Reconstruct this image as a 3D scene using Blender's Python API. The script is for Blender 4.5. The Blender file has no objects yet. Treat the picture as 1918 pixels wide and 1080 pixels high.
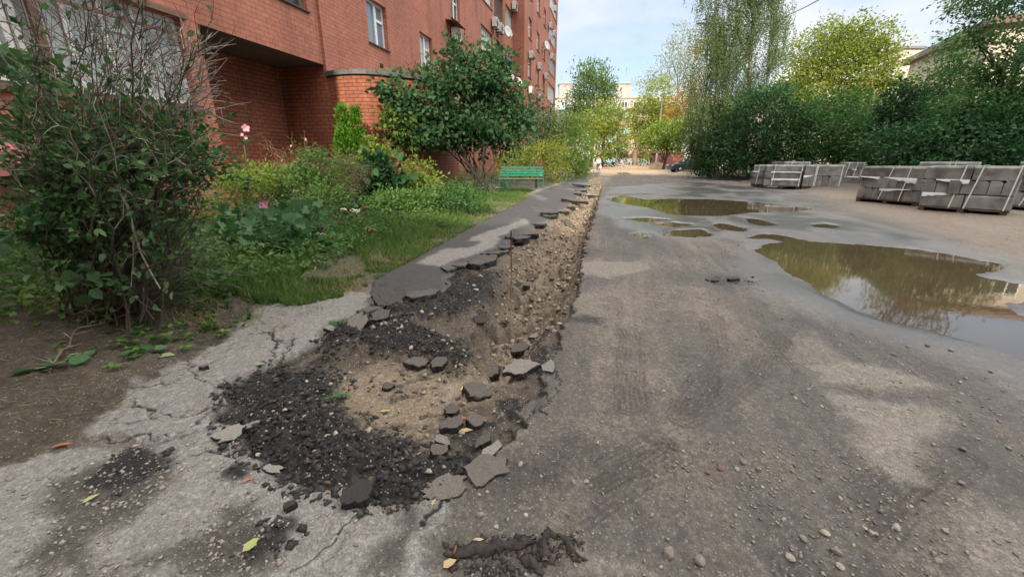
import bpy, bmesh, math, random
import numpy as np
from mathutils import Vector, Matrix
R = math.radians
rng = np.random.default_rng(7)
random.seed(7)
scene = bpy.context.scene
COL = scene.collection

# ---------------------------------------------------------------- camera, sky, sun, exposure
CAM_H = 1.35
FPX, HZ = 760.0, 298.0                       # focal length in pixels of the 1918 px wide photograph, horizon row
PITCH = math.atan((540 - HZ) / FPX)
cam = bpy.data.cameras.new('camera')
cam.sensor_width = 36.0
cam.lens = 36.0 * FPX / 1918.0
cam.clip_start = 0.05
cam.clip_end = 2000.0
cam_ob = bpy.data.objects.new('camera', cam)
COL.objects.link(cam_ob)
cam_ob.location = (0, 0, CAM_H)
cam_ob.rotation_euler = (math.pi / 2 - PITCH, 0, 0)
scene.camera = cam_ob

SUN_EL = 27.0
SUN_AZ = (-0.25, -0.968)                     # horizontal direction towards the sun (behind the camera)
world = bpy.data.worlds.new('World')
scene.world = world
world.use_nodes = True
wn, wl = world.node_tree.nodes, world.node_tree.links
wn.clear()
w_out = wn.new('ShaderNodeOutputWorld')
w_bg = wn.new('ShaderNodeBackground')
w_sky = wn.new('ShaderNodeTexSky')
w_sky.sky_type = 'NISHITA'
w_sky.sun_disc = False
w_sky.sun_elevation = R(SUN_EL)
w_sky.sun_rotation = math.atan2(SUN_AZ[0], SUN_AZ[1])
w_sky.air_density = 1.0
w_sky.dust_density = 2.6
w_sky.ozone_density = 1.5
w_tc = wn.new('ShaderNodeTexCoord')
w_map = wn.new('ShaderNodeMapping')
w_map.inputs['Scale'].default_value = (1.0, 1.0, 2.6)
w_map.inputs['Location'].default_value = (0.35, 0.1, 0.15)
w_n = wn.new('ShaderNodeTexNoise')
w_n.inputs['Scale'].default_value = 2.3
w_n.inputs['Detail'].default_value = 7.0
w_n.inputs['Roughness'].default_value = 0.52
w_r = wn.new('ShaderNodeValToRGB')
w_r.color_ramp.elements[0].position = 0.37
w_r.color_ramp.elements[0].color = (0.2, 0.2, 0.2, 1)
w_r.color_ramp.elements[1].position = 0.58
w_r.color_ramp.elements[1].color = (1, 1, 1, 1)
w_mix = wn.new('ShaderNodeMixRGB')
w_sep = wn.new('ShaderNodeSeparateXYZ')
w_up = wn.new('ShaderNodeMapRange')                        # unseen overhead cloud made bright to fill the shade, thin towards the horizon
w_up.interpolation_type = 'SMOOTHSTEP'
w_up.inputs['From Min'].default_value = 0.30
w_up.inputs['From Max'].default_value = 0.62
w_cl = wn.new('ShaderNodeMixRGB')
w_cl.inputs['Color1'].default_value = (3.9, 4.0, 4.15, 1)  # lit cloud, in the sky texture's own units
w_cl.inputs['Color2'].default_value = (17.0, 16.6, 16.0, 1)
w_max = wn.new('ShaderNodeMath')
w_max.operation = 'MAXIMUM'
w_hf = wn.new('ShaderNodeMath')
w_hf.operation = 'MULTIPLY'
w_hf.inputs[1].default_value = 0.75
wl.new(w_tc.outputs['Generated'], w_map.inputs['Vector'])
wl.new(w_map.outputs['Vector'], w_n.inputs['Vector'])
wl.new(w_n.outputs['Fac'], w_r.inputs['Fac'])
wl.new(w_tc.outputs['Generated'], w_sep.inputs['Vector'])
wl.new(w_sep.outputs['Z'], w_up.inputs['Value'])
wl.new(w_up.outputs['Result'], w_cl.inputs['Fac'])
wl.new(w_up.outputs['Result'], w_hf.inputs[0])
wl.new(w_r.outputs['Color'], w_max.inputs[0])
wl.new(w_hf.outputs['Value'], w_max.inputs[1])
wl.new(w_max.outputs['Value'], w_mix.inputs['Fac'])
wl.new(w_cl.outputs['Color'], w_mix.inputs['Color2'])
w_dim = wn.new('ShaderNodeVectorMath')
w_dim.operation = 'SCALE'
w_dim.inputs['Scale'].default_value = 0.80
wl.new(w_sky.outputs['Color'], w_dim.inputs[0])
wl.new(w_dim.outputs[0], w_mix.inputs['Color1'])
wl.new(w_mix.outputs['Color'], w_bg.inputs['Color'])
w_bg.inputs['Strength'].default_value = 0.13
wl.new(w_bg.outputs['Background'], w_out.inputs['Surface'])

sun_l = bpy.data.lights.new('sun', 'SUN')
sun_l.energy = 3.6
sun_l.angle = R(0.6)
sun_l.color = (1.0, 0.88, 0.70)
sun_ob = bpy.data.objects.new('sun', sun_l)
COL.objects.link(sun_ob)
_h = Vector((SUN_AZ[0], SUN_AZ[1], 0)).normalized() * math.cos(R(SUN_EL))
sun_dir = Vector((_h.x, _h.y, math.sin(R(SUN_EL))))
sun_ob.rotation_euler = sun_dir.to_track_quat('Z', 'Y').to_euler()
sun_ob.location = (0, -20, 40)
vs = scene.view_settings
vs.view_transform = 'Standard'
vs.look = 'None'
vs.exposure = 0.95
vs.gamma = 1.0
vs.use_curve_mapping = False
scene.cycles.max_bounces = 6
scene.cycles.transparent_max_bounces = 8
scene.cycles.use_denoising = True

# ---------------------------------------------------------------- survey: photograph row/column -> place on the ground plane
CP, SP = math.cos(PITCH), math.sin(PITCH)
def ray(px, py):
    u = (np.asarray(px, float) - 959) / FPX
    v = (540 - np.asarray(py, float)) / FPX
    return np.stack([u, CP + v * SP, -SP + v * CP], -1)
CAMV = np.array([0, 0, CAM_H])
def G(px, py, z=0.0):
    r = ray(px, py)
    return CAMV + r * ((z - CAM_H) / r[..., 2:3])
def P(px, py, Y):
    r = ray(px, py)
    return CAMV + r * (np.asarray(Y, float) / r[..., 1])[..., None] if np.ndim(Y) else CAMV + r * (Y / r[..., 1:2])
def poly(pts):
    a = np.array(pts, float)
    return G(a[:, 0], a[:, 1])[:, :2]
_vp = ray(1145, 298)
FD = _vp[:2] / np.linalg.norm(_vp[:2])       # direction along the brick facade
FN = np.array([FD[1], -FD[0]])               # its outward normal
FK = 13.2 / 12.1
FQ = P(612, 135, 13.2)                       # the facade corner above the rounded wall
def F(px, py, off=0.0):                      # photograph -> (along the facade, height) in facade units
    r = ray(px, py)
    t = ((FQ[:2] + FN * off * FK) @ FN) / (r[:2] @ FN)
    w = CAMV + r * t
    return float((w[:2] - FQ[:2]) @ FD) / FK, 1.35 + float(w[2] - 1.35) / FK
def FW(s, off, z):                           # facade units (storeys of 2.7) -> world
    q = FQ[:2] + (FD * s + FN * off) * FK
    return (q[0], q[1], 1.35 + (z - 1.35) * FK)

# ---------------------------------------------------------------- noise
def _hash(ix, iy, seed):
    h = (ix.astype(np.int64) * 374761393 + iy.astype(np.int64) * 668265263 + seed * 974634121) & 0x7fffffff
    h = ((h ^ (h >> 13)) * 1274126177) & 0x7fffffff
    h = h ^ (h >> 16)
    return (h & 0xffff) / 65535.0
def vnoise(x, y, seed=0):
    ix, iy = np.floor(x), np.floor(y)
    fx, fy = x - ix, y - iy
    fx = fx * fx * (3 - 2 * fx); fy = fy * fy * (3 - 2 * fy)
    a, b = _hash(ix, iy, seed), _hash(ix + 1, iy, seed)
    c, d = _hash(ix, iy + 1, seed), _hash(ix + 1, iy + 1, seed)
    return (a * (1 - fx) + b * fx) * (1 - fy) + (c * (1 - fx) + d * fx) * fy
def fbm(x, y, seed=0, octv=4):
    t, a, s = 0.0, 0.5, 0.0
    for k in range(octv):
        t = t + a * vnoise(x, y, seed + 17 * k); s += a
        x, y, a = x * 2.03 + 3.1, y * 2.03 + 1.7, a * 0.5
    return t / s                              # 0..1
def sstep(a, b, x):
    t = np.clip((x - a) / (b - a), 0, 1)
    return t * t * (3 - 2 * t)
def poly_sd(pl, x, y):
    """signed distance to a polygon, negative inside"""
    d2 = np.full(x.shape, 1e9); ins = np.zeros(x.shape, bool)
    n = len(pl)
    for i in range(n):
        ax, ay = pl[i]; bx, by = pl[(i + 1) % n]
        ex, ey = bx - ax, by - ay
        wx, wy = x - ax, y - ay
        t = np.clip((wx * ex + wy * ey) / (ex * ex + ey * ey + 1e-12), 0, 1)
        d2 = np.minimum(d2, (wx - ex * t) ** 2 + (wy - ey * t) ** 2)
        if ay != by:
            c = ((ay > y) != (by > y)) & (x < (bx - ax) * (y - ay) / (by - ay) + ax)
            ins ^= c
    d = np.sqrt(d2)
    return np.where(ins, -d, d)
def line_d(pl, x, y):
    d2 = np.full(x.shape, 1e9)
    for i in range(len(pl) - 1):
        ax, ay = pl[i]; bx, by = pl[i + 1]
        ex, ey = bx - ax, by - ay
        wx, wy = x - ax, y - ay
        t = np.clip((wx * ex + wy * ey) / (ex * ex + ey * ey + 1e-12), 0, 1)
        d2 = np.minimum(d2, (wx - ex * t) ** 2 + (wy - ey * t) ** 2)
    return np.sqrt(d2)

# ---------------------------------------------------------------- object helpers
def tag(o, label=None, cat=None, group=None, kind=None):
    if label: o['label'] = label
    if cat: o['category'] = cat
    if group: o['group'] = group
    if kind: o['kind'] = kind
    return o
def thing(name, label, cat, loc=(0, 0, 0), rz=0.0, group=None):
    o = bpy.data.objects.new(name, None)
    o.empty_display_size = 0.2
    COL.objects.link(o)
    o.location = loc
    o.rotation_euler = (0, 0, rz)
    return tag(o, label, cat, group)
def link(name, me, mat=None, parent=None):
    o = bpy.data.objects.new(name, me)
    if mat is not None and not me.materials:
        me.materials.append(mat)
    COL.objects.link(o)
    if parent is not None:
        o.parent = parent
    return o
def dup(root, loc, rz=None, label=None, scale=None):
    r = root.copy(); COL.objects.link(r); r.location = loc
    if rz is not None: r.rotation_euler = (r.rotation_euler[0], r.rotation_euler[1], rz)
    if label: r['label'] = label
    if scale is not None: r.scale = scale
    for ch in list(root.children):
        c = ch.copy(); COL.objects.link(c); c.parent = r
        for g in ch.children:
            d = g.copy(); COL.objects.link(d); d.parent = c
    return r
def np_mesh(name, V, T, attrs=None, smooth=False, uv=None):
    """V (n,3), T (m,3) or (m,4) int; attrs: {name: (n,) float or (n,3) colour}"""
    me = bpy.data.meshes.new(name)
    V = np.ascontiguousarray(V, np.float32); T = np.ascontiguousarray(T, np.int32)
    k = T.shape[1]
    me.vertices.add(len(V)); me.vertices.foreach_set('co', V.ravel())
    me.loops.add(T.size); me.loops.foreach_set('vertex_index', T.ravel())
    me.polygons.add(len(T))
    me.polygons.foreach_set('loop_start', np.arange(0, T.size, k, dtype=np.int32))
    me.polygons.foreach_set('loop_total', np.full(len(T), k, np.int32))
    if smooth:
        me.polygons.foreach_set('use_smooth', np.ones(len(T), bool))
    for an, av in (attrs or {}).items():
        av = np.asarray(av, np.float32)
        if av.ndim == 1:
            a = me.attributes.new(an, 'FLOAT', 'POINT'); a.data.foreach_set('value', av)
        else:
            c = np.ones((len(V), 4), np.float32); c[:, :3] = av
            a = me.attributes.new(an, 'FLOAT_COLOR', 'POINT'); a.data.foreach_set('color', c.ravel())
    if uv is not None:
        u = me.uv_layers.new(name='UVMap')
        u.data.foreach_set('uv', np.asarray(uv, np.float32)[T.ravel()].ravel())
    me.update(calc_edges=True)
    return me
class MB:
    """collects quads, boxes and tubes into one mesh"""
    def __init__(s): s.v = []; s.f = []; s.n = 0; s.uv = []; s.sm = []
    def add(s, V, Fs, uv=None, smooth=False):
        V = np.asarray(V, float).reshape(-1, 3)
        s.v.append(V); s.uv.append(np.zeros((len(V), 2)) if uv is None else np.asarray(uv, float))
        for f in Fs: s.f.append(tuple(int(i) + s.n for i in f)); s.sm.append(smooth)
        s.n += len(V); return s
    def quad(s, a, b, c, d, uv=None): return s.add([a, b, c, d], [(0, 1, 2, 3)], uv)
    def box(s, c, size, M=None, taper=1.0):
        x, y, z = [q / 2 for q in size]
        V = np.array([(sx * x * (taper if sz > 0 else 1), sy * y * (taper if sz > 0 else 1), sz * z) for sz in (-1, 1) for sy in (-1, 1) for sx in (-1, 1)])
        if M is not None: V = V @ np.array(M).T
        V = V + np.array(c)
        return s.add(V, [(0, 2, 3, 1), (4, 5, 7, 6), (0, 1, 5, 4), (2, 6, 7, 3), (0, 4, 6, 2), (1, 3, 7, 5)])
    def tube(s, pts, rad, n=6, cap=True):
        p = np.asarray(pts, float); m = len(p)
        r = np.broadcast_to(np.asarray(rad, float), (m,))
        t = np.gradient(p, axis=0); t /= np.linalg.norm(t, axis=1)[:, None] + 1e-9
        ref = np.array([0, 0, 1.0]) if abs(t[0, 2]) < 0.8 else np.array([1.0, 0, 0])
        a = np.cross(t, ref); a /= np.linalg.norm(a, axis=1)[:, None] + 1e-9
        b = np.cross(t, a)
        th = np.arange(n) * 2 * math.pi / n
        V = p[:, None, :] + r[:, None, None] * (a[:, None, :] * np.cos(th)[None, :, None] + b[:, None, :] * np.sin(th)[None, :, None])
        Fs = [(i * n + j, i * n + (j + 1) % n, (i + 1) * n + (j + 1) % n, (i + 1) * n + j) for i in range(m - 1) for j in range(n)]
        if cap: Fs += [tuple(range(n)), tuple(range((m - 1) * n + n - 1, (m - 1) * n - 1, -1))]
        return s.add(V.reshape(-1, 3), Fs, None, True)
    def lathe(s, prof, c=(0, 0, 0), n=12, M=None):
        th = np.arange(n) * 2 * math.pi / n
        V = np.array([(r * math.cos(a), r * math.sin(a), z) for r, z in prof for a in th])
        if M is not None: V = V @ np.array(M).T
        m = len(prof)
        Fs = [(i * n + j, i * n + (j + 1) % n, (i + 1) * n + (j + 1) % n, (i + 1) * n + j) for i in range(m - 1) for j in range(n)]
        Fs += [tuple(range(n - 1, -1, -1)), tuple(range((m - 1) * n, m * n))]
        return s.add(V + np.array(c), Fs, None, True)
    def mesh(s, name):
        me = bpy.data.meshes.new(name)
        V = np.concatenate(s.v)
        me.from_pydata(V.tolist(), [], s.f)
        me.polygons.foreach_set('use_smooth', np.array(s.sm, bool))
        U = np.concatenate(s.uv)
        if np.any(U):
            u = me.uv_layers.new(name='UVMap')
            idx = np.zeros(len(me.loops), np.int32); me.loops.foreach_get('vertex_index', idx)
            u.data.foreach_set('uv', U[idx].astype(np.float32).ravel())
        me.update()
        return me
    def build(s, name, mat, parent=None): return link(name, s.mesh(name), mat, parent)
def bevel(o, w=0.01, seg=2):
    m = o.modifiers.new('bevel', 'BEVEL'); m.width = w; m.segments = seg; m.limit_method = 'ANGLE'; m.angle_limit = R(40)
    return o
def rotz(a): return np.array([[math.cos(a), -math.sin(a), 0], [math.sin(a), math.cos(a), 0], [0, 0, 1]])
def rot3(rx, ry, rz):
    from mathutils import Euler
    return np.array(Euler((rx, ry, rz)).to_matrix())

# ---------------------------------------------------------------- materials
def mat_new(name):
    m = bpy.data.materials.new(name); m.use_nodes = True
    nt = m.node_tree; b = nt.nodes['Principled BSDF']
    return m, nt.nodes, nt.links, b
def plain(name, col, rough=0.6, metal=0.0, var=0.12, scale=14.0, bump=0.0, spec=0.5):
    """a colour with a little grime and unevenness in it"""
    m, n, l, b = mat_new(name)
    tc = n.new('ShaderNodeTexCoord')
    nz = n.new('ShaderNodeTexNoise'); nz.inputs['Scale'].default_value = scale; nz.inputs['Detail'].default_value = 6
    l.new(tc.outputs['Object'], nz.inputs['Vector'])
    rp = n.new('ShaderNodeValToRGB')
    rp.color_ramp.elements[0].position = 0.3; rp.color_ramp.elements[1].position = 0.72
    rp.color_ramp.elements[0].color = tuple(c * (1 - var) for c in col) + (1,)
    rp.color_ramp.elements[1].color = tuple(min(1, c * (1 + var)) for c in col) + (1,)
    l.new(nz.outputs['Fac'], rp.inputs['Fac']); l.new(rp.outputs['Color'], b.inputs['Base Color'])
    b.inputs['Roughness'].default_value = rough; b.inputs['Metallic'].default_value = metal
    b.inputs['Specular IOR Level'].default_value = spec
    if bump:
        bp = n.new('ShaderNodeBump'); bp.inputs['Strength'].default_value = bump; bp.inputs['Distance'].default_value = 0.02
        l.new(nz.outputs['Fac'], bp.inputs['Height']); l.new(bp.outputs['Normal'], b.inputs['Normal'])
    return m
def leafmat(name, cols, rough=0.55, trans=0.32, spec=0.22):
    """cols: list of colours; the leaf attribute rnd picks between them"""
    m, n, l, b = mat_new(name)
    at = n.new('ShaderNodeAttribute'); at.attribute_name = 'rnd'
    rp = n.new('ShaderNodeValToRGB')
    els = rp.color_ramp.elements
    while len(els) < len(cols): els.new(0.5)
    for i, c in enumerate(cols):
        els[i].position = i / (len(cols) - 1) * 0.98 + 0.01; els[i].color = tuple(c) + (1,)
    l.new(at.outputs['Fac'], rp.inputs['Fac'])
    l.new(rp.outputs['Color'], b.inputs['Base Color'])
    b.inputs['Roughness'].default_value = rough; b.inputs['Specular IOR Level'].default_value = spec
    tr = n.new('ShaderNodeBsdfTranslucent')
    hs = n.new('ShaderNodeHueSaturation'); hs.inputs['Value'].default_value = 1.5; hs.inputs['Saturation'].default_value = 1.1
    l.new(rp.outputs['Color'], hs.inputs['Color']); l.new(hs.outputs['Color'], tr.inputs['Color'])
    mx = n.new('ShaderNodeMixShader'); mx.inputs['Fac'].default_value = trans
    l.new(b.outputs['BSDF'], mx.inputs[1]); l.new(tr.outputs['BSDF'], mx.inputs[2])
    l.new(mx.outputs['Shader'], n['Material Output'].inputs['Surface'])
    return m
# ================================================================ the ground: one survey of heights and soils, cut into sheets
SW_A, SW_K = -2.52, 0.205                     # left edge of the pavement: x = A + K*y
def sidewalk_edge(y): return SW_A + SW_K * y
PL = {k: poly(v) for k, v in dict(
 slab=[(185,815),(215,770),(250,735),(350,680),(440,630),(480,585),(570,540),(640,548),(695,560),(690,588),(600,612),(592,640),(500,690),(425,722),(420,770),(405,805),(330,832),(240,826)],
 near=[(-400,900),(0,878),(120,858),(250,846),(335,832),(405,800),(470,795),(480,865),(520,905),(565,925),(640,915),(700,950),(740,955),(800,925),(850,930),(845,985),(812,1010),(830,1090),(-400,1400)],
 walk=[(690,556),(705,520),(780,478),(900,415),(1000,362),(1060,340),(1108,324),(1126,322),(1104,350),(1075,373),(1035,405),(960,447),(905,492),(842,503),(835,540),(760,552),(730,575)],
 trench=[(1110,328),(1130,332),(1128,345),(1112,402),(1092,470),(1082,545),(1045,625),(1010,720),(960,800),(900,875),(840,915),(720,935),(600,915),(500,880),(430,800),(425,730),(520,685),(600,640),(690,590),(735,565),(840,545),(850,512),(960,452),(1035,408),(1078,372)],
 deep=[(1112,340),(1124,345),(1106,402),(1082,470),(1066,530),(1020,600),(985,650),(935,690),(900,660),(890,610),(930,560),(960,480),(1040,420),(1085,378)],
 sand=[(620,705),(700,672),(790,668),(860,700),(900,660),(930,610),(990,585),(1030,590),(985,650),(940,700),(900,760),(830,800),(780,830),(700,800),(640,770)],
 flow=[(950,640),(985,585),(1000,590),(960,650),(920,690),(870,730),(840,740),(850,710),(900,690)],
 chan=[(1112,340),(1126,345),(1108,402),(1088,470),(1076,530),(1050,575),(1000,590),(955,570),(945,520),(965,470),(1040,420),(1085,378)],
 pile1=[(600,640),(660,605),(700,590),(760,600),(850,640),(885,670),(860,690),(780,660),(690,650),(620,665)],
 pile2=[(430,800),(470,770),(540,745),(620,760),(700,800),(760,830),(830,850),(865,880),(800,915),(720,940),(620,925),(520,890)],
 pile3=[(430,735),(520,690),(610,690),(640,720),(600,750),(540,760),(450,775)],
 tar=[(735,565),(840,545),(850,508),(940,505),(915,560),(860,590),(760,600),(720,590)],
 pk=[(1500,352),(1400,330),(1250,322),(1250,318),(1918,300),(2600,330),(2600,640),(1918,505),(1700,420),(1600,395)],
 dryA=[(1521,684),(1602,678),(1688,695),(1768,730),(1694,730),(1613,718),(1539,712)],
 dryB=[(1544,735),(1636,747),(1705,753),(1791,776),(1768,804),(1705,810),(1734,913),(1688,913),(1636,862),(1602,839),(1625,804),(1573,770)],
 dryC=[(1090,495),(1130,489),(1200,491),(1216,503),(1185,512),(1140,521),(1088,512)],
 dryD=[(1790,960),(1918,940),(2100,1000),(2000,1200),(1850,1150),(1800,1040)],
 dryE=[(1060,1090),(1070,1065),(1110,1045),(1180,1065),(1200,1090)],
 dryF=[(1560,740),(1500,690),(1480,640),(1530,620),(1600,690)],
 wd1=[(780,498),(800,485),(838,470),(880,468),(905,452),(935,445),(930,462),(895,480),(850,492),(835,503)],
 wd2=[(875,455),(900,440),(950,425),(985,412),(990,420),(950,440),(915,452)],
 d1=[(105,905),(190,878),(250,862),(330,850),(335,900),(300,935),(235,985),(175,1020),(190,1090),(20,1090),(85,1020),(100,960)],
 d1b=[(195,915),(215,875),(260,850),(310,848),(305,885),(270,915),(225,935)],
 d2=[(180,1090),(290,1048),(370,1010),(400,985),(425,960),(475,952),(482,985),(445,1000),(500,1010),(552,1012),(530,1045),(480,1090)],
 d2b=[(450,1040),(480,1010),(520,1000),(553,1012),(530,1040),(490,1060)],
 d3=[(735,1095),(745,1040),(770,990),(800,960),(815,985),(790,1040),(770,1095)],
 d4=[(690,1095),(700,1050),(750,1000),(740,960),(790,945),(800,985),(770,1040),(765,1095)],
 d5=[(425,905),(445,890),(470,890),(465,912),(440,925)],
 stain1=[(880,870),(1000,850),(1080,800),(1120,860),(1060,920),(960,930),(890,910)],
 blk=[(1322,524),(1345,517),(1390,516),(1418,522),(1405,531),(1350,532)],
 blk2=[(1055,595),(1090,588),(1140,598),(1125,608),(1070,607)],
 sewer=[(840,1020),(1080,1000),(1090,1060),(960,1095),(850,1050)],
 pathb=[(935,352),(1020,352),(1060,340),(1000,362),(940,372),(870,372)],
).items()}
PUD = {k: poly(v) for k, v in dict(
 big=[(1425,468),(1455,456),(1520,453),(1600,458),(1720,468),(1850,490),(1852,498),(1800,508),(1830,520),(1918,535),(2050,540),(2050,575),(1918,556),(1862,558),(1872,582),(1918,600),(2050,630),(2050,700),(1918,662),(1840,632),(1760,612),(1690,598),(1620,575),(1560,548),(1500,512),(1470,488)],
 far=[(1138,373),(1165,366),(1210,374),(1260,372),(1330,373),(1430,380),(1512,390),(1470,396),(1400,396),(1340,403),(1262,401),(1222,388),(1180,382)],
 s1=[(1170,409),(1210,407),(1245,410),(1210,414)],
 s2=[(1233,419),(1262,416),(1292,419),(1262,423)],
 s3=[(1250,440),(1262,431),(1310,429),(1328,437),(1300,443)],
 s4=[(1338,421),(1352,417),(1395,427),(1385,431),(1355,428)],
 s5=[(1400,408),(1420,410),(1450,419),(1430,421),(1410,417)],
 s6=[(1408,445),(1432,437),(1460,439),(1505,449),(1515,453),(1470,450),(1435,444)],
 s7=[(1190,436),(1205,434),(1212,440),(1200,443)],
 s8=[(1525,420),(1550,418),(1570,423),(1545,425)],
 s9=[(1155,324),(1168,322),(1182,325),(1170,328)],
).items()}
WET = {k: poly(v) for k, v in dict(
 a=[(1130,368),(1300,362),(1450,372),(1560,398),(1640,420),(1760,450),(1918,495),(2100,560),(2100,790),(1918,715),(1760,660),(1600,610),(1480,560),(1400,528),(1395,490),(1420,462),(1380,442),(1260,446),(1160,425),(1120,395)],
 b=[(1150,350),(1300,340),(1400,350),(1500,362),(1400,372),(1250,362),(1140,362)],
).items()}
CRACK = [poly(v) for v in [
 [(350,680),(362,705),(380,722),(420,720),(430,722)], [(362,705),(398,727),(418,728)],
 [(495,600),(518,640),(545,652)], [(545,640),(530,670),(525,690)], [(480,620),(510,632),(520,650),(512,675)],
 [(420,760),(370,785),(300,790),(255,760)], [(300,790),(240,800)], [(418,765),(390,790),(350,815)], [(250,735),(330,720),(400,700)],
 [(190,825),(250,822),(335,830),(400,805),(440,790)], [(470,795),(440,830),(410,845)], [(400,800),(410,845)],
 [(640,610),(700,580),(720,560)], [(570,690),(600,640),(660,640)], [(940,830),(900,880),(860,910),(790,930)], [(1045,620),(1040,660),(1000,720),(1030,750),(980,790),(935,840)],
 [(1048,690),(1050,720),(1020,770)], [(850,940),(812,965),(790,1000)], [(370,860),(440,868),(446,850)], [(560,1080),(640,1000),(690,950)],
]]
TYRE = [poly(v) for v in [
 [(1500,585),(1455,630),(1420,690),(1350,745),(1280,780)], [(1330,590),(1338,650),(1318,715),(1290,760)], [(1232,828),(1180,858),(1120,892)], [(1258,850),(1190,885),(1130,925),(1075,960)],
 [(1420,560),(1440,620),(1500,690)], [(1140,560),(1180,640),(1180,760)], [(1560,1060),(1650,960),(1800,860)], [(1500,1080),(1580,980),(1720,870)]]]
WALKZ = 0.030
def survey(x, y):
    """heights, soil colours (albedo), wetness, crack and grit amount, zone for points of the ground"""
    n1 = fbm(x * 1.3, y * 1.3, 1); n2 = fbm(x * 5, y * 5, 2); n3 = fbm(x * 18, y * 18, 3, 3); n4 = fbm(x * 60, y * 60, 4, 2)
    near = np.hypot(x, y) < 45
    wx = x + (n2 - .5) * .16 + (n3 - .5) * .07; wy = y + (fbm(x * 5, y * 5, 9) - .5) * .16 + (fbm(x * 18, y * 18, 10, 3) - .5) * .07
    def M(pl, w, grow=0.0, soft=False):
        out = np.zeros(x.shape)
        lo, hi = pl.min(0) - w - abs(grow) - .3, pl.max(0) + w + abs(grow) + .3
        k = (x > lo[0]) & (x < hi[0]) & (y > lo[1]) & (y < hi[1])
        if k.any():
            out[k] = sstep(w, -w, poly_sd(pl, wx[k], wy[k]) - grow)
        return out
    col = np.empty(x.shape + (3,)); 
    # trodden road: old asphalt under a film of mud, marked by wheels along it
    u = (x - 0.233 * y) ; 
    streak = fbm(u * 5 + (n1 - .5) * 2, y * .5, 21); tread = fbm(u * 16, y * .9, 22, 3)
    a = np.clip(0.52 * n1 + .34 * streak + .18 * tread + .15 * n3 - .10, 0, 1)
    a = sstep(.30, .70, a + (n4 - .5) * .10)
    col[:] = np.array([.058, .051, .045]) * (1 - a)[..., None] + np.array([.160, .139, .118]) * a[..., None]
    col *= (0.8 + .4 * n4)[..., None]
    z = (n1 - .5) * .03 + (n3 - .5) * .006 + (tread - .5) * .006 + (n4 - .5) * .004
    wet = sstep(.5, .25, a) * .25
    grit = np.full(x.shape, .5); crack = np.zeros(x.shape)
    def paint(m, c, var=.25):
        nonlocal col
        c = np.array(c) * (1 - var + 2 * var * (0.6 * n3 + .4 * n4))[..., None]
        col = col * (1 - m[..., None]) + c * m[..., None]
    def setv(arr, m, v): return arr * (1 - m) + v * m
    # far stretch of dry sandy soil, tan lifted for its sunlight, and the yard of the kerb stacks
    mfar = sstep(34, 44, y + (n1 - .5) * 10 + np.abs(x - 8) * -.1)
    paint(mfar, (.30, .225, .145)); wet = wet * (1 - mfar)
    m = M(PL['pk'], .5); paint(m * (.55 + .45 * n2), (.175, .138, .104)); z += m * .03
    for q_, tl in enumerate(TYRE):
        lo, hi = tl.min(0) - .4, tl.max(0) + .4
        k = (x > lo[0]) & (x < hi[0]) & (y > lo[1]) & (y < hi[1])
        if not k.any(): continue
        d = line_d(tl, x[k] + (n2[k] - .5) * .06, y[k] + (n1[k] - .5) * .08)
        m = sstep(.115, .085, d) * sstep(.40, .62, fbm(x[k] * 4, y[k] * 4, 33) + .08) * (.35 + .65 * (.5 + .5 * np.cos(d / .030 * 2 * math.pi)))
        col[k] *= (1 - .30 * m)[:, None]; z[k] -= m * .007
    # dry patches on the road
    for k, s in (('dryA', .9), ('dryB', .9), ('dryC', .9), ('dryD', .7), ('dryE', .8), ('dryF', .45)):
        m = M(PL[k], .055) * s; paint(m, (.195, .176, .152), .12); wet *= 1 - m
    m = M(PL['stain1'], .14) * .75; paint(m, (.045, .041, .039)); grit = setv(grit, m, .9)
    # puddle beds and the damp film round them
    wetm = np.zeros(x.shape)
    for k in WET: wetm = np.maximum(wetm, M(WET[k], .55, .1) * (.55 + .45 * sstep(.3, .6, fbm(x * 1.1, y * .8, 31))))
    bed = np.zeros(x.shape)
    for k in PUD:
        w = .22 if k in ('big', 'far') else .12
        bed = np.maximum(bed, M(PUD[k], w, .05))
    wetm = np.maximum(wetm, sstep(0, .3, bed)) * (x > 1.0)
    paint(wetm * .88, (.034, .034, .036), .12)
    wet = np.maximum(wet, wetm)
    z = z * (1 - .8 * wetm) + wetm * .004 - bed * .055
    m = M(PL['blk'], .05); paint(m, (.018, .017, .017)); z -= m * .03; grit = setv(grit, m, 1.0)
    m = M(PL['blk2'], .06) * .8; paint(m, (.022, .021, .021)); grit = setv(grit, m, 1.0)
    m = M(PL['sewer'], .08) * .6; paint(m, (.040, .034, .030)); z -= m * .012
    # garden soil left of the pavement
    e = x - (sidewalk_edge(y) + (n2 - .5) * .35 + (n1 - .5) * .25)
    gm = sstep(.04, -.10, e) * sstep(60, 45, y)
    path = M(PL['pathb'], .3); gm = gm * (1 - path)
    soil = np.array([.048, .039, .029]) * (1 - n2)[..., None] + np.array([.090, .073, .054]) * n2[..., None]
    col = col * (1 - gm[..., None]) + soil * gm[..., None] * (.75 + .5 * n4)[..., None]
    z += gm * (.03 + .09 * sstep(-.1, -1.2, e) + .14 * sstep(-.2, -2.2, e) * sstep(7, 11, y) + (n2 - .5) * .07 + (n3 - .5) * .035 + (n4 - .5) * .012)
    turf = gm * sstep(3.2, 4.6, y + (n1 - .5)) * sstep(-2.2, -1.4, e) * sstep(.25, .5, n2 + .2)
    paint(turf * .7, (.075, .080, .038)); 
    wet = wet * (1 - gm); grit = setv(grit, gm, .8)
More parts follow.
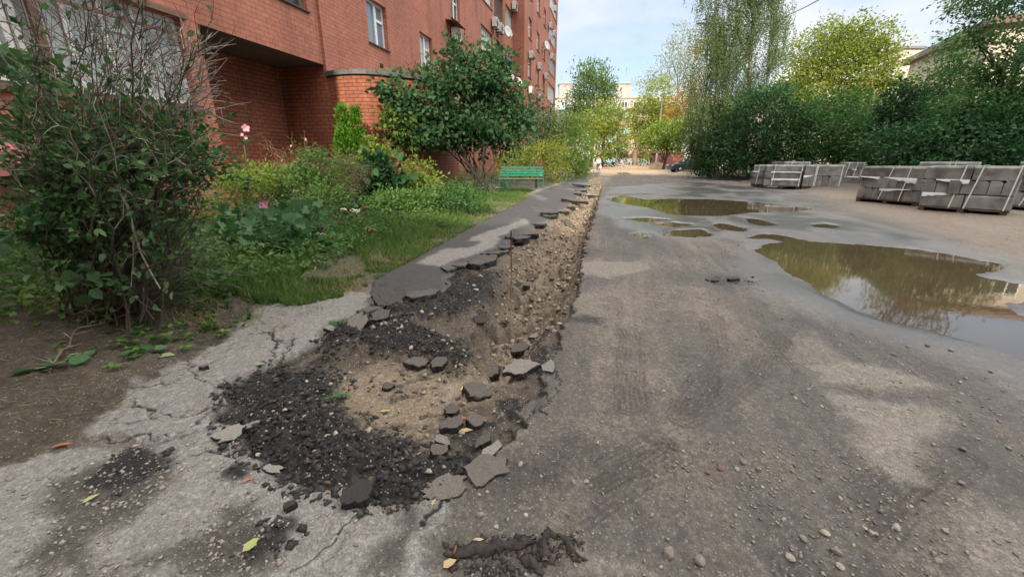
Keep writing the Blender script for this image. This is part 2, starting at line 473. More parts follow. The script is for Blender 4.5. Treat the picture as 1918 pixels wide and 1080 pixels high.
    # soil bank under the shrubs beyond the yard
    rb = sstep(0, 1.5, (x - (13.2 + .16 * (y - 20))) + (n1 - .5) * 1.5) * sstep(60, 50, y) * sstep(13, 15, y + .4 * (x - 13))
    paint(rb, (.065, .048, .034)); z += rb * .18; wet *= 1 - rb
    # asphalt of the pavement and of the drive
    walk = M(PL['walk'], .035); paint(walk, (.046, .044, .045), .14)
    for k in ('wd1', 'wd2'): paint(M(PL[k], .05) * .9, (.195, .185, .170), .10)
    lng = fbm(x * 1.5 + y * .3, y * .55, 41); paint(walk * sstep(.52, .64, lng) * sstep(7, 9, y) * .75, (.12, .114, .105), .10)
    slab = M(PL['slab'], .022); nearm = M(PL['near'], .03)
    asph = np.maximum(slab, nearm)
    paint(asph, (.190, .178, .165), .09); 
    fine = fbm(x * 140, y * 140, 44, 2); col *= (1 + (asph + walk) * (fine - .5) * .35)[..., None]
    paint(slab * sstep(.56, .75, fbm(x * 3.5, y * 3.5, 43)) * .5, (.17, .155, .14), .1)
    hard = np.maximum(asph, walk)
    z = z * (1 - hard) + hard * ((n1 - .5) * .025 + (n4 - .5) * .0012 + WALKZ * np.clip(walk + slab, 0, 1) + .035 * nearm * (1 - slab))
    wet = wet * (1 - hard) + walk * .2; grit = setv(grit, hard, .12)
    paint(M(PL['pathb'], .25), (.26, .235, .20), .1)
    for k, c in (('d1', (.075, .067, .058)), ('d2', (.072, .064, .056)), ('d4', (.085, .077, .068))):
        m = M(PL[k], .05); paint(m, c); grit = setv(grit, m, .7); z -= m * .004
    paint(M(PL['d3'], .03) * 0, (.25, .23, .2))
    for k in ('d1b', 'd2b', 'd5'):
        m = M(PL[k], .03); paint(m, (.020, .019, .019)); grit = setv(grit, m, 1.0); z += m * (.008 + .02 * n3)
    # cracks
    for c in CRACK:
        lo, hi = c.min(0) - .3, c.max(0) + .3
        k = (x > lo[0]) & (x < hi[0]) & (y > lo[1]) & (y < hi[1])
        if not k.any(): continue
        d = line_d(c, x[k] + (n3[k] - .5) * .07 + (n2[k] - .5) * .12, y[k] + (fbm(x[k] * 16, y[k] * 16, 51, 3) - .5) * .09)
        w = .0045 + .011 * vnoise(x[k] * 4, y[k] * 4, 52) ** 2
        m = sstep(w, w * .35, d)
        z[k] -= m * .009; col[k] *= (1 - .9 * m)[:, None]
        crack[k] = np.maximum(crack[k], sstep(.22, .03, d) * .8)
    crack = .6 * crack * np.clip(asph + .4 * walk, 0, 1) * sstep(.45, .6, n1 + .15)
    # the trench
    tr = M(PL['trench'], .030); rim = tr
    deep = M(PL['deep'], .12) * (.65 + .35 * sstep(.3, .6, n2))
    rough = (n2 - .5) * .10 + (n3 - .5) * .06 + (n4 - .5) * .022
    dry = y * 0 + sstep(3, 9, y)  # lightens the far trench: sunlight on it put into the soil colour
    brown = np.array([.112, .083, .058]) * (.55 + .9 * n3)[..., None]; blackc = np.array([.018, .0172, .0175])  # brown earth deepened for the shade on the trench wall
    tc = np.array([.085, .068, .052]) * (.6 + .8 * n3)[..., None]
    mm = sstep(.50, .64, n2 * .6 + n3 * .4) * (1 - .7 * dry); tc = tc * (1 - mm[..., None]) + blackc * mm[..., None]
    tc = tc * (1 - deep[..., None]) + brown * deep[..., None]
    tc = tc * (1 - .6 * dry[..., None]) + np.array([.21, .155, .10]) * (.6 + .7 * n4)[..., None] * .6 * dry[..., None]
    strk = fbm(x * 6 + y * 2, y * 26 - x * 5, 61, 4); sand = M(PL['sand'], .16) * sstep(.36, .50, n2 * .35 + n3 * .25 + strk * .4 + .03); flow = M(PL['flow'], .05)
    chan = M(PL['chan'], .07)
    tc = tc * (1 - sand[..., None]) + np.array([.205, .160, .113]) * (.75 + .5 * n4)[..., None] * sand[..., None]
    side = M(PL['chan'], .05, -.0); wall_ = np.clip((x - 0.233 * y + .62 + (n2 - .5) * .3) / .30, 0, 1); lime = chan * sstep(.44, .62, n3 * .6 + n4 * .4) * (.25 + .75 * wall_)
    tc = tc * (1 - lime[..., None]) + np.array([.27, .215, .15]) * (.7 + .6 * n4)[..., None] * lime[..., None]
    tc = tc * (1 - flow[..., None]) + np.array([.17, .132, .092]) * flow[..., None]
    tz = -.042 - .27 * deep + (fbm(x * 9, y * 9, 63, 4) - .5) * .16 * deep + rough * (.45 + .55 * deep) * (1 - .75 * np.maximum(flow, sand * .6)) - .03 * flow
    for k, h in (('pile1', .085), ('pile2', .050), ('pile3', .025), ('tar', .065)):
        m = M(PL[k], .10); mk = sstep(.15, .8, m) * sstep(.34, .52, n3 * .5 + n2 * .5 + .12 * (m - .5))
        tz = tz + m * (h + .05 * (n3 - .4) + .025 * (n4 - .5))
        tc = tc * (1 - mk[..., None]) + blackc * (.6 + 1.0 * n4)[..., None] * mk[..., None]
    z = z * (1 - tr) + tz * tr
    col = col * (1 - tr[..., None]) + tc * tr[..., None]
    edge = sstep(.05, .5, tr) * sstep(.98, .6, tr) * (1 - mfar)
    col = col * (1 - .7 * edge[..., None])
    grit = setv(grit, tr, 1.0); wet = wet * (1 - tr) + flow * .75 + deep * tr * .12; crack *= 1 - tr
    # frayed asphalt along the road side of the cut
    zone = np.zeros(x.shape, np.int32)                     # 0 road, 1 soil, 2 pavement, 3 trench
    zone[(gm > .5)] = 1; zone[(rb > .5)] = 1; zone[hard > .5] = 2; zone[tr > .5] = 3
    far = np.hypot(x, y) > 110
    z = np.where(far, z * 0, z)
    return z, np.clip(col, 0.008, .6), np.clip(wet, 0, 1), crack, grit, zone
def gz(x, y):
    x, y = np.atleast_1d(np.asarray(x, float)), np.atleast_1d(np.asarray(y, float))
    return survey(x, y)[0]
def gz1(x, y): return float(gz(x, y)[0])

# --- the sheet: rings whose spacing follows the distance, dense only where it is looked at closely
_rows = np.arange(1100, 332, -1.2)
_rr = G(np.full(len(_rows), 959.), _rows)[:, 1] + .6
_rr = np.concatenate([[.12, .35, .6, .85, 1.05, 1.25, 1.4, 1.5], _rr[_rr > 1.56], np.geomspace(_rr[-1] * 1.03, 110, 70), np.geomspace(120, 900, 14)])
_az = np.concatenate([np.linspace(-64, 64, 900), np.linspace(64, 296, 62)[1:-1]])
_A, _Rr = np.meshgrid(np.radians(_az), _rr)
_X = _Rr * np.sin(_A); _Y = _Rr * np.cos(_A) - .6
gZ, gC, gW, gK, gG, gZone = survey(_X.ravel(), _Y.ravel())
_na, _nr = len(_az), len(_rr)
_V = np.stack([_X.ravel(), _Y.ravel(), gZ], 1)
_i, _j = np.meshgrid(np.arange(_nr - 1), np.arange(_na), indexing='ij')
_q = np.stack([_i * _na + _j, _i * _na + (_j + 1) % _na, (_i + 1) * _na + (_j + 1) % _na, (_i + 1) * _na + _j], -1).reshape(-1, 4)[:, ::-1]

def ground_material():
    m, n, l, b = mat_new('ground')
    at = lambda k: (lambda q: (setattr(q, 'attribute_name', k), q)[1])(n.new('ShaderNodeAttribute'))
    col, wet, crk, grt = at('soil'), at('wet'), at('crack'), at('grit')
    geo = n.new('ShaderNodeNewGeometry')
    def noise(sc, det=5, ro=.6):
        q = n.new('ShaderNodeTexNoise'); q.inputs['Scale'].default_value = sc; q.inputs['Detail'].default_value = det; q.inputs['Roughness'].default_value = ro
        l.new(geo.outputs['Position'], q.inputs['Vector']); return q
    def math_(op, a, c=None, d=None, clamp=False):
        q = n.new('ShaderNodeMath'); q.operation = op; q.use_clamp = clamp
        for i, v in enumerate((a, c, d)):
            if v is None: continue
            if isinstance(v, (int, float)): q.inputs[i].default_value = v
            else: l.new(v, q.inputs[i])
        return q.outputs[0]
    nf, nm, nb = noise(230, 3, .7), noise(55, 5, .65), noise(9, 6, .6)
    # speckle of mineral grains: light and dark grit
    vo = n.new('ShaderNodeTexVoronoi'); vo.inputs['Scale'].default_value = 95; l.new(geo.outputs['Position'], vo.inputs['Vector'])
    sep = n.new('ShaderNodeSeparateColor'); l.new(vo.outputs['Color'], sep.inputs['Color'])
    spk = math_('GREATER_THAN', sep.outputs[0], .925)
    spk = math_('MULTIPLY', spk, math_('LESS_THAN', vo.outputs['Distance'], .42))
    f1 = math_('MULTIPLY_ADD', nf.outputs['Fac'], 1.5, .25)
    f2 = math_('MULTIPLY_ADD', nm.outputs['Fac'], .9, .55)
    ff = math_('MULTIPLY', f1, f2)
    vm = n.new('ShaderNodeVectorMath'); vm.operation = 'SCALE'
    l.new(col.outputs['Color'], vm.inputs[0]); l.new(ff, vm.inputs['Scale'])
    v3 = n.new('ShaderNodeTexVoronoi'); v3.inputs['Scale'].default_value = 48; l.new(geo.outputs['Position'], v3.inputs['Vector'])
    s3 = n.new('ShaderNodeSeparateColor'); l.new(v3.outputs['Color'], s3.inputs['Color'])
    v4 = n.new('ShaderNodeTexVoronoi'); v4.inputs['Scale'].default_value = 170; l.new(geo.outputs['Position'], v4.inputs['Vector'])
    s4 = n.new('ShaderNodeSeparateColor'); l.new(v4.outputs['Color'], s4.inputs['Color'])
    ag = math_('MULTIPLY', math_('MULTIPLY_ADD', math_('POWER', s3.outputs[1], 3), .36, .89), math_('MULTIPLY_ADD', math_('POWER', s4.outputs[1], 2), .52, .82))
    vg = n.new('ShaderNodeVectorMath'); vg.operation = 'SCALE'; l.new(vm.outputs[0], vg.inputs[0]); l.new(ag, vg.inputs['Scale']); vm = vg
    mx = n.new('ShaderNodeMixRGB'); mx.inputs['Color2'].default_value = (.34, .30, .25, 1)
    l.new(vm.outputs[0], mx.inputs['Color1']); l.new(math_('MULTIPLY', math_('MULTIPLY', spk, grt.outputs['Fac']), .8), mx.inputs['Fac'])
    # fine craze of cracks
    wv = n.new('ShaderNodeVectorMath'); wv.operation = 'MULTIPLY_ADD'; wv.inputs[1].default_value = (.12, .12, .12)
    l.new(nb.outputs['Color'], wv.inputs[0]); l.new(geo.outputs['Position'], wv.inputs[2])
    v2 = n.new('ShaderNodeTexVoronoi'); v2.feature = 'DISTANCE_TO_EDGE'; v2.inputs['Scale'].default_value = 6.5; l.new(wv.outputs[0], v2.inputs['Vector'])
    cr = math_('MULTIPLY', math_('LESS_THAN', v2.outputs['Distance'], .014), crk.outputs['Fac'])
    m3 = n.new('ShaderNodeMixRGB'); m3.inputs['Color2'].default_value = (.03, .027, .024, 1)
    l.new(mx.outputs['Color'], m3.inputs['Color1']); l.new(cr, m3.inputs['Fac'])
    l.new(m3.outputs['Color'], b.inputs['Base Color'])
    rw = math_('MULTIPLY_ADD', wet.outputs['Fac'], -.60, .90)
    rw = math_('ADD', rw, math_('MULTIPLY_ADD', nm.outputs['Fac'], .16, -.08), clamp=True)
    l.new(rw, b.inputs['Roughness'])
    l.new(math_('MULTIPLY_ADD', wet.outputs['Fac'], .45, .40), b.inputs['Specular IOR Level'])
    bp = n.new('ShaderNodeBump'); bp.inputs['Distance'].default_value = .012
    hh = math_('ADD', math_('MULTIPLY', nf.outputs['Fac'], .5), math_('ADD', nm.outputs['Fac'], math_('MULTIPLY', spk, .35)))
    hh = math_('SUBTRACT', hh, math_('MULTIPLY', cr, 1.5))
    l.new(hh, bp.inputs['Height'])
    st = math_('MULTIPLY', math_('MULTIPLY_ADD', wet.outputs['Fac'], -.85, 1.0), math_('MULTIPLY_ADD', grt.outputs['Fac'], .6, .25))
    l.new(st, bp.inputs['Strength'])
    l.new(bp.outputs['Normal'], b.inputs['Normal'])
    return m
GMAT = ground_material()
_fz = gZone[_q]
_vote = np.where((_fz == 3).sum(1) >= 2, 3, np.where((_fz == 2).sum(1) >= 2, 2, np.where((_fz == 1).sum(1) >= 2, 1, 0)))
for _k, _nm, _lb in ((0, 'road', 'muddy brown road surface with wheel marks, damp film and pale dry patches'),
                (1, 'ground', 'dark garden soil beside the pavement and under the shrubs'),
                (2, 'pavement', 'cracked grey asphalt pavement with broken edge along the trench'),
                (3, 'trench', 'dug out trench of sand, black crumbled asphalt and limestone')):
    f_ = _q[_vote == _k]
    used = np.unique(f_); rm = np.full(len(_V), -1, np.int32); rm[used] = np.arange(len(used))
    me = np_mesh(_nm, _V[used], rm[f_], {'soil': gC[used], 'wet': gW[used], 'crack': gK[used], 'grit': gG[used]}, smooth=True)
    tag(link(_nm, me, GMAT), _lb, kind='structure')

# --- standing water: level sheets, the dips of the road give the shoreline
def water_material():
    m, n, l, b = mat_new('muddy_water')
    geo = n.new('ShaderNodeNewGeometry')
    nz = n.new('ShaderNodeTexNoise'); nz.inputs['Scale'].default_value = 1.4; nz.inputs['Detail'].default_value = 3
    l.new(geo.outputs['Position'], nz.inputs['Vector'])
    rp = n.new('ShaderNodeValToRGB')
    rp.color_ramp.elements[0].color = (.060, .040, .022, 1); rp.color_ramp.elements[1].color = (.095, .066, .040, 1)
    l.new(nz.outputs['Fac'], rp.inputs['Fac']); l.new(rp.outputs['Color'], b.inputs['Base Color'])
    b.inputs['Roughness'].default_value = .015; b.inputs['IOR'].default_value = 1.52; b.inputs['Specular IOR Level'].default_value = .9
    n2 = n.new('ShaderNodeTexNoise'); n2.inputs['Scale'].default_value = 22; n2.inputs['Detail'].default_value = 2
    l.new(geo.outputs['Position'], n2.inputs['Vector'])
    bp = n.new('ShaderNodeBump'); bp.inputs['Strength'].default_value = .05; bp.inputs['Distance'].default_value = .004
    l.new(n2.outputs['Fac'], bp.inputs['Height']); l.new(bp.outputs['Normal'], b.inputs['Normal'])
    return m
WMAT = water_material()
def hull(pts):
    pts = sorted(map(tuple, pts)); out = []
    for seq in (pts, pts[::-1]):
        h = []
        for p_ in seq:
            while len(h) > 1 and (h[-1][0] - h[-2][0]) * (p_[1] - h[-2][1]) - (h[-1][1] - h[-2][1]) * (p_[0] - h[-2][0]) <= 0: h.pop()
            h.append(p_)
        out += h[:-1]
    return out
for _pi, (k, pl) in enumerate(PUD.items()):
    c = pl.mean(0); g = 1.0
    w = .30 if k in ('big', 'far') else .15
    d = pl - c; q = c + d * (1 + w / (np.linalg.norm(d, axis=1) + .2))[:, None]
    me = bpy.data.meshes.new('puddle')
    bm = bmesh.new()
    vs_ = [bm.verts.new((a, b_, -.0125 - .0007 * _pi)) for a, b_ in hull(q)]
    bm.faces.new(vs_); bm.to_mesh(me); bm.free()
    tag(link('puddle', me, WMAT), {'big': 'wide brown puddle in front of the kerb stacks', 'far': 'long brown puddle across the road'}.get(k, 'small shallow puddle on the damp road'), kind='structure')
# ================================================================ the brick apartment building
def brick_material(name, c1, c2, mortar, scale=1.0, stain=(.045, .03, .025)):
    m, n, l, b = mat_new(name)
    uv = n.new('ShaderNodeUVMap'); uv.uv_map = 'UVMap'
    br = n.new('ShaderNodeTexBrick')
    br.inputs['Scale'].default_value = 1.0
    br.inputs['Brick Width'].default_value = .26 * scale; br.inputs['Row Height'].default_value = .098 * scale
    br.inputs['Mortar Size'].default_value = .007; br.inputs['Mortar Smooth'].default_value = .3; br.inputs['Bias'].default_value = -.1
    br.inputs['Color1'].default_value = c1 + (1,); br.inputs['Color2'].default_value = c2 + (1,); br.inputs['Mortar'].default_value = mortar + (1,)
    l.new(uv.outputs['UV'], br.inputs['Vector'])
    nz = n.new('ShaderNodeTexNoise'); nz.inputs['Scale'].default_value = .55; nz.inputs['Detail'].default_value = 7
    l.new(uv.outputs['UV'], nz.inputs['Vector'])
    n2 = n.new('ShaderNodeTexNoise'); n2.inputs['Scale'].default_value = 9; n2.inputs['Detail'].default_value = 5
    l.new(uv.outputs['UV'], n2.inputs['Vector'])
    rp = n.new('ShaderNodeValToRGB'); rp.color_ramp.elements[0].position = .3; rp.color_ramp.elements[0].color = (.78, .76, .76, 1)
    rp.color_ramp.elements[1].position = .7; rp.color_ramp.elements[1].color = (1.12, 1.1, 1.1, 1)
    l.new(nz.outputs['Fac'], rp.inputs['Fac'])
    mx = n.new('ShaderNodeMixRGB'); mx.blend_type = 'MULTIPLY'; mx.inputs['Fac'].default_value = 1
    l.new(br.outputs['Color'], mx.inputs['Color1']); l.new(rp.outputs['Color'], mx.inputs['Color2'])
    r2 = n.new('ShaderNodeValToRGB'); r2.color_ramp.elements[0].position = .25; r2.color_ramp.elements[0].color = (.80, .80, .80, 1)
    r2.color_ramp.elements[1].position = .75; r2.color_ramp.elements[1].color = (1.15, 1.15, 1.15, 1)
    l.new(n2.outputs['Fac'], r2.inputs['Fac'])
    m2 = n.new('ShaderNodeMixRGB'); m2.blend_type = 'MULTIPLY'; m2.inputs['Fac'].default_value = 1
    l.new(mx.outputs['Color'], m2.inputs['Color1']); l.new(r2.outputs['Color'], m2.inputs['Color2'])
    l.new(m2.outputs['Color'], b.inputs['Base Color'])
    mp = n.new('ShaderNodeMapping'); mp.inputs['Scale'].default_value = (2.2, .22, 1); l.new(uv.outputs['UV'], mp.inputs['Vector'])
    n3 = n.new('ShaderNodeTexNoise'); n3.inputs['Scale'].default_value = 1.0; n3.inputs['Detail'].default_value = 6; l.new(mp.outputs['Vector'], n3.inputs['Vector'])
    r3 = n.new('ShaderNodeValToRGB'); r3.color_ramp.elements[0].position = .28; r3.color_ramp.elements[0].color = (.62, .60, .58, 1); r3.color_ramp.elements[1].position = .5; r3.color_ramp.elements[1].color = (1, 1, 1, 1)
    l.new(n3.outputs['Fac'], r3.inputs['Fac'])
    m4 = n.new('ShaderNodeMixRGB'); m4.blend_type = 'MULTIPLY'; m4.inputs['Fac'].default_value = .8
    l.new(m2.outputs['Color'], m4.inputs['Color1']); l.new(r3.outputs['Color'], m4.inputs['Color2']); l.new(m4.outputs['Color'], b.inputs['Base Color'])
    b.inputs['Roughness'].default_value = .85
    bp = n.new('ShaderNodeBump'); bp.inputs['Strength'].default_value = .5; bp.inputs['Distance'].default_value = .008; bp.invert = True
    l.new(br.outputs['Fac'], bp.inputs['Height']); l.new(bp.outputs['Normal'], b.inputs['Normal'])
    return m
M_BRICK = brick_material('painted_brick', (.465, .180, .116), (.395, .150, .096), (.23, .086, .058))
M_BRICK2 = brick_material('red_brick', (.34, .118, .062), (.27, .090, .050), (.12, .042, .027))
M_BRICK2.node_tree.nodes['Brick Texture'].inputs['Mortar Size'].default_value = .011
M_WHITE = plain('white_frame', (.72, .73, .72), .4)
M_BROWNF = plain('brown_painted_wood', (.16, .085, .06), .6, var=.3)
M_GREYM = plain('zinc_flashing', (.17, .175, .18), .55, var=.2)
M_DARKM = plain('dark_metal', (.05, .05, .05), .5)
M_RUST = plain('rusty_brown_steel', (.16, .075, .05), .7, var=.35)
M_PINK = plain('red_paint', (.33, .115, .10), .6, var=.15)
M_CONC = plain('grey_soffit', (.16, .15, .135), .9, var=.25)
M_ACW = plain('off_white_casing', (.58, .57, .54), .5, var=.12)
M_ACG = plain('dark_grille', (.10, .10, .10), .5)
def glass(name, col, rough=.04, spec=.9):
    m, n, l, b = mat_new(name)
    b.inputs['Base Color'].default_value = col + (1,); b.inputs['Roughness'].default_value = rough; b.inputs['Specular IOR Level'].default_value = spec
    b.inputs['IOR'].default_value = 1.5
    return m
M_GLD = glass('window_glass', (.035, .042, .045))
M_GLL = glass('curtained_glass', (.42, .46, .46), .10)
M_GLB = glass('sky_glass', (.16, .23, .28), .03)  # sky reflection put into the base colour

house = thing('brick_apartment_building', 'long red brick apartment building with white windows along the garden', 'apartment building', (0, 0, 0))
def facet(mb, off, s0, s1, z0, z1, holes=(), depth=.24, back=None):
    """wall rectangle in the facade's own coordinates with openings and their reveals"""
    S = sorted({s0, s1, *[h[0] for h in holes], *[h[1] for h in holes]}); S = [q for q in S if s0 <= q <= s1]
    Z = sorted({z0, z1, *[h[2] for h in holes], *[h[3] for h in holes]}); Z = [q for q in Z if z0 <= q <= z1]
    for a, b in zip(S, S[1:]):
        for c, d in zip(Z, Z[1:]):
            ms, mz = (a + b) / 2, (c + d) / 2
            if any(h[0] < ms < h[1] and h[2] < mz < h[3] for h in holes): continue
            mb.quad(FW(a, off, c), FW(b, off, c), FW(b, off, d), FW(a, off, d), [(a, c), (b, c), (b, d), (a, d)])
    for a, b, c, d in holes:
        o = off - depth
        mb.quad(FW(a, off, c), FW(a, off, d), FW(a, o, d), FW(a, o, c), [(a, c), (a, d), (a + depth, d), (a + depth, c)])
        mb.quad(FW(b, off, d), FW(b, off, c), FW(b, o, c), FW(b, o, d), [(b, d), (b, c), (b + depth, c), (b + depth, d)])
        mb.quad(FW(a, off, d), FW(b, off, d), FW(b, o, d), FW(a, o, d), [(a, d), (b, d), (b, d + depth), (a, d + depth)])
        mb.quad(FW(b, off, c), FW(a, off, c), FW(a, o, c), FW(b, o, c), [(b, c), (a, c), (a, c - depth), (b, c - depth)])
def across(mb, s, o0, o1, z0, z1):
    """wall across the facade direction, facing the near end"""
    mb.quad(FW(s, o0, z0), FW(s, o1, z0), FW(s, o1, z1), FW(s, o0, z1), [(s + o0, z0), (s + o1, z0), (s + o1, z1), (s + o0, z1)])
def level(mb, s0, s1, o0, o1, z, up=True):
    q = [FW(s0, o0, z), FW(s0, o1, z), FW(s1, o1, z), FW(s1, o0, z)]
    if not up: q = q[::-1]
    mb.quad(*q, uv=[(s0, o0), (s0, o1), (s1, o1), (s1, o0)])
FROT = np.array([[FD[0], FN[0], 0], [FD[1], FN[1], 0], [0, 0, 1]])
def fbox(mb, s0, s1, o0, o1, z0, z1):
    mb.box(FW((s0 + s1) / 2, (o0 + o1) / 2, (z0 + z1) / 2), ((s1 - s0) * FK, (o1 - o0) * FK, (z1 - z0) * FK), FROT)
def window(s0, s1, z0, z1, off, style='house', mat=None, pane=None, n=2):
    """a window set back in its opening: frame > pane, sill"""
    o = off - .17; fw = .06
    mb = MB()
    fbox(mb, s0, s0 + fw, o - .03, o + .03, z0, z1); fbox(mb, s1 - fw, s1, o - .03, o + .03, z0, z1)
    fbox(mb, s0 + fw, s1 - fw, o - .03, o + .03, z0, z0 + fw); fbox(mb, s0 + fw, s1 - fw, o - .03, o + .03, z1 - fw, z1)
    if style == 'house':
        mid = s0 + (s1 - s0) * .58
        fbox(mb, mid - .06, mid + .06, o - .035, o + .035, z0 + fw, z1 - fw)
        fbox(mb, mid + .06, s1 - fw, o - .035, o + .034, z0 + (z1 - z0) * .60, z0 + (z1 - z0) * .66)
    elif style == 'loggia':
        for k in range(1, n):
            q = s0 + (s1 - s0) * k / n
            fbox(mb, q - .035, q + .035, o - .035, o + .035, z0 + fw, z1 - fw)
    fr = mb.build('window', mat or M_WHITE, house)
    pb = MB(); pb.quad(FW(s0 + .01, o - .012, z0 + .01), FW(s1 - .01, o - .012, z0 + .01), FW(s1 - .01, o - .012, z1 - .01), FW(s0 + .01, o - .012, z1 - .01))
    pb.build('pane', pane or M_GLD, fr)
    sb = MB(); fbox(sb, s0 - .05, s1 + .05, off - .13, off + .06, z0 - .035, z0 - .004)
    sb.build('sill', M_GREYM if style == 'loggia' else M_DARKM, fr)
    return fr
TOPZ = 27.5
wm, w2, sm_, rec = MB(), MB(), MB(), MB()
panes = [M_GLB, M_GLL, M_GLD]
# near part: glazed loggias
H = []
_gs0, _gs1 = -13.0, F(342, 60)[0]
for k in range(9): H.append((_gs0, _gs1, 2.30 + 2.7 * k, 3.70 + 2.7 * k))
facet(wm, 0, -16, -3.62, -.2, TOPZ, H)
# bay above the recess
HB = [(-1.75, -.38, 4.86 + 2.7 * k, 6.25 + 2.7 * k) for k in range(8)]
facet(wm, -.06, -3.62, -.02, 3.74, TOPZ, HB)
across(wm, -.02, -.06, 0, 3.5, TOPZ); 
level(sm_, -3.62, 0, -1.5, -.061, 3.74, False)
# the recess: back wall with a dark doorway, the deep return wall
facet(rec, -1.5, -3.62, 0, -.2, 3.74, [(-3.5, -2.62, .5, 3.1)], .1)
across(rec, 0, -1.5, 0, -.2, 3.74)
rec.quad(FW(-3.62, -1.5, -.2), FW(-3.62, -1.5, 3.74), FW(-3.62, 0, 3.74), FW(-3.62, 0, -.2), [(0, 0), (0, 3.9), (1.5, 3.9), (1.5, 0)])
# long wall with single windows
HC = []
for k in range(9):
    for s0, s1 in ((2.31, 3.51), (6.03, 7.2), (9.62, 10.78)):
        HC.append((s0, s1, 4.82 + 2.7 * k, 6.08 + 2.7 * k))
facet(wm, 0, 0, 13.2, 3.30, TOPZ, [h for h in HC if h[3] < TOPZ])
# stack of glazed loggias
HD = []
for k in range(9):
    for s0, s1 in ((14.2, 16.62), (17.02, 19.3), (19.95, 22.1)):
        HD.append((s0, s1, 4.42 + 2.7 * k, 5.86 + 2.7 * k))
facet(wm, 0, 13.2, 22.33, -.2, TOPZ, [h for h in HD if h[3] < TOPZ])
facet(wm, 0, 0, 13.2, -.2, 3.30)
# far part stands forward
OF = .8
across(wm, 22.33, 0, OF, -.2, TOPZ)
_f = lambda x, y=100: F(x, y, OF)[0]
S1, S2, S3 = (_f(989.5), _f(995.5)), (_f(1005), _f(1010.2)), (_f(1017.2), _f(1021.3))
SL, SE = (_f(1027.5), _f(1041)), _f(1042.5)
HF = []
for k in range(9):
    for s in (S1, S2, S3): HF.append((s[0], s[1], 4.8 + 2.7 * k, 6.2 + 2.7 * k))
    HF.append((SL[0], SL[1], 4.45 + 2.7 * k, 6.15 + 2.7 * k))
facet(wm, OF, 22.33, SE, -.2, TOPZ, [h for h in HF if h[3] < TOPZ])
wm.quad(FW(SE, OF, -.2), FW(SE, -12, -.2), FW(SE, -12, TOPZ), FW(SE, OF, TOPZ), [(0, 0), (12, 0), (12, 28), (0, 28)])
across(wm, -16, -12, 0, -.2, TOPZ)
wm.quad(FW(SE, -12, -.2), FW(-16, -12, -.2), FW(-16, -12, TOPZ), FW(SE, -12, TOPZ), [(0, 0), (50, 0), (50, 28), (0, 28)])
wm.build('wall', M_BRICK, house)
rec.build('recess_wall', M_BRICK2, house)
sm_.build('soffit', M_CONC, house)
rf = MB(); level(rf, -16, SE, -12, OF + .2, TOPZ + .02); fbox(rf, -16, SE + .2, .01, OF + .25, TOPZ + .03, TOPZ + .3)
rf.build('roof', M_GREYM, house)
dk = MB(); dk.quad(FW(-3.5, -1.6, .5), FW(-2.62, -1.6, .5), FW(-2.62, -1.6, 3.1), FW(-3.5, -1.6, 3.1)); dk.build('doorway', M_DARKM, house)
pl_ = MB(); fbox(pl_, -3.6, -.01, -1.49, -1.36, -.2, 1.25); pl_.build('plinth', M_PINK, house)
for h in HB[:3]: window(*h, -.06, 'house', pane=M_GLD, mat=M_GREYM)
_p = 0
for h in HC:
    if h[3] < 15: window(*h, 0, 'house', pane=panes[_p % 3]); _p += 1
for h in HD:
    if h[3] < 18:
        st = _p % 3
        window(*h, 0, 'loggia', n=6 if st != 1 else 8, mat=(M_WHITE, M_BROWNF, M_WHITE)[st] if h[0] > 17 else M_WHITE, pane=panes[(_p * 2 + 1) % 3]); _p += 1
for h in HF:
    if h[3] < 22:
        window(*h, OF, 'loggia' if h[0] == SL[0] else 'house', n=6, pane=panes[_p % 3]); _p += 1
# near loggia: white glazing behind brown posts and a forged grille
gl = H[0]
fr = window(gl[0], gl[1], gl[2], gl[3], 0, 'plainframe', pane=M_GLL)
mb = MB()
gx = [F(0, 90)[0] - 1.6, F(0, 90)[0] - .75, F(12, 90)[0], F(40, 100)[0], F(60, 100)[0], F(150, 90)[0], F(215, 80)[0], F(270, 80)[0]]
for q in gx: fbox(mb, q - .035, q + .035, -.205, -.135, gl[2] + .06, gl[3] - .06)
fbox(mb, gx[0], gx[4], -.2, -.142, 3.22, 3.28); fbox(mb, gx[6], gx[7], -.2, -.142, 3.25, 3.31)
mb.build('mullion', M_WHITE, fr)
mb = MB(); 
for q in (F(82, 80)[0], F(82, 80)[0] - 2.2, F(82, 80)[0] - 4.4): fbox(mb, q - .05, q + .05, -.06, .0, gl[2], gl[3])
fbox(mb, gl[0], gl[1], -.05, -.01, gl[2] + 1.12, gl[2] + 1.17)
mb.build('post', M_BROWNF, fr)
mb = MB(); q = -12.8; zc = gl[2] + .7
while q < gl[1] - .05:
    mb.tube([FW(q, .02, gl[2] + .02), FW(q, .02, gl[3] - .02)], .007, 5)
    for dz in (-.35, .0, .35):
        mb.box(FW(q, .02, zc + dz), (.035, .02, .05), FROT)
        q2 = q + .19
        if q2 < gl[1]:
            mb.tube([FW(q, .028, zc + dz), FW(q2, .028, zc + dz + .17)], .006, 4); mb.tube([FW(q, .028, zc + dz), FW(q2, .028, zc + dz - .17)], .006, 4)
    q += .19
mb.build('grille', M_RUST, fr)
mb = MB(); fbox(mb, -16, gl[1] + .1, -.02, .10, gl[2] - .12, gl[2] - .04); fbox(mb, -16, gl[1] + .1, -.02, .06, gl[3] + .01, gl[3] + .09); mb.build('ledge', M_BROWNF, house)
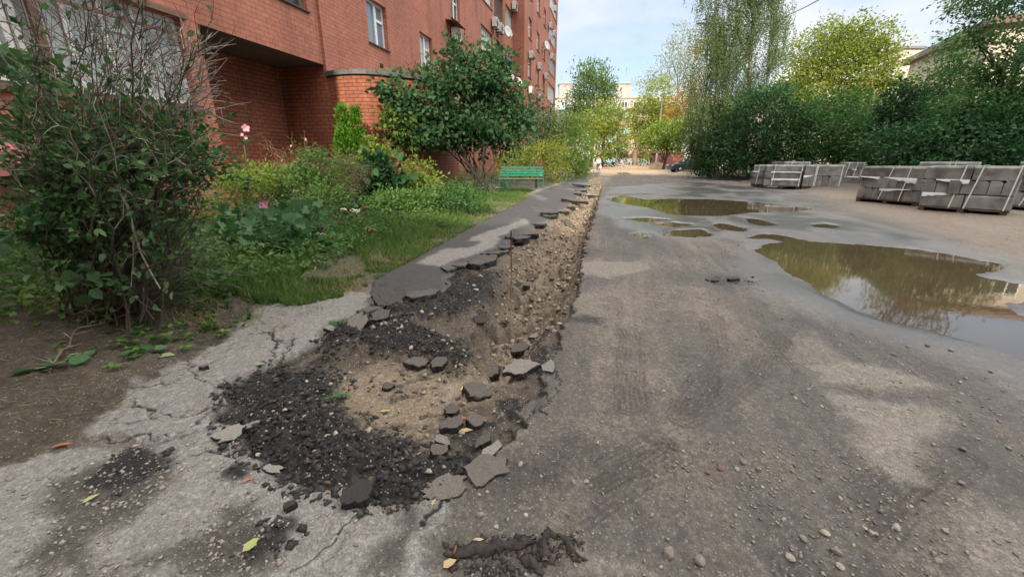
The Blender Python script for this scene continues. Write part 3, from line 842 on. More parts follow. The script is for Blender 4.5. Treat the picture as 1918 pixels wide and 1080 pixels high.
# low red roof of the basement stair in front of the near part
mb = MB()
_a, _b = -12.0, F(122, 300, .5)[0]
mb.add([FW(_a, .01, 1.62), FW(_b, .01, 1.62), FW(_b, .72, 1.30), FW(_a, .72, 1.30), FW(_a, .01, 1.56), FW(_b, .01, 1.56), FW(_b, .72, 1.16), FW(_a, .72, 1.16)],
       [(0, 1, 2, 3)[::-1], (4, 5, 6, 7), (3, 2, 6, 7)[::-1], (1, 5, 6, 2), (0, 3, 7, 4)])
mb.build('basement_roof', M_PINK, house)
mb = MB(); fbox(mb, _a, _b - .05, .012, .62, -.1, 1.17); mb.build('basement_wall', M_BRICK2, house)
# rounded one storey front
hz = FQ[2] - .05
path = [FW(0, 0, 0)[:2]] + [tuple(G(a, b, hz)[:2]) for a, b in ((626, 136.2), (640, 135), (662, 134), (685, 134), (705, 135.5), (722, 137.2), (745, 139.8), (765, 142))]
e = np.array(path[-1]); e0 = np.array(path[-2]); t0 = (e - e0) / np.linalg.norm(e - e0)
for k in range(1, 9):
    w_ = k / 8; t = t0 * (1 - w_) + FD * w_; t /= np.linalg.norm(t); e = e + t * .17; path.append(tuple(e))
e2 = e + FD * 1.6; path.append(tuple(e2))
q_ = (e2 - FQ[:2]); path.append(tuple(e2 - FN * (q_ @ FN - .01)))
pp = np.array(path); L_ = np.concatenate([[0], np.cumsum(np.linalg.norm(np.diff(pp, axis=0), axis=1))])
mb, tp, fl = MB(), MB(), MB()
nrm = np.gradient(pp, axis=0); nrm = np.stack([nrm[:, 1], -nrm[:, 0]], 1); nrm /= np.linalg.norm(nrm, axis=1)[:, None]
for i in range(len(pp) - 1):
    a, b = pp[i], pp[i + 1]
    mb.quad((*a, -.2), (*b, -.2), (*b, hz - .08), (*a, hz - .08), [(L_[i], -.2), (L_[i + 1], -.2), (L_[i + 1], hz - .08), (L_[i], hz - .08)])
    o0, o1 = a + nrm[i] * .07, b + nrm[i + 1] * .07
    i0, i1 = a - nrm[i] * .05, b - nrm[i + 1] * .05
    fl.quad((*o0, hz - .07), (*o1, hz - .07), (*o1, hz + .05), (*o0, hz + .05)); fl.quad((*o0, hz + .05), (*o1, hz + .05), (*i1, hz + .056), (*i0, hz + .056))
    fl.quad((*i0, hz - .08), (*i1, hz - .08), (*o1, hz - .07), (*o0, hz - .07))
mb.build('rounded_wall', M_BRICK2, house)
fl.build('flashing', plain('dark_flashing', (.085, .088, .092), .6, var=.3), house)  # darker grey than the other flashing
tp.add([(*p_, hz + .02) for p_ in pp], [tuple(range(len(pp)))[::-1]]); tp.build('porch_roof', M_GREYM, house)

# ---------------------------------------------------------------- things hung on the facade
def fthing(name, label, cat, s, off, z, group=None):
    o = thing(name, label, cat, FW(s, off, z), math.atan2(FD[1], FD[0]), group); return o     # local x along the wall, -y outwards
def make_ac(label, s, off, z):
    t = fthing('air_conditioner', label, 'air conditioner', s, off, z, 'outdoor air conditioner units on the brick facade')
    b = MB(); b.box((0, -.24, .28), (.80, .29, .55)); bevel(b.build('casing', M_ACW, t), .015)
    g = MB(); M_ = rot3(R(90), 0, 0); g.lathe([(.23, 0), (.23, .012), (.06, .014)], (-.12, -.392, .28), 16, M_)
    for k in range(5): g.box((.29, -.392, .12 + .08 * k), (.14, .006, .02))
    g.build('fan_grille', M_ACG, t)
    for sx in (-.28, .28):
        k = MB(); k.box((sx, -.2, -.02), (.035, .40, .035)); k.box((sx, -.012, -.14), (.035, .02, .26)); k.build('bracket', M_DARKM, t)
    return t
ac_px = [(855, 66, 0, 'boxed under a bent tin canopy below the third floor window'), (928, 43, 0, 'beside the brown framed loggia, upper one'), (937, 53, 0, 'just under the brown framed loggia'),
 (964, 12, 0, 'high near the inner corner of the facade'), (995, 103, OF, 'under the middle window of the first column past the corner'), (994.5, 169, OF, 'under the lowest window of the first column past the corner'),
 (1010.5, 124, OF, 'under the middle window of the second column'), (1010.5, 181, OF, 'under the lowest window of the second column'), (1023, 143, OF, 'between third column and end loggias, lower one'),
 (1023, 88, OF, 'between third column and end loggias, upper one'), (1031, 48, OF, 'at the left foot of the upper end loggia'), (1038, 63, OF, 'at the right foot of the upper end loggia'),
 (1033, 106, OF, 'at the left foot of the middle end loggia'), (1040, 17, OF, 'high at the far end of the facade'), (1034.5, 203, OF, 'lowest one at the far end of the facade')]
for i, (x, y, o, wd) in enumerate(ac_px):
    s, z = F(x, y, o + .2)
    lb = 'white air conditioner ' + wd
    if i == 0: ac0 = make_ac(lb, s, o, z - .28)
    else: dup(ac0, FW(s, o, z - .28), None, lb)
cn = fthing('tin_canopy', 'bent rusty tin canopy over the air conditioner below a window', 'canopy', F(855, 47, .3)[0], 0, F(855, 47, .3)[1])
b = MB(); b.add([(-.62, 0, .12), (.62, 0, .12), (.66, -.62, -.06), (-.66, -.58, .0), (-.62, 0, .10), (.62, 0, .10), (.66, -.62, -.08), (-.66, -.58, -.02)],
                [(0, 1, 2, 3), (7, 6, 5, 4), (3, 2, 6, 7), (1, 5, 6, 2), (0, 3, 7, 4)]); b.build('tin_sheet', M_RUST, cn)
for sx in (-.55, .55):
    b = MB(); b.tube([(sx, -.02, -.75), (sx, -.5, -.75), (sx, -.55, -.04)], .015, 5); b.build('stay', M_DARKM, cn)
def make_dish(label, s, off, z):
    t = fthing('satellite_dish', label, 'satellite dish', s, off, z, 'satellite dishes on the brick facade')
    M_ = rot3(R(72), 0, R(-28))
    d = MB(); d.lathe([(.02, 0), (.16, .02), (.30, .06), (.40, .115), (.405, .10), (.30, .045), (.16, .005), (.02, -.02)], (0, -.42, .1), 20, M_); d.build('dish_bowl', M_ACW, t)
    a = MB(); a.tube([(0, 0, 0), (0, -.25, 0), (0, -.40, .08)], .022, 6); a.build('wall_arm', M_DARKM, t)
    a = MB(); a.tube([(.05, -.45, -.25), (-.05, -.8, .12)], .012, 5); a.box((-.05, -.8, .16), (.07, .1, .07)); a.build('feed_arm', M_DARKM, t)
    return t
for i, (x, y, o, wd) in enumerate([(951, 61, 0, 'below the half open loggia window'), (955, 141, 0, 'on the lower loggia just above the lilac'), (971, 156, .4, 'with dark receiver beside the inner corner'), (1024, 86, OF, 'by the end loggias of the far part')]):
    s, z = F(x, y, o + .4)
    if i == 0: d0 = make_dish('white satellite dish ' + wd, s, o, z - .1)
    else: dup(d0, FW(s, o, z - .1), None, 'white satellite dish ' + wd)

# ================================================================ buildings further off
M_PANEL = plain('pale_concrete_panel', (.29, .285, .268), .85, var=.14, scale=.6)
M_TEAL = plain('teal_balcony_sheet', (.20, .33, .33), .6, var=.25, scale=3)
M_BEIGE = plain('beige_brick_wall', (.48, .36, .26), .9, var=.14, scale=.8)
M_PALE = plain('pale_plaster', (.46, .40, .33), .9, var=.16, scale=.7)
M_ROOFL = plain('light_sheet_roof', (.50, .55, .52), .5, var=.12, scale=.5)
M_DKROOF = plain('brown_cornice', (.12, .075, .06), .7, var=.2)
M_WPL = plain('whitewashed_plinth', (.62, .62, .60), .8)
def far_window(parent, x, y, z, w, h, rz=0.0, mat=None):
    f_ = MB(); f_.box((0, 0, 0), (w + .16, .08, h + .16)); f_.box((0, -.05, 0), (.06, .03, h))
    o = f_.build('window', M_WHITE, parent); o.location = (x, y, z); o.rotation_euler[2] = rz
    p_ = MB(); p_.box((-w / 4 - .02, -.045, 0), (w / 2 - .06, .02, h)); p_.box((w / 4 + .02, -.045, 0), (w / 2 - .06, .02, h)); p_.build('pane', mat or M_GLD, o)
    return o
def copy_win(o, parent, x, y, z):
    c = o.copy(); COL.objects.link(c); c.parent = parent; c.location = (x, y, z)
    for g in o.children: d = g.copy(); COL.objects.link(d); d.parent = c
# pale panel block closing the view
yb = 118.0
x0, x1 = P(1000, 250, yb)[0], P(1345, 250, yb)[0]; zt = P(1100, 181, yb)[2]
pb_ = thing('panel_block', 'long pale panel block with teal balconies beyond the trees at the end of the road', 'apartment block', ((x0 + x1) / 2, yb, 0))
hw = (x1 - x0) / 2
b = MB(); b.box((0, 6, zt / 2), (2 * hw, 12, zt)); b.box((0, -.05, zt - .2), (2 * hw + .4, .3, .4)); b.build('wall', M_PANEL, pb_)
for x, y, w in ((1062, 169, 24), (1170, 160, 24)):
    c_ = P(x, y, yb); b = MB(); b.box((c_[0] - (x0 + x1) / 2, 3, zt + 1.6), (w / 760 * yb, 4, 3.2)); b.box((c_[0] - (x0 + x1) / 2, 3, zt + 3.3), (w / 760 * yb + .5, 4.4, .2))
    b.tube([(c_[0] - (x0 + x1) / 2 + 1, 3, zt + 3), (c_[0] - (x0 + x1) / 2 + 1, 3, zt + 7.5)], .07, 4); b.tube([(c_[0] - (x0 + x1) / 2 - 1.3, 3, zt + 3), (c_[0] - (x0 + x1) / 2 - 1.3, 3, zt + 5.5)], .06, 4)
    b.build('lift_house', M_PANEL, pb_)
w0 = None; nx = int(2 * hw / 3.2)
for fl_ in range(7):
    zz = zt - 2.0 - 2.75 * fl_
    if zz < 1: break
    for k in range(nx):
        xx = -hw + 1.6 + 3.2 * k
        if k % 4 == 2:
            b = MB(); b.box((xx, -.6, zz - .75), (3.0, 1.1, 1.05)); b.build('balcony', M_TEAL, pb_)
        if w0 is None: w0 = far_window(pb_, xx, -.04, zz, 1.5, 1.4)
        else: copy_win(w0, pb_, xx, -.04, zz)
# beige gable house
yb = 84.0
a, c_ = P(1178, 250, yb), P(1262, 250, yb); zt = P(1190, 207, yb)[2]
gb = thing('beige_brick_house', 'beige brick house end wall with brown cornice and white plinth behind the leaning tree', 'house', ((a[0] + c_[0]) / 2, yb, 0))
hw = (c_[0] - a[0]) / 2
b = MB(); b.box((0, 5, zt / 2 + .8), (2 * hw, 10, zt - 1.6)); b.build('wall', M_BEIGE, gb)
b = MB(); b.box((0, 4.9, .8), (2 * hw + .2, 10.2, 1.5)); b.build('plinth', M_WPL, gb)
b = MB(); b.box((0, 4.9, 1.85), (2 * hw + .3, 10.3, .6)); b.build('red_band', M_PINK, gb)
b = MB(); b.box((0, 4.9, zt + .1), (2 * hw + 1.0, 10.9, .45)); b.add([(-hw - .5, -.6, zt + .33), (hw + .5, -.6, zt + .33), (hw + .5, 10.4, zt + .33), (-hw - .5, 10.4, zt + .33), (0, 1.5, zt + 1.3), (0, 8.5, zt + 1.3)], [(0, 1, 4), (1, 2, 5, 4), (2, 3, 5), (3, 0, 4, 5)]); b.build('roof', M_DKROOF, gb)
w1 = None
for fl_ in range(3):
    for k in (-.55, .1, .6):
        if w1 is None: w1 = far_window(gb, hw * k, -.04, 4.2, 1.3, 1.5)
        else: copy_win(w1, gb, hw * k, -.04, 4.2 + 2.9 * fl_)
for fl_ in range(3):
    b = MB(); b.box((-hw - .5, 1.2, 3.6 + 2.9 * fl_), (1.0, 2.4, 1.0)); b.build('balcony', M_TEAL, gb)
# low pink house left of the road end, behind the hedge
a = P(1062, 245, 74)
hb = thing('low_pink_house', 'low pinkish house with grey eaves seen past the end of the brick building', 'house', (a[0], 74, 0))
zt = P(1060, 246, 74)[2]
b = MB(); b.box((-4, 4, zt / 2), (13, 8, zt)); b.build('wall', M_PALE, hb)
b = MB(); b.box((-4, 4, zt + .15), (14, 9, .3)); b.add([(-11, -.5, zt + .3), (3, -.5, zt + .3), (3, 8.5, zt + .3), (-11, 8.5, zt + .3), (-8, 4, zt + 3.5), (0, 4, zt + 3.5)], [(0, 1, 5, 4), (1, 2, 5), (2, 3, 4, 5), (3, 0, 4)]); b.build('roof', M_CONC, hb)
far_window(hb, -1.2, -.04, zt - 1.5, 1.2, 1.4); far_window(hb, -4.2, -.04, zt - 1.5, 1.2, 1.4)
# red transformer hut
a = P(1254, 305, 66)
kh = thing('red_hut', 'small red flat roofed hut beside the parked car', 'hut', (a[0], 66, 0))
b = MB(); b.box((0, 1.5, 1.1), (4.2, 3, 2.2)); b.build('wall', M_PINK, kh); b = MB(); b.box((0, 1.5, 2.29), (4.6, 3.4, .18)); b.build('roof', M_CONC, kh); b = MB(); b.box((-1, -.03, .95), (.9, .06, 1.9)); b.build('door', M_DKROOF, kh)
# pale house with a light metal roof behind the right hand trees
yb = 52.0
a, c_ = P(1500, 200, yb), P(1990, 200, yb); ze = P(1750, 150, yb)[2]; zr = P(1750, 103, yb + 5)[2]
rb_ = thing('pale_house_with_light_roof', 'pale house with light metal roof and square roof lantern behind the maple', 'house', ((a[0] + c_[0]) / 2, yb, 0)); hw = (c_[0] - a[0]) / 2
b = MB(); b.box((0, 5, ze / 2), (2 * hw, 10, ze)); b.build('wall', M_PALE, rb_)
b = MB(); b.add([(-hw - .5, -.5, ze), (hw + .5, -.5, ze), (hw + .5, 10.5, ze), (-hw - .5, 10.5, ze), (-hw + 3, 5, zr), (hw - 3, 5, zr)], [(0, 1, 5, 4), (1, 2, 5), (2, 3, 4, 5), (3, 0, 4)]); b.build('roof', M_ROOFL, rb_)
lx = P(1697, 110, yb + 1)[0] - (a[0] + c_[0]) / 2; lz = P(1697, 122, yb + 1)[2]
b = MB(); b.box((lx, 1.6, lz), (2.6, 3.0, 3.2), None, .8); b.build('roof_lantern', M_PALE, rb_); b = MB(); b.box((lx, 1.6, lz + 1.65), (2.5, 2.9, .25)); b.build('lantern_cap', M_CONC, rb_)
w2_ = None
for fl_ in range(3):
    for k in range(11):
        xx, zz = -hw + 2 + k * (2 * hw - 4) / 10, ze - 2 - 2.9 * fl_
        if w2_ is None: w2_ = far_window(rb_, xx, -.04, zz, 1.3, 1.6, mat=M_GLL)
        else: copy_win(w2_, rb_, xx, -.04, zz)
# taller house at the right edge
c_ = P(1862, 60, 34.0); zt = c_[2] + 0.4
tb = thing('tall_beige_house', 'tall beige house with dark eaves at the top right behind the ash tree', 'house', (c_[0], 34.0, 0), R(-24))
b = MB(); b.box((9, 7, zt / 2), (18, 14, zt)); b.build('wall', M_PALE, tb)
b = MB(); b.box((9, 7, zt + .25), (19.2, 15.2, .5)); b.build('roof', M_DKROOF, tb)
w3 = None
for fl_ in range(4):
    for k in range(5):
        if w3 is None: w3 = far_window(tb, 2.2 + 3.4 * k, -.04, zt - 2.2, 1.4, 1.6)
        else: copy_win(w3, tb, 2.2 + 3.4 * k, -.04, zt - 2.2 - 2.9 * fl_)
# ================================================================ leaves, twigs and trees
def unit(a): return a / (np.linalg.norm(a, axis=-1, keepdims=True) + 1e-9)
def leaf_arrays(C, D, N, L, W, shape='simple', rnd=None, fold=.18):
    """leaf blades: C base points, D growing direction, N upper side, L length, W width"""
    n = len(C); D = unit(D); S = unit(np.cross(D, N)); N = np.cross(S, D)
    L = np.broadcast_to(L, (n,))[:, None]; W = np.broadcast_to(W, (n,))[:, None]
    if rnd is None: rnd = rng.random(n)
    if shape == 'simple':
        V = np.stack([C, C + D * L * .45 + S * W * .5 + N * W * fold, C + D * L - N * L * .08, C + D * L * .45 - S * W * .5 + N * W * fold], 1)
        T = np.array([[0, 1, 2], [0, 2, 3]])
    elif shape == 'broad':
        pts = [(0, 0, 0), (.5, 0, -.02), (1, 0, -.14), (.22, .42, .10), (.62, .40, .06), (.22, -.42, .10), (.62, -.40, .06)]
        V = np.stack([C + D * L * a + S * W * b + N * W * c for a, b, c in pts], 1)
        T = np.array([[0, 3, 1], [3, 4, 1], [4, 2, 1], [0, 1, 5], [5, 1, 6], [6, 1, 2]])
    elif shape == 'lobed':
        prof = [(.05, .14), (-.10, .42), (.18, .34), (.38, .52), (.50, .22), (.78, .30), (1.0, .0)]
        pts = [(.32, 0, -.03)] + [(a, b, .07 * (1 if i % 2 else -.3)) for i, (a, b) in enumerate(prof)] + [(a, -b, .07 * (1 if i % 2 else -.3)) for i, (a, b) in list(enumerate(prof))[-2::-1]]
        V = np.stack([C + D * L * a + S * W * b + N * W * c for a, b, c in pts], 1)
        k = len(pts) - 1
        T = np.array([[0, i, i % k + 1] for i in range(1, k + 1)])[:, ::-1]
    m = V.shape[1]
    Tt = (T[None] + (np.arange(n) * m)[:, None, None]).reshape(-1, 3)
    return V.reshape(-1, 3), Tt, np.repeat(rnd, m)
def leaf_mesh(name, parts):
    vs, ts, rs, o = [], [], [], 0
    for V, T, r in parts: vs.append(V); ts.append(T + o); rs.append(r); o += len(V)
    return np_mesh(name, np.concatenate(vs), np.concatenate(ts), {'rnd': np.clip(np.concatenate(rs), 0, 1)})
def ball(n):
    v = rng.normal(size=(n, 3)); return unit(v) * (rng.random((n, 1)) ** (1 / 3))
def in_blobs(blobs, n, shell=.55):
    """n points in a set of ellipsoids (centre, radii), kept towards the outside"""
    vol = np.array([np.prod(b[1]) ** (2 / 3.) for b in blobs]); k = rng.choice(len(blobs), n, p=vol / vol.sum())
    u = unit(rng.normal(size=(n, 3))); r = shell + (1 - shell) * rng.random((n, 1)) ** .6
    C = np.array([b[0] for b in blobs])[k]; Rr = np.array([b[1] for b in blobs])[k]
    r = r * (0.86 + .3 * rng.random((n, 1)))
    return C + u * r * Rr, u
def crown(name, blobs, mat, parent, clumps, per, csize, L, W, shape='simple', shell=.5, up=.5, droop=0.0, rvar=(.0, 1.0), flat=.6):
    cc, cu = in_blobs(blobs, clumps, shell)
    zmin = min(b[0][2] - b[1][2] for b in blobs)
    tone = rng.random(clumps)
    ci = np.repeat(np.arange(clumps), per)
    sz = csize * (.6 + .8 * rng.random(clumps))
    off = rng.normal(size=(len(ci), 3)) * np.array([1, 1, flat]) * .5
    C = cc[ci] + off * sz[ci][:, None]
    D = unit(off * .8 + cu[ci] * .7 + rng.normal(size=off.shape) * .6 - np.array([0, 0, droop]))
    N = unit(rng.normal(size=off.shape) * .75 + np.array([0, 0, up]) + cu[ci] * .35)
    r = np.clip(.72 * tone[ci] + .28 * rng.random(len(ci)), 0, 1) * (rvar[1] - rvar[0]) + rvar[0]
    me = leaf_mesh(name, [leaf_arrays(C, D, N, L * (.65 + .7 * rng.random(len(C))), W * (.65 + .7 * rng.random(len(C))), shape, r)])
    link(name, me, mat, parent)
    return cc
def limb_path(a, b, sag=0.0, n=6, wob=.06):
    a, b = np.array(a, float), np.array(b, float); t = np.linspace(0, 1, n)[:, None]
    d = np.linalg.norm(b - a)
    p = a * (1 - t) + b * t; p[:, 2] += (np.sin(t[:, 0] * math.pi) * sag * d)
    w = rng.normal(size=(n, 3)) * wob * d * np.sin(t * math.pi)
    return p + w
def blobpx(lst):
    """(row/column, depth, half width, half height in photograph pixels [, depth radius m]) -> ellipsoids at that real place"""
    out = []
    for q in lst:
        x, y, Y, rx, ry = q[:5]
        c = P(x, y, Y); k = Y / FPX * 1.0
        out.append((c, np.array([rx * k, q[5] if len(q) > 5 else rx * k, ry * k])))
    return out
M_BARK = plain('grey_brown_bark', (.10, .078, .058), .9, var=.4, scale=20, bump=.6)
M_BARKD = plain('dark_bark', (.045, .036, .028), .9, var=.4, scale=25, bump=.5)
M_BIRCH = plain('birch_bark', (.22, .21, .19), .8, var=.45, scale=9, bump=.3)
M_BARKL = plain('sunlit_tan_bark', (.20, .15, .10), .9, var=.35, scale=12, bump=.5)
def tree(name, label, cat, base, tr, blobs, mat, bark=None, clumps=300, per=18, csize=.5, L=.14, W=.09, limbs=14, group=None, top=None, **kw):
    """tapered trunk with limbs to the crown's clumps, and the crown"""
    base = np.array(base, float)
    t = thing(name, label, cat, tuple(base), 0, group)
    bl = [(b[0] - base, b[1]) for b in blobs]
    cc = crown('crown', bl, mat, t, clumps, per, csize, L, W, **kw)
    top = (np.mean([b[0] for b in bl], axis=0) if top is None else np.array(top, float) - base)
    m = MB()
    tp_ = limb_path((0, 0, -.1), top, 0, 8, .025)
    m.tube(tp_, np.linspace(tr, tr * .30, 8) * np.array([1.35, 1.05, 1, 1, 1, 1, 1, 1]), 9)
    m.build('trunk', bark or M_BARK, t)
    m = MB()
    for k in rng.choice(len(cc), min(limbs, len(cc)), replace=False):
        q = tp_[rng.integers(2, 8)]
        if cc[k][2] < q[2] - .3: q = tp_[2]
        m.tube(limb_path(q, cc[k], .06, 5, .04), np.linspace(tr * .34, tr * .06, 5), 5, False)
    m.build('limb', bark or M_BARK, t)
    return t
def shrub(name, label, cat, base, blobs, mat, stems=10, bark=None, clumps=120, per=16, csize=.3, L=.09, W=.06, sr=.012, group=None, **kw):
    base = np.array(base, float)
    t = thing(name, label, cat, tuple(base), 0, group)
    bl = [(b[0] - base, b[1]) for b in blobs]
    cc = crown('foliage', bl, mat, t, clumps, per, csize, L, W, **kw)
    m = MB(); w = max(b[1][0] for b in bl)
    for k in rng.choice(len(cc), min(stems, len(cc)), replace=False):
        a = np.array([rng.normal() * .12 * w, rng.normal() * .12 * w, -.05])
        m.tube(limb_path(a, cc[k], .08, 6, .05), np.linspace(sr, sr * .3, 6), 5, False)
    if stems: m.build('stem', bark or M_BARKD, t)
    return t
LF = {k: leafmat('leaf_' + k, v) for k, v in dict(
 lilac=[(.018, .050, .020), (.034, .088, .034), (.062, .135, .052)],
 dark=[(.014, .042, .017), (.028, .080, .030), (.058, .130, .048)],
 bush=[(.018, .056, .016), (.040, .102, .026), (.090, .170, .042)],
 hedge=[(.050, .095, .020), (.085, .150, .030), (.14, .20, .040)],
 poplar=[(.050, .092, .030), (.085, .145, .045), (.125, .185, .060)],
 yellowgreen=[(.085, .130, .022), (.150, .195, .030), (.23, .25, .040)],
 maple=[(.075, .115, .022), (.135, .180, .028), (.22, .225, .042)],
 birch=[(.050, .080, .030), (.085, .130, .048), (.13, .180, .068)],
 willow=[(.10, .14, .07), (.15, .19, .10), (.20, .23, .13)],
 orange=[(.16, .11, .03), (.26, .16, .04), (.32, .20, .06)],
 ash=[(.028, .075, .024), (.055, .125, .036), (.10, .185, .052)],
 thuja=[(.042, .125, .014), (.080, .205, .020), (.13, .28, .030)],
 weed=[(.030, .080, .022), (.066, .145, .036), (.13, .21, .056)],
 lime=[(.085, .155, .026), (.135, .205, .036), (.22, .255, .05)],
 mallow=[(.038, .10, .042), (.068, .150, .066), (.11, .20, .09)],
 dry=[(.10, .085, .05), (.15, .125, .07), (.17, .16, .08)],
 grass=[(.052, .105, .026), (.092, .165, .042), (.17, .21, .072)],
 straw=[(.20, .165, .09), (.27, .22, .12), (.33, .28, .17)],
 shrub=[(.026, .068, .024), (.050, .118, .038), (.095, .175, .062)],
 rust=[(.10, .040, .018), (.14, .055, .022), (.19, .085, .03)],
).items()}

# ---------------------------------------------------------------- the lilac with bare stems beside the pavement
YL = 14.4
b0 = P(903, 340, YL); b0[2] = gz1(b0[0], b0[1])
tl = shrub('lilac_tree', 'dark green many stemmed lilac tree by the pavement left of the bench', 'tree', b0,
 blobpx([(858, 190, YL, 95, 70, 1.5), (800, 205, YL - .7, 62, 62, 1.0), (930, 215, YL + .2, 52, 70, 1.1), (890, 140, YL, 62, 46, .9), (855, 112, YL, 14, 34, .3), (925, 112, YL, 22, 32, .4), (775, 240, YL - 1.6, 48, 40, .7), (748, 175, YL - 1.9, 32, 26, .4), (885, 240, YL - .3, 70, 32, 1.1), (965, 215, YL + .4, 24, 46, .7)]),
 LF['lilac'], stems=0, clumps=540, per=17, csize=.42, L=.145, W=.115, shape='broad', shell=.35, up=.5, droop=.35)
m = MB()
for k in range(24):
    a = np.array([rng.normal() * .22, rng.normal() * .18, -.08])
    tx, ty, tz = rng.uniform(745, 955), rng.uniform(130, 250), YL + rng.uniform(-.8, .6)
    if tx < 790: tz = YL - 1.7
    e = P(tx, ty, tz) - b0
    m.tube(limb_path(a, e, -.05 if abs(e[0]) < 1 else .06, 8, .022), np.linspace(.034, .008, 8) * rng.uniform(.6, 1.2), 6, False)
m.build('stem', M_BARKD, tl)
crown('foliage', [(c - b0, r) for c, r in blobpx([(735, 222, 12.2, 22, 14, .3), (748, 260, 12.2, 28, 18, .3), (716, 212, 12.2, 9, 5, .2)])], LF['hedge'], tl, 26, 12, .30, .12, .10, shape='broad', droop=.3)  # lighter leaf colour put in for the sun on this spray
# bushes and hedge beyond it
YH = 25.0
def onground(px, Y, dz=0):
    q = P(px, 330, Y); z = gz1(q[0], q[1]); return np.array([q[0], q[1], z + dz])
shrub('dark_bush', 'dark green bush against the brick wall behind the lilac', 'bush', onground(985, YH + 3), blobpx([(985, 225, YH + 3, 40, 42), (960, 270, YH + 1, 40, 40), (1015, 255, YH + 4, 24, 40)]), LF['dark'], clumps=170, per=18, csize=.6, L=.15, W=.10)
shrub('dense_hedge_bush', 'tall dense green hedge bush on the left edge of the road', 'bush', onground(1080, YH + 9), blobpx([(1062, 262, YH + 4, 44, 46, 2.2), (1080, 280, YH + 9, 22, 46, 2.4), (1040, 240, YH + 5, 40, 30, 1.5), (1094, 292, YH + 14, 9, 30, 2), (1072, 312, YH + 5, 32, 26, 1.5), (1083, 318, YH + 10, 14, 18, 1.5)]), LF['hedge'], clumps=430, per=18, csize=.55, L=.14, W=.10)
shrub('light_green_bush', 'bright light green bush right behind the green bench', 'bush', onground(990, YH - 1.2), blobpx([(965, 312, YH - 1.2, 34, 24, .8), (1005, 300, YH - .8, 40, 30, 1.0), (1040, 318, YH, 22, 26, .8), (1035, 290, YH, 30, 26, .9)]), LF['yellowgreen'], clumps=230, per=17, csize=.42, L=.13, W=.09)
# ---------------------------------------------------------------- trees down the road
def T(*a, **k): return tree(*a, **k)
T('poplar_tree', 'tall pointed green poplar rising over the far road behind the hedge', 'tree', onground(1105, 72), .30, blobpx([(1108, 180, 72, 36, 44, 4), (1090, 160, 72, 16, 34, 2), (1118, 150, 72, 10, 30, 2), (1100, 145, 72, 10, 32, 2), (1140, 185, 72, 14, 34, 2), (1130, 160, 72, 9, 34, 2), (1078, 195, 72, 15, 26, 2), (1110, 225, 72, 44, 26, 4)]), LF['poplar'], clumps=420, per=16, csize=1.1, L=.38, W=.24, shell=.4, up=.3, droop=-.5)
T('yellow_green_tree', 'yellow green tree in front of the poplar at the far left of the road', 'tree', onground(1128, 62), .20, blobpx([(1140, 225, 62, 24, 34, 2.5), (1115, 225, 60, 24, 22, 2.5), (1145, 260, 62, 24, 30, 2.5), (1120, 270, 60, 22, 26, 2)]), LF['yellowgreen'], clumps=260, per=16, csize=.9, L=.32, W=.22, top=P(1130, 240, 62))
shrub('far_dark_bush', 'dark bush low under the yellow green tree behind the walking person', 'bush', onground(1140, 66), blobpx([(1135, 296, 66, 24, 18, 2), (1165, 298, 66, 16, 15, 2), (1215, 300, 70, 26, 14, 2), (1160, 280, 68, 18, 20, 2), (1152, 285, 67, 20, 18, 2)]), LF['bush'], clumps=110, per=15, csize=.8, L=.3, W=.2)
T('leaning_tree', 'leaning tree with pale sunlit trunk standing at the end of the road', 'tree', onground(1187, 68), .42, blobpx([(1225, 215, 69, 40, 30, 3), (1210, 245, 69, 30, 26, 3), (1235, 180, 70, 22, 30, 3), (1245, 240, 68, 28, 28, 3), (1190, 262, 68, 18, 14, 2), (1205, 215, 70, 26, 26, 3), (1218, 280, 69, 26, 20, 2)]), LF['yellowgreen'], M_BARKL, clumps=520, per=16, csize=.9, L=.32, W=.22, top=P(1200, 230, 68.5))
T('young_lime_tree', 'low yellow leaved tree left of the parked car', 'tree', onground(1241, 58), .20, blobpx([(1245, 250, 58, 40, 22, 2.5), (1265, 262, 58, 26, 20, 2), (1225, 262, 58, 22, 18, 2), (1280, 245, 57, 18, 22, 2)]), LF['lime'], M_BARKD, clumps=250, per=15, csize=.8, L=.30, W=.22, rvar=(0, .9))
T('pale_willow', 'tall thin pale willow standing against the sky left of the birch', 'tree', onground(1275, 92), .28, blobpx([(1262, 105, 92, 26, 40, 4), (1285, 80, 92, 26, 34, 4), (1245, 140, 92, 22, 30, 4), (1300, 120, 92, 22, 40, 4), (1215, 160, 92, 24, 20, 4)]), LF['willow'], clumps=300, per=9, csize=1.6, L=.5, W=.16, droop=-.4, shell=.2)
T('orange_leaved_tree', 'small tree turning orange in front of the willow', 'tree', onground(1300, 60), .15, blobpx([(1300, 185, 60, 20, 34, 2), (1285, 215, 60, 26, 26, 2), (1312, 100, 60, 10, 22, 1.5), (1268, 200, 60, 16, 22, 2)]), LF['orange'], clumps=170, per=14, csize=.9, L=.28, W=.2)
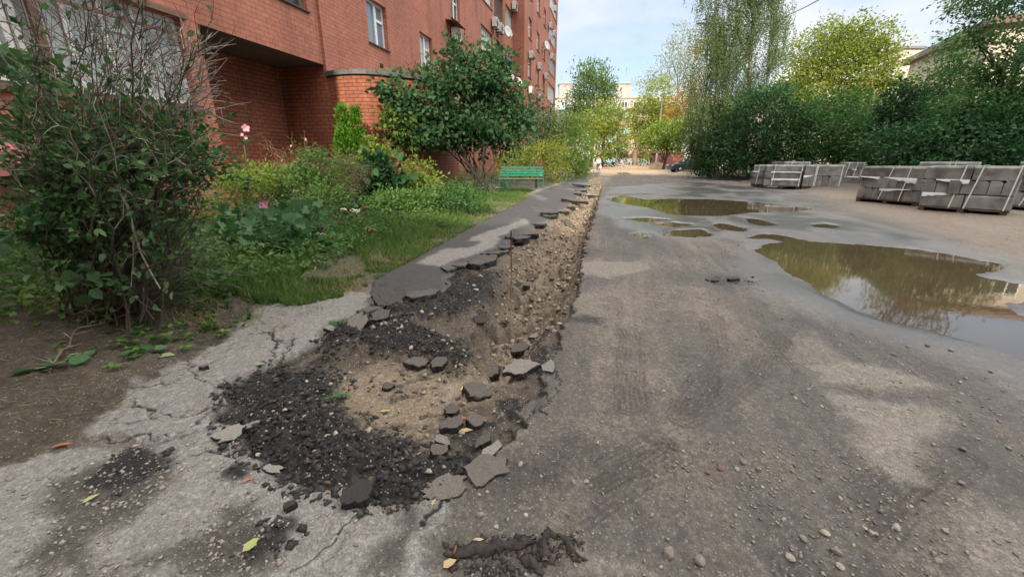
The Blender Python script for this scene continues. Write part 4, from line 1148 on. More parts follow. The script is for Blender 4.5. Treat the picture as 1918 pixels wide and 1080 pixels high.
# ---------------------------------------------------------------- the weeping birch
YB = 33.0
bb = onground(1395, YB)
tb_ = thing('weeping_birch', 'tall weeping birch with long hanging twigs above the dark bushes', 'tree', tuple(bb))
m = MB()
trunks = [[(1395, 330), (1400, 220), (1405, 120), (1412, 20), (1420, -90)], [(1440, 330), (1436, 200), (1440, 110), (1450, 10), (1450, -70)], [(1315, 330), (1308, 270), (1312, 200), (1325, 120)]]
for pts, r in zip(trunks, (.22, .16, .12)):
    pth = np.array([P(x, y, YB) - bb for x, y in pts]); pth[0, 2] = -.2
    m.tube(pth, np.linspace(r, r * .25, len(pth)), 9)
m.build('trunk', M_BIRCH, tb_)
m = MB(); strands = []
def hang(px, py, Y, ln, n):
    for _ in range(n):
        q = P(px + rng.normal() * 9, py + rng.normal() * 7, Y + rng.normal() * .9); strands.append((q - bb, ln * rng.uniform(.5, 1.25)))
spec = []
for _ in range(330):
    y = rng.uniform(-120, 300); 
    half = 95 if y > 140 else 78
    cx = 1395 if y < 120 else 1375
    if y > 60 and rng.random() < .45: cx, half = 1345, 52
    x = cx + rng.uniform(-half, half)
    if 1468 < x and y > 150: continue
    spec.append((x, y - 15))
for x, y in spec: hang(x, y, YB + rng.uniform(-2.2, 2.0), 1.7, 9)
for x, y in ((1465, 15), (1470, 40), (1455, -20), (1310, 165), (1300, 200), (1330, 140), (1320, 180), (1470, 70), (1350, -40), (1352, 30), (1345, 80)): hang(x, y, YB, 1.8, 9)
for k in range(0, len(spec), 2):
    x, y = spec[k]; src = trunks[0] if x < 1425 else trunks[1]
    if x < 1350 and y > 60: src = trunks[2]
    yy = min(max(y + 25, -80), 260)
    sx = np.interp(yy, [q[1] for q in src[::-1]], [q[0] for q in src[::-1]])
    m.tube(limb_path(P(sx, yy + 20, YB) - bb, P(x, y, YB + rng.uniform(-2, 1.8)) - bb, .10, 5, .03), np.linspace(.035, .012, 5), 4, False)
m.build('limb', M_BARKD, tb_)
Cs, Ds, Tn = [], [], []
for q, ln in strands:
    n = int(ln / .042); t = np.linspace(0, 1, n)[:, None]
    sway = rng.normal(size=3) * np.array([.38, .38, 0])
    p_ = q + t * np.array([0, 0, -ln]) + np.sin(t * 1.5) * sway * (1 - t * .4)
    Cs.append(p_ + rng.normal(size=p_.shape) * .055); Ds.append(np.tile([0, 0, -.8], (n, 1)) + rng.normal(size=p_.shape) * .55); Tn.append(np.full(n, rng.random()))
Cs, Ds, Tn = np.concatenate(Cs), np.concatenate(Ds), np.concatenate(Tn)
link('crown', leaf_mesh('crown', [leaf_arrays(Cs, Ds, rng.normal(size=Cs.shape), .10 * (.7 + .6 * rng.random(len(Cs))), .066, 'simple', .5 * Tn + .5 * rng.random(len(Cs)))]), LF['birch'], tb_)
# ---------------------------------------------------------------- right hand trees and bushes
T('yellow_maple', 'broad yellowing maple behind the dark bushes and the kerb stacks', 'tree', onground(1565, 40), .28, blobpx([(1565, 160, 40, 80, 60, 4), (1540, 100, 40, 46, 40, 3), (1600, 90, 40, 50, 38, 3), (1575, 70, 40, 30, 34, 2.5), (1520, 170, 39, 52, 50, 3), (1625, 130, 40, 38, 46, 3), (1640, 190, 39, 40, 40, 3), (1500, 210, 38, 34, 40, 2)]), LF['maple'], clumps=1000, per=28, csize=.85, L=.19, W=.15, shell=.45)
for k, (nm, lb, px, Y, bl, mt, cl) in enumerate([
 ('round_dark_bush', 'dark rounded bush at the road corner beside the parked car', 1330, 33, [(1340, 255, 33, 40, 52, 2.2), (1322, 285, 32, 26, 38, 1.4), (1350, 230, 34, 30, 30, 2), (1342, 305, 31.5, 42, 24, 1.0)], 'bush', 400),
 ('lilac_bush', 'dark green lilac bush behind the low green fence', 1430, 29, [(1430, 225, 29, 60, 50, 2.4), (1395, 270, 28.5, 60, 45, 2), (1470, 265, 28.5, 60, 48, 2.2), (1440, 190, 30, 36, 26, 1.6), (1400, 305, 28, 50, 24, 1.0), (1470, 305, 27.5, 50, 24, 1.0)], 'lilac', 620),
 ('spreading_bush', 'dark spreading bush behind the second group of kerb stacks', 1560, 27, [(1545, 250, 27, 60, 50, 2), (1600, 265, 26, 60, 40, 2), (1570, 215, 28, 50, 36, 2), (1550, 300, 26, 60, 26, 1.0), (1620, 300, 25, 60, 26, 1.0)], 'ash', 600),
 ('olive_bush', 'lighter olive green bush between maple and dark pyramid tree', 1620, 30, [(1615, 225, 30, 46, 36, 2), (1640, 250, 29, 40, 40, 2)], 'hedge', 180),
 ('low_black_bush', 'deep green low bush behind the nearest kerb stacks', 1800, 20, [(1760, 265, 20, 60, 40, 2), (1830, 262, 20, 60, 44, 2), (1900, 260, 20, 50, 46, 2), (1690, 275, 21, 50, 36, 1.8), (1720, 300, 19.5, 60, 26, 1.0), (1800, 300, 19, 60, 26, 1.0), (1890, 300, 18.5, 60, 30, 1.0), (1850, 225, 20, 70, 30, 1.2)], 'dark', 820),
]): shrub(nm, lb, 'bush', onground(px, Y), blobpx(bl), LF[mt], clumps=cl, per=18, csize=.62, L=.17, W=.13, shape='broad' if mt == 'lilac' else 'simple', stems=14, sr=.03)
T('dark_pyramid_tree', 'dark green pyramid shaped young tree in front of the pale house', 'tree', onground(1690, 24), .10, blobpx([(1690, 250, 24, 46, 40, 1.4), (1690, 205, 24, 36, 34, 1.1), (1690, 172, 24, 20, 26, .7)]), LF['dark'], M_BARKD, clumps=260, per=17, csize=.5, L=.16, W=.12)
T('tall_ash_tree', 'tall dark green ash leaved tree at the right edge over the kerb stacks', 'tree', onground(1860, 21), .22, blobpx([(1880, 40, 21, 40, 30, 1.6), (1850, 110, 21, 34, 34, 1.5), (1900, 130, 21, 50, 40, 1.8), (1860, 190, 21, 60, 46, 2), (1920, 210, 20, 50, 50, 1.8), (1800, 215, 20.5, 40, 36, 1.2), (1915, 165, 20.5, 40, 40, 1.5), (1870, 235, 20, 60, 34, 1.4), (1840, 5, 21, 24, 20, 1.2), (1900, -30, 21, 60, 30, 2)]), LF['ash'], M_BARKD, clumps=780, per=18, csize=.62, L=.18, W=.085, droop=.4)
T('slender_ash_tree', 'slender feathery green ash tree in front of the light metal roof', 'tree', onground(1775, 26), .12, blobpx([(1785, 85, 26, 18, 26, .8), (1800, 120, 26, 26, 22, 1.1), (1770, 150, 26, 36, 26, 1.4), (1790, 200, 26, 50, 36, 1.8), (1750, 185, 26, 30, 24, 1.2)]), LF['ash'], M_BARKD, clumps=300, per=17, csize=.6, L=.20, W=.085, droop=.3)
# ================================================================ the garden strip
def plant(name, label, base_px, Y, blobs, mat, cat='plant', **kw):
    q = P(base_px, 330, Y); b = np.array([q[0], q[1], gz1(q[0], q[1])])
    return shrub(name, label, cat, b, blobpx(blobs), mat, **kw)
plant('thuja', 'bright green double tipped thuja against the rounded brick wall', 656, 11.9, [(644, 214, 11.9, 4, 20, .06), (645, 240, 11.9, 8, 34, .12), (668, 216, 11.9, 4, 18, .06), (668, 245, 11.9, 8, 36, .12), (648, 275, 11.9, 15, 36, .3), (668, 285, 11.9, 16, 42, .3), (656, 322, 11.9, 24, 36, .4)], LF['thuja'], 'conifer', stems=4, clumps=620, per=20, csize=.11, L=.085, W=.036, droop=-1.1, up=.2, shell=.5)
plant('yellow_sapling', 'small yellow green sapling right of the thuja', 700, 11.4, [(704, 275, 11.4, 18, 14, .2), (693, 292, 11.4, 16, 14, .2), (722, 290, 11.4, 16, 10, .2)], LF['lime'], stems=5, clumps=36, per=11, csize=.26, L=.10, W=.075, shape='broad', sr=.012)
plant('dark_leafed_bush', 'dark large leaved bush low beside the rounded wall', 705, 10.2, [(715, 322, 10.2, 30, 24, .5), (695, 345, 10.0, 22, 26, .4), (728, 352, 10.2, 16, 18, .3)], LF['dark'], 'bush', stems=8, clumps=70, per=9, csize=.28, L=.19, W=.15, shape='broad', up=.9)
plant('dry_feathery_shrub', 'brown feathery half dried shrub in front of the thuja', 645, 8.6, [(640, 335, 8.6, 46, 36, .6), (655, 312, 8.8, 28, 26, .4)], leafmat('leaf_feather', [(.075, .075, .032), (.12, .10, .055), (.17, .145, .075), (.085, .11, .04)]), 'shrub', stems=40, sr=.006, clumps=200, per=26, csize=.20, L=.028, W=.013)
plant('green_astilbe_clump', 'soft green feathery clump left of the dried shrub', 590, 8.4, [(588, 312, 8.4, 36, 34, .6), (565, 345, 8.0, 34, 34, .5), (610, 370, 7.6, 36, 24, .5)], LF['weed'], stems=18, sr=.006, clumps=170, per=18, csize=.20, L=.065, W=.032)
plant('goldenrod_clump', 'yellow green goldenrod clump below the brick recess', 500, 7.8, [(490, 332, 7.8, 50, 20, .6), (540, 338, 8.2, 40, 20, .5), (455, 345, 7.2, 40, 26, .5)], LF['lime'], stems=24, sr=.006, clumps=170, per=16, csize=.20, L=.075, W=.028, rvar=(0, .8))
plant('lime_perennial', 'light yellow green perennial under the left side of the lilac', 790, 11.5, [(785, 325, 11.5, 26, 26, .4), (800, 350, 11.2, 36, 20, .5), (770, 355, 11.0, 24, 20, .4)], LF['lime'], stems=16, sr=.006, clumps=120, per=14, csize=.22, L=.09, W=.05)
plant('bright_phlox_clump', 'bright green leafy clump with bare stalks near the pavement', 745, 8.8, [(745, 382, 8.8, 50, 22, .5), (715, 385, 8.6, 26, 22, .4), (785, 378, 9, 30, 22, .4)], LF['weed'], stems=30, sr=.006, clumps=170, per=16, csize=.18, L=.075, W=.035, rvar=(.35, 1))
plant('grey_green_shrub', 'dusky grey green shrub in the grass below the lilac', 845, 9.6, [(840, 375, 9.6, 46, 32, .6), (810, 388, 9.3, 34, 24, .5), (878, 372, 9.8, 26, 26, .4)], LF['ash'], 'shrub', stems=20, sr=.008, clumps=190, per=15, csize=.2, L=.075, W=.038)
plant('rusty_spirea', 'rusty flowered bush behind the goldenrod by the recess', 530, 9.6, [(530, 300, 9.6, 30, 14, .3), (548, 290, 9.8, 8, 10, .2)], LF['rust'], stems=16, sr=.005, clumps=36, per=12, csize=.18, L=.05, W=.03)
# bare reddish twigs in front of the recess
def twigs(mb, base, n, ln, spread, r0=.006, depth=2):
    for _ in range(n):
        d = np.array([rng.normal() * spread, rng.normal() * spread, 1.0]); d /= np.linalg.norm(d)
        l = ln * rng.uniform(.6, 1.1); pts = limb_path(base, base + d * l, .02, 6, .04)
        mb.tube(pts, np.linspace(r0, r0 * .3, 6), 4, False)
        if depth:
            for k in range(rng.integers(2, 5)):
                i = rng.integers(2, 6); dd = d + rng.normal(size=3) * .5; dd /= np.linalg.norm(dd)
                mb.tube(limb_path(pts[i], pts[i] + dd * l * rng.uniform(.15, .4), 0, 4, .04), np.linspace(r0 * .6, r0 * .25, 4), 4, False)
                if depth > 1:
                    e = pts[i] + dd * l * .2
                    for _k in range(2):
                        d3 = dd + rng.normal(size=3) * .6; mb.tube([e, e + unit(d3) * l * .14], [r0 * .4, r0 * .2], 3, False)
M_TWIGR = plain('reddish_twig', (.20, .12, .085), .8, var=.3)
M_TWIGP = plain('dry_pale_twig', (.30, .27, .235), .85, var=.35, scale=30)
M_TWIGB = plain('brown_twig', (.085, .067, .050), .9, var=.4, scale=30)
M_STEMG = plain('green_stem', (.09, .12, .05), .7, var=.3)
q = P(565, 330, 9.4); z_ = gz1(q[0], q[1])
t = thing('bare_twig_bush', 'bare reddish twig bush against the dark brick recess', 'bush', (q[0], q[1], z_))
m = MB(); twigs(m, np.array([0, 0, 0.]), 34, 1.35, .42, .007); m.build('twig', M_TWIGR, t)
# hollyhocks
M_PETAL = plain('pink_petal', (.60, .25, .35), .6, var=.25, scale=30)
M_PETALD = plain('rose_petal', (.52, .20, .28), .6, var=.3, scale=30)
def flower(mb, c, r, d=(0, -1, .2)):
    d = unit(np.array(d, float)); a = unit(np.cross(d, [0, 0, 1.0])); b = np.cross(a, d)
    for k in range(5):
        th = k * 2 * math.pi / 5 + .3; e = a * math.cos(th) + b * math.sin(th); s = np.cross(d, e)
        mb.add([c - d * r * .25, c + e * r * .5 + s * r * .42, c + e * r + s * r * .28 + d * r * .12, c + e * r - s * r * .28 + d * r * .16, c + e * r * .5 - s * r * .42], [(0, 1, 2, 3, 4)], None, True)
def hollyhock(label, px, Y, ytop, ybot, flowers, lean=0):
    q = P(px, ybot, Y); b = np.array([q[0], q[1], gz1(q[0], q[1])]); t = thing('hollyhock', label, 'flower', tuple(b), 0, 'hollyhocks in the garden strip')
    top = P(px + lean, ytop, Y) - b
    m = MB(); pth = limb_path((0, 0, -.03), top, .01, 8, .012); m.tube(pth, np.linspace(.011, .005, 8), 6); m.build('stem', M_STEMG, t)
    n = 26; k = rng.integers(2, 8, n); w = rng.random((n, 1)); C = pth[k - 1] * (1 - w) + pth[k] * w
    D = rng.normal(size=(n, 3)) * np.array([1, 1, .4]); N = np.tile([0, 0, 1.0], (n, 1)) + rng.normal(size=(n, 3)) * .3
    sc = np.clip(1.3 - C[:, 2] / max(top[2], .1), .25, 1)
    me = leaf_mesh('foliage', [leaf_arrays(C, D, N, .12 * sc, .11 * sc, 'broad')]); link('foliage', me, LF['mallow'], t)
    if flowers:
        m = MB()
        for fx, fy, r in flowers: flower(m, P(fx, fy, Y - .06) - b, r, (rng.normal() * .3, -1, .15))
        m.build('blossom', M_PETAL, t)
    return t
hollyhock('tall hollyhock with one large pink blossom beside the big shrub', 456, 6.2, 232, 345, [(460, 240, .052), (461, 258, .026), (453, 252, .022)])
hollyhock('hollyhock spike with tiny pink bud in front of the dark recess', 560, 8.8, 243, 335, [(572, 261, .03), (545, 273, .02)], 10)
# the mallow bush
q = G(512, 505); b = np.array([q[0], q[1], gz1(q[0], q[1])])
tm = shrub('mallow_bush', 'large leaved green mallow bush at the garden edge with a pink flower', 'plant', b, blobpx([(515, 440, 5.3, 70, 46, .4), (480, 420, 5.5, 50, 36, .35), (555, 425, 5.5, 44, 34, .35), (500, 478, 5.0, 40, 22, .25), (570, 455, 5.3, 30, 24, .3)]), LF['mallow'], stems=16, sr=.008, clumps=75, per=5, csize=.20, L=.135, W=.14, shape='lobed', up=1.1, shell=.6)
m = MB(); flower(m, P(495, 383, 5.1) - b, .055); flower(m, P(489, 386, 5.08) - b, .03); m.build('blossom', M_PETALD, tm)
q = G(510, 497); b2 = np.array([q[0] , q[1] - .05, gz1(q[0], q[1] - .05)])
tbk = thing('burdock', 'low burdock with big drooping leaves in front of the mallow', 'plant', tuple(b2))
C = np.zeros((6, 3)) + [0, 0, .05]; D = np.array([[.2, -1, .5], [.5, -.9, .7], [-.6, -.8, .5], [.9, -.3, .6], [-.2, -.5, 1.2], [.4, -1, .1]])
link('foliage', leaf_mesh('foliage', [leaf_arrays(C, D, np.tile([0, -.3, 1.], (6, 1)), np.array([.26, .28, .22, .24, .28, .24]), .17, 'broad')]), LF['mallow'], tbk)
# small white and rust flower heads
M_SEDUM = plain('white_flower_head', (.62, .58, .48), .8, var=.2, scale=40)
M_SEDR = plain('rust_flower_head', (.22, .095, .05), .8, var=.4, scale=40)
for x, y, Y, r, mt, lb in ((665, 396, 7.0, .07, M_SEDUM, 'flat white flower head in the grass below the dried shrub'), (642, 393, 7.0, .05, M_SEDUM, 'small pale flower head left of the flat white one'), (686, 390, 7.2, .05, M_SEDR, 'rusty brown flower head right of the flat white one'),
    (694, 432, 6.2, .09, M_SEDR, 'rust brown flower clump in the tall grass'), (602, 430, 5.8, .07, M_SEDR, 'rust brown flower clump beside the mallow bush'), (603, 440, 5.6, .04, M_SEDUM, 'white bloom at the edge of the mallow bush')):
    c = P(x, y, Y); g_ = gz1(c[0], c[1]); t = thing('sedum', lb, 'flower', (c[0], c[1], g_)); h_ = max(c[2] - g_, .1)
    m = MB()
    for k in range(30):
        d = rng.normal(size=3) * np.array([r * .55, r * .4, r * .22]); m.lathe([(.003, 0), (r * .24, r * .12), (r * .2, r * .25), (.002, r * .3)], (d[0], d[1], h_ + d[2]), 5)
    m.build('flower_head', mt, t)
    m = MB(); m.tube([(0, 0, -.02), (.01, 0, h_ * .5), (0, 0, h_)], [.006, .005, .004], 5)
    for k in range(5): m.tube([(0, 0, h_ * .6), (rng.normal() * r * .5, rng.normal() * r * .4, h_)], .003, 4)
    m.build('stem', M_STEMG, t)
# ---------------------------------------------------------------- the big half dead shrub in front
bx = G(185, 622); bx = np.array([bx[0], bx[1], gz1(bx[0], bx[1])])
bs = thing('half_dead_shrub', 'large half dead shrub with many bare twigs in front of the grilled window', 'shrub', tuple(bx))
YS = bx[1]
mb, md, mp = MB(), MB(), MB(); tips = []
for k in range(58):
    px0 = rng.normal(200, 48); 
    a = P(np.clip(px0, 115, 290), 600, YS + rng.normal() * .14) - bx; a[2] = -.06
    tx = rng.normal(215, 95) + (px0 - 200) * .8; ty = rng.uniform(0, 330)
    e = P(np.clip(tx, 55, 430), ty, YS + rng.normal() * .42) - bx
    pth = limb_path(a, e, .02 if e[0] < a[0] else .05, 12, .022)
    (mb).tube(pth, np.linspace(.0068, .0022, 12) * rng.uniform(.6, 1.5), 6, False)
    for j in range(rng.integers(10, 17)):
        i = rng.integers(3, 12); u_ = unit(pth[min(i + 1, 11)] - pth[i - 1])
        d = unit(u_ + rng.normal(size=3) * np.array([.7, .5, .35])); l = rng.uniform(.15, .5)
        p2 = limb_path(pth[i], pth[i] + d * l, .03, 5, .05)
        dead = rng.random() < (.62 if pth[i][2] > 1.1 else .30)
        (mp if dead and rng.random() < .5 else md).tube(p2, np.linspace(.0032, .0013, 5), 4, False)
        tips.append((p2, pth[i][2], dead))
        for _ in range(3):
            ii = rng.integers(1, 5); d2 = unit(d + rng.normal(size=3) * .65); p3 = limb_path(p2[ii], p2[ii] + d2 * l * rng.uniform(.25, .55), .02, 4, .05)
            (mp if dead and rng.random() < .4 else md).tube(p3, np.linspace(.0024, .001, 4), 3, False); tips.append((p3, pth[i][2], dead))
# pale broken twig ends reaching to the right
for k in range(60):
    a = P(rng.uniform(300, 385), rng.uniform(95, 235), YS + .1 + rng.normal() * .2) - bx
    d = unit(np.array([rng.uniform(.5, 1.2), rng.normal() * .3, rng.uniform(-.05, .8)]))
    p2 = limb_path(a, a + d * rng.uniform(.10, .30), .05, 5, .04); mp.tube(p2, np.linspace(.0042, .0014, 5), 4, False)
    for _ in range(2):
        d2 = unit(d + rng.normal(size=3) * .5); i = rng.integers(1, 4); mp.tube([p2[i], p2[i] + d2 * rng.uniform(.06, .16)], [.0025, .001], 3, False)
# tangle of thin dry stems at the foot
for k in range(230):
    a = P(rng.uniform(118, 300), rng.uniform(580, 625), YS + rng.normal() * .12) - bx; a[2] = max(a[2], -.03)
    e = P(rng.uniform(120, 380), rng.uniform(330, 560), YS + rng.normal() * .25) - bx
    md.tube(limb_path(a, e, 0, 6, .04), np.linspace(.004, .0015, 6), 4, False)
for k in range(46):
    a = P(rng.uniform(215, 330), rng.uniform(470, 560), YS + rng.normal() * .15) - bx
    e = a + np.array([rng.uniform(.2, .8), rng.normal() * .25, rng.uniform(-.25, .25)]); md.tube(limb_path(a, e, .08, 6, .05), np.linspace(.003, .001, 6), 3, False)
mb.build('stem', M_TWIGB, bs); md.build('twig', M_TWIGB, bs); mp.build('dead_twig', M_TWIGP, bs)
Cs, Ds = [], []
for p2, h_, dead in tips:
    n = 0 if (dead and rng.random() < .85) else (rng.integers(3, 7) if h_ < 1.45 else (rng.integers(1, 3) if rng.random() < .35 else 0))
    for _ in range(n):
        i = rng.integers(1, len(p2)); Cs.append(p2[i]); Ds.append(unit(p2[i] - p2[i - 1]) + rng.normal(size=3) * .7)
# leafy middle
bl = [(c - bx, r) for c, r in blobpx([(240, 270, YS, 110, 60, .35), (330, 260, YS + .1, 80, 60, .3), (170, 350, YS - .1, 90, 70, .3), (260, 370, YS + .2, 120, 60, .35), (120, 250, YS, 40, 40, .2), (380, 300, YS + .3, 50, 50, .25), (130, 470, YS - .1, 60, 60, .2), (90, 170, YS, 40, 22, .15), (300, 470, YS + .4, 90, 60, .3)])]
cc_, uu_ = in_blobs(bl, 430, .2); k_ = np.repeat(np.arange(430), 13); c2 = cc_[k_] + rng.normal(size=(len(k_), 3)) * np.array([.055, .055, .04]); u2 = uu_[k_]
Cs = np.concatenate([np.array(Cs), c2]); Ds = np.concatenate([np.array(Ds), u2 + rng.normal(size=u2.shape) * .8])
N = np.tile([0, -.25, 1.], (len(Cs), 1)) + rng.normal(size=Cs.shape) * .6
link('foliage', leaf_mesh('foliage', [leaf_arrays(Cs, Ds, N, .042 * (.55 + .9 * rng.random(len(Cs))), .030 * (.6 + .8 * rng.random(len(Cs))), 'broad')]), LF['shrub'], bs)
# broken branch hanging in front, its leaves turned pale side out
m = MB(); pth = np.array([P(x, y, YS - .28) - bx for x, y in ((215, 345), (238, 385), (250, 430), (262, 470), (285, 515), (300, 540))]); m.tube(pth, np.linspace(.009, .005, 6), 6)
br = [P(x, y, YS - .3) - bx for x, y in ((262, 470), (240, 480), (226, 500))]; m.tube(br, [.006, .004, .002], 5)
br2 = [P(x, y, YS - .3) - bx for x, y in ((250, 440), (250, 490), (245, 538))]; m.tube(br2, [.006, .004, .003], 5)
br3 = [P(x, y, YS - .26) - bx for x, y in ((225, 350), (260, 372), (296, 378))]; m.tube(br3, [.006, .004, .002], 5)
m.build('broken_branch', M_TWIGP, bs)
allp = np.concatenate([pth, br, br2, br3]); k = rng.integers(0, len(allp), 46); C = allp[k] + rng.normal(size=(46, 3)) * .045
link('foliage', leaf_mesh('foliage', [leaf_arrays(C, rng.normal(size=C.shape) + [0, -.3, -.6], rng.normal(size=C.shape) * .5 + [0, -1, .5], .062, .044, 'broad')]), leafmat('leaf_pale', [(.11, .16, .09), (.16, .22, .12), (.20, .25, .15)]), bs)
# big round leaves of a bindweed at its left foot
C, u = in_blobs([(c - bx, r) for c, r in blobpx([(100, 395, YS - .3, 60, 30, .15), (45, 440, YS - .3, 50, 30, .15), (160, 520, YS - .35, 50, 30, .12)])], 60, .3)
link('foliage', leaf_mesh('foliage', [leaf_arrays(C, rng.normal(size=C.shape) + [0, -.5, -.3], rng.normal(size=C.shape) * .35 + [0, -.3, 1], .095, .085, 'broad')]), LF['mallow'], bs)
# maple sapling at the left edge
q = np.array([-6.2, 3.9]); bq = np.array([q[0], q[1], gz1(*q)])
ms = thing('maple_sapling', 'young maple with lobed dark leaves reaching in before the brown window posts', 'sapling', tuple(bq))
m = MB()
ends = [(15, 125, 3.5), (60, 130, 3.3), (100, 300, 3.2), (130, 310, 3.1), (20, 235, 3.5), (85, 285, 3.3), (5, 110, 3.4), (70, 200, 3.4)]
C, D = [], []
for x, y, Y in ends:
    e = P(x, y, Y) - bq; pth = limb_path((0, 0, 0), e, .12, 8, .03); m.tube(pth, np.linspace(.014, .004, 8), 5, False)
    for _ in range(13): C.append(e + rng.normal(size=3) * np.array([.13, .10, .07])); D.append(rng.normal(size=3) + [.6, -.4, -.2])
m.build('stem', M_TWIGB, ms); C = np.array(C)
link('foliage', leaf_mesh('foliage', [leaf_arrays(C, np.array(D), rng.normal(size=C.shape) * .35 + [0, -.2, 1], .12, .13, 'lobed')]), LF['shrub'], ms)
# ---------------------------------------------------------------- undergrowth and grass nobody could count
def garden_pts(n, y0, y1, d0, d1, pw=1.0):
    y = y0 * (y1 / y0) ** rng.random(n); d = d0 + (d1 - d0) * rng.random(n) ** pw
    x = sidewalk_edge(y) - d; return x, y, d
x, y, d = garden_pts(3600, 2.6, 24, .75, 6.2)
fx = (FQ[0] + (y - FQ[1]) * FD[0] / FD[1]); ok = (x > fx + .15) & ~((y > 14) & (d < 1.4)) 
# keep the trodden soil left of the drive bare
bare = poly_sd(poly([(-500, 660), (120, 640), (230, 650), (330, 620), (450, 600), (440, 640), (185, 815), (-500, 900)]), x, y) < .1
ok &= ~bare
x, y, d = x[ok], y[ok], d[ok]
zz = gz(x, y); hh = np.clip(.10 + .13 * d, .1, .62) * (.6 + .8 * rng.random(len(x)))
per = 12; k = np.repeat(np.arange(len(x)), per); t = rng.random(len(k)) ** .7
C = np.stack([x[k] + rng.normal(size=len(k)) * .09, y[k] + rng.normal(size=len(k)) * .09, zz[k] + hh[k] * t], 1)
D = rng.normal(size=C.shape) * np.array([1, 1, .5]) + [0, 0, .15]
N = rng.normal(size=C.shape) * .45 + [0, -.15, 1]
tone = fbm(x * 1.1, y * 1.1, 71)[k]; L = .035 + .055 * rng.random(len(k))
r = np.clip(sstep(.3, .7, tone) * .6 + .4 * rng.random(len(k)), 0, 1)
tag(link('undergrowth', leaf_mesh('undergrowth', [leaf_arrays(C, D, N, L, L * .55, 'simple', r)]), LF['weed']), 'mixed low weeds and nettles between the shrubs of the garden strip', kind='stuff')
def blades(name, label, x, y, L, W, lean, mat):
    n = len(x); z = gz(x, y); a = rng.random(n) * 2 * math.pi; s = np.stack([np.cos(a), np.sin(a), np.zeros(n)], 1)
    dr = rng.normal(size=(n, 3)) * lean; dr[:, 2] = 1; dr = unit(dr); C = np.stack([x, y, z - .01], 1); L = L[:, None]
    bend = rng.normal(size=(n, 3)) * np.array([1, 1, 0]) * .35
    V = np.stack([C - s * W, C + s * W, C + dr * L * .55 + s * W * .7, C + dr * L * .55 - s * W * .7, C + dr * L + bend * L * .6 - [0, 0, .0]], 1)
    T = np.array([[0, 1, 2], [0, 2, 3], [3, 2, 4]]); Tt = (T[None] + (np.arange(n) * 5)[:, None, None]).reshape(-1, 3)
    r = np.repeat(np.clip(.5 * fbm(x * 2, y * 2, 73) + .5 * rng.random(n), 0, 1), 5)
    tag(link(name, np_mesh(name, V.reshape(-1, 3), Tt, {'rnd': r}), mat), label, kind='stuff')
x, y, d = garden_pts(70000, 3.6, 19, -.04, 2.0, 1.2)
dens = fbm(x * 2.2, y * 2.2, 75); keep = (dens > .26 + .20 * sstep(.40, .0, d)) & (poly_sd(poly([(560, 545), (700, 520), (660, 470), (560, 510)]), x, y) > -.02) & ~((y > 15.6) & (d < .3))
x, y, d = x[keep], y[keep], d[keep]
blades('grass', 'green grass along the edge of the pavement', x, y, (.05 + .17 * rng.random(len(x)) * sstep(-.1, .9, d)) * (.7 + .6 * fbm(x * 1.2, y * 1.2, 77)), .0035 + .0004 * y.mean(), .38, LF['grass'])
x, y, d = garden_pts(22000, 3.0, 17, -.05, 1.7, 1.0)
keep = fbm(x * 2.2, y * 2.2, 79) > .50; x, y, d = x[keep], y[keep], d[keep]
blades('dry_grass', 'straw coloured dry grass along the pavement edge', x, y, .05 + .10 * rng.random(len(x)), .003, .9, LF['straw'])
# clover and plantain seedlings creeping onto the asphalt
xs, ys = [], []
for px_, py_, n, sp in ((570, 512, 26, .16), (545, 520, 20, .14), (640, 492, 14, .14), (655, 488, 10, .1), (330, 640, 16, .18), (270, 680, 12, .15), (300, 600, 18, .2), (360, 640, 10, .15), (410, 600, 12, .16), (395, 560, 16, .2)):
    g_ = G(px_, py_); xs.append(g_[0] + rng.normal(size=n) * sp); ys.append(g_[1] + rng.normal(size=n) * sp)
x, y = np.concatenate(xs), np.concatenate(ys); per = 7; k = np.repeat(np.arange(len(x)), per)
C = np.stack([x[k], y[k], gz(x, y)[k] + .02 + .05 * rng.random(len(k))], 1); D = rng.normal(size=C.shape) * [1, 1, .25]
tag(link('seedlings', leaf_mesh('seedlings', [leaf_arrays(C, D, np.tile([0, 0, 1.], (len(k), 1)) + rng.normal(size=C.shape) * .3, .05, .032, 'broad')]), LF['weed']), 'low clover and plantain seedlings at the edge of the asphalt', kind='stuff')
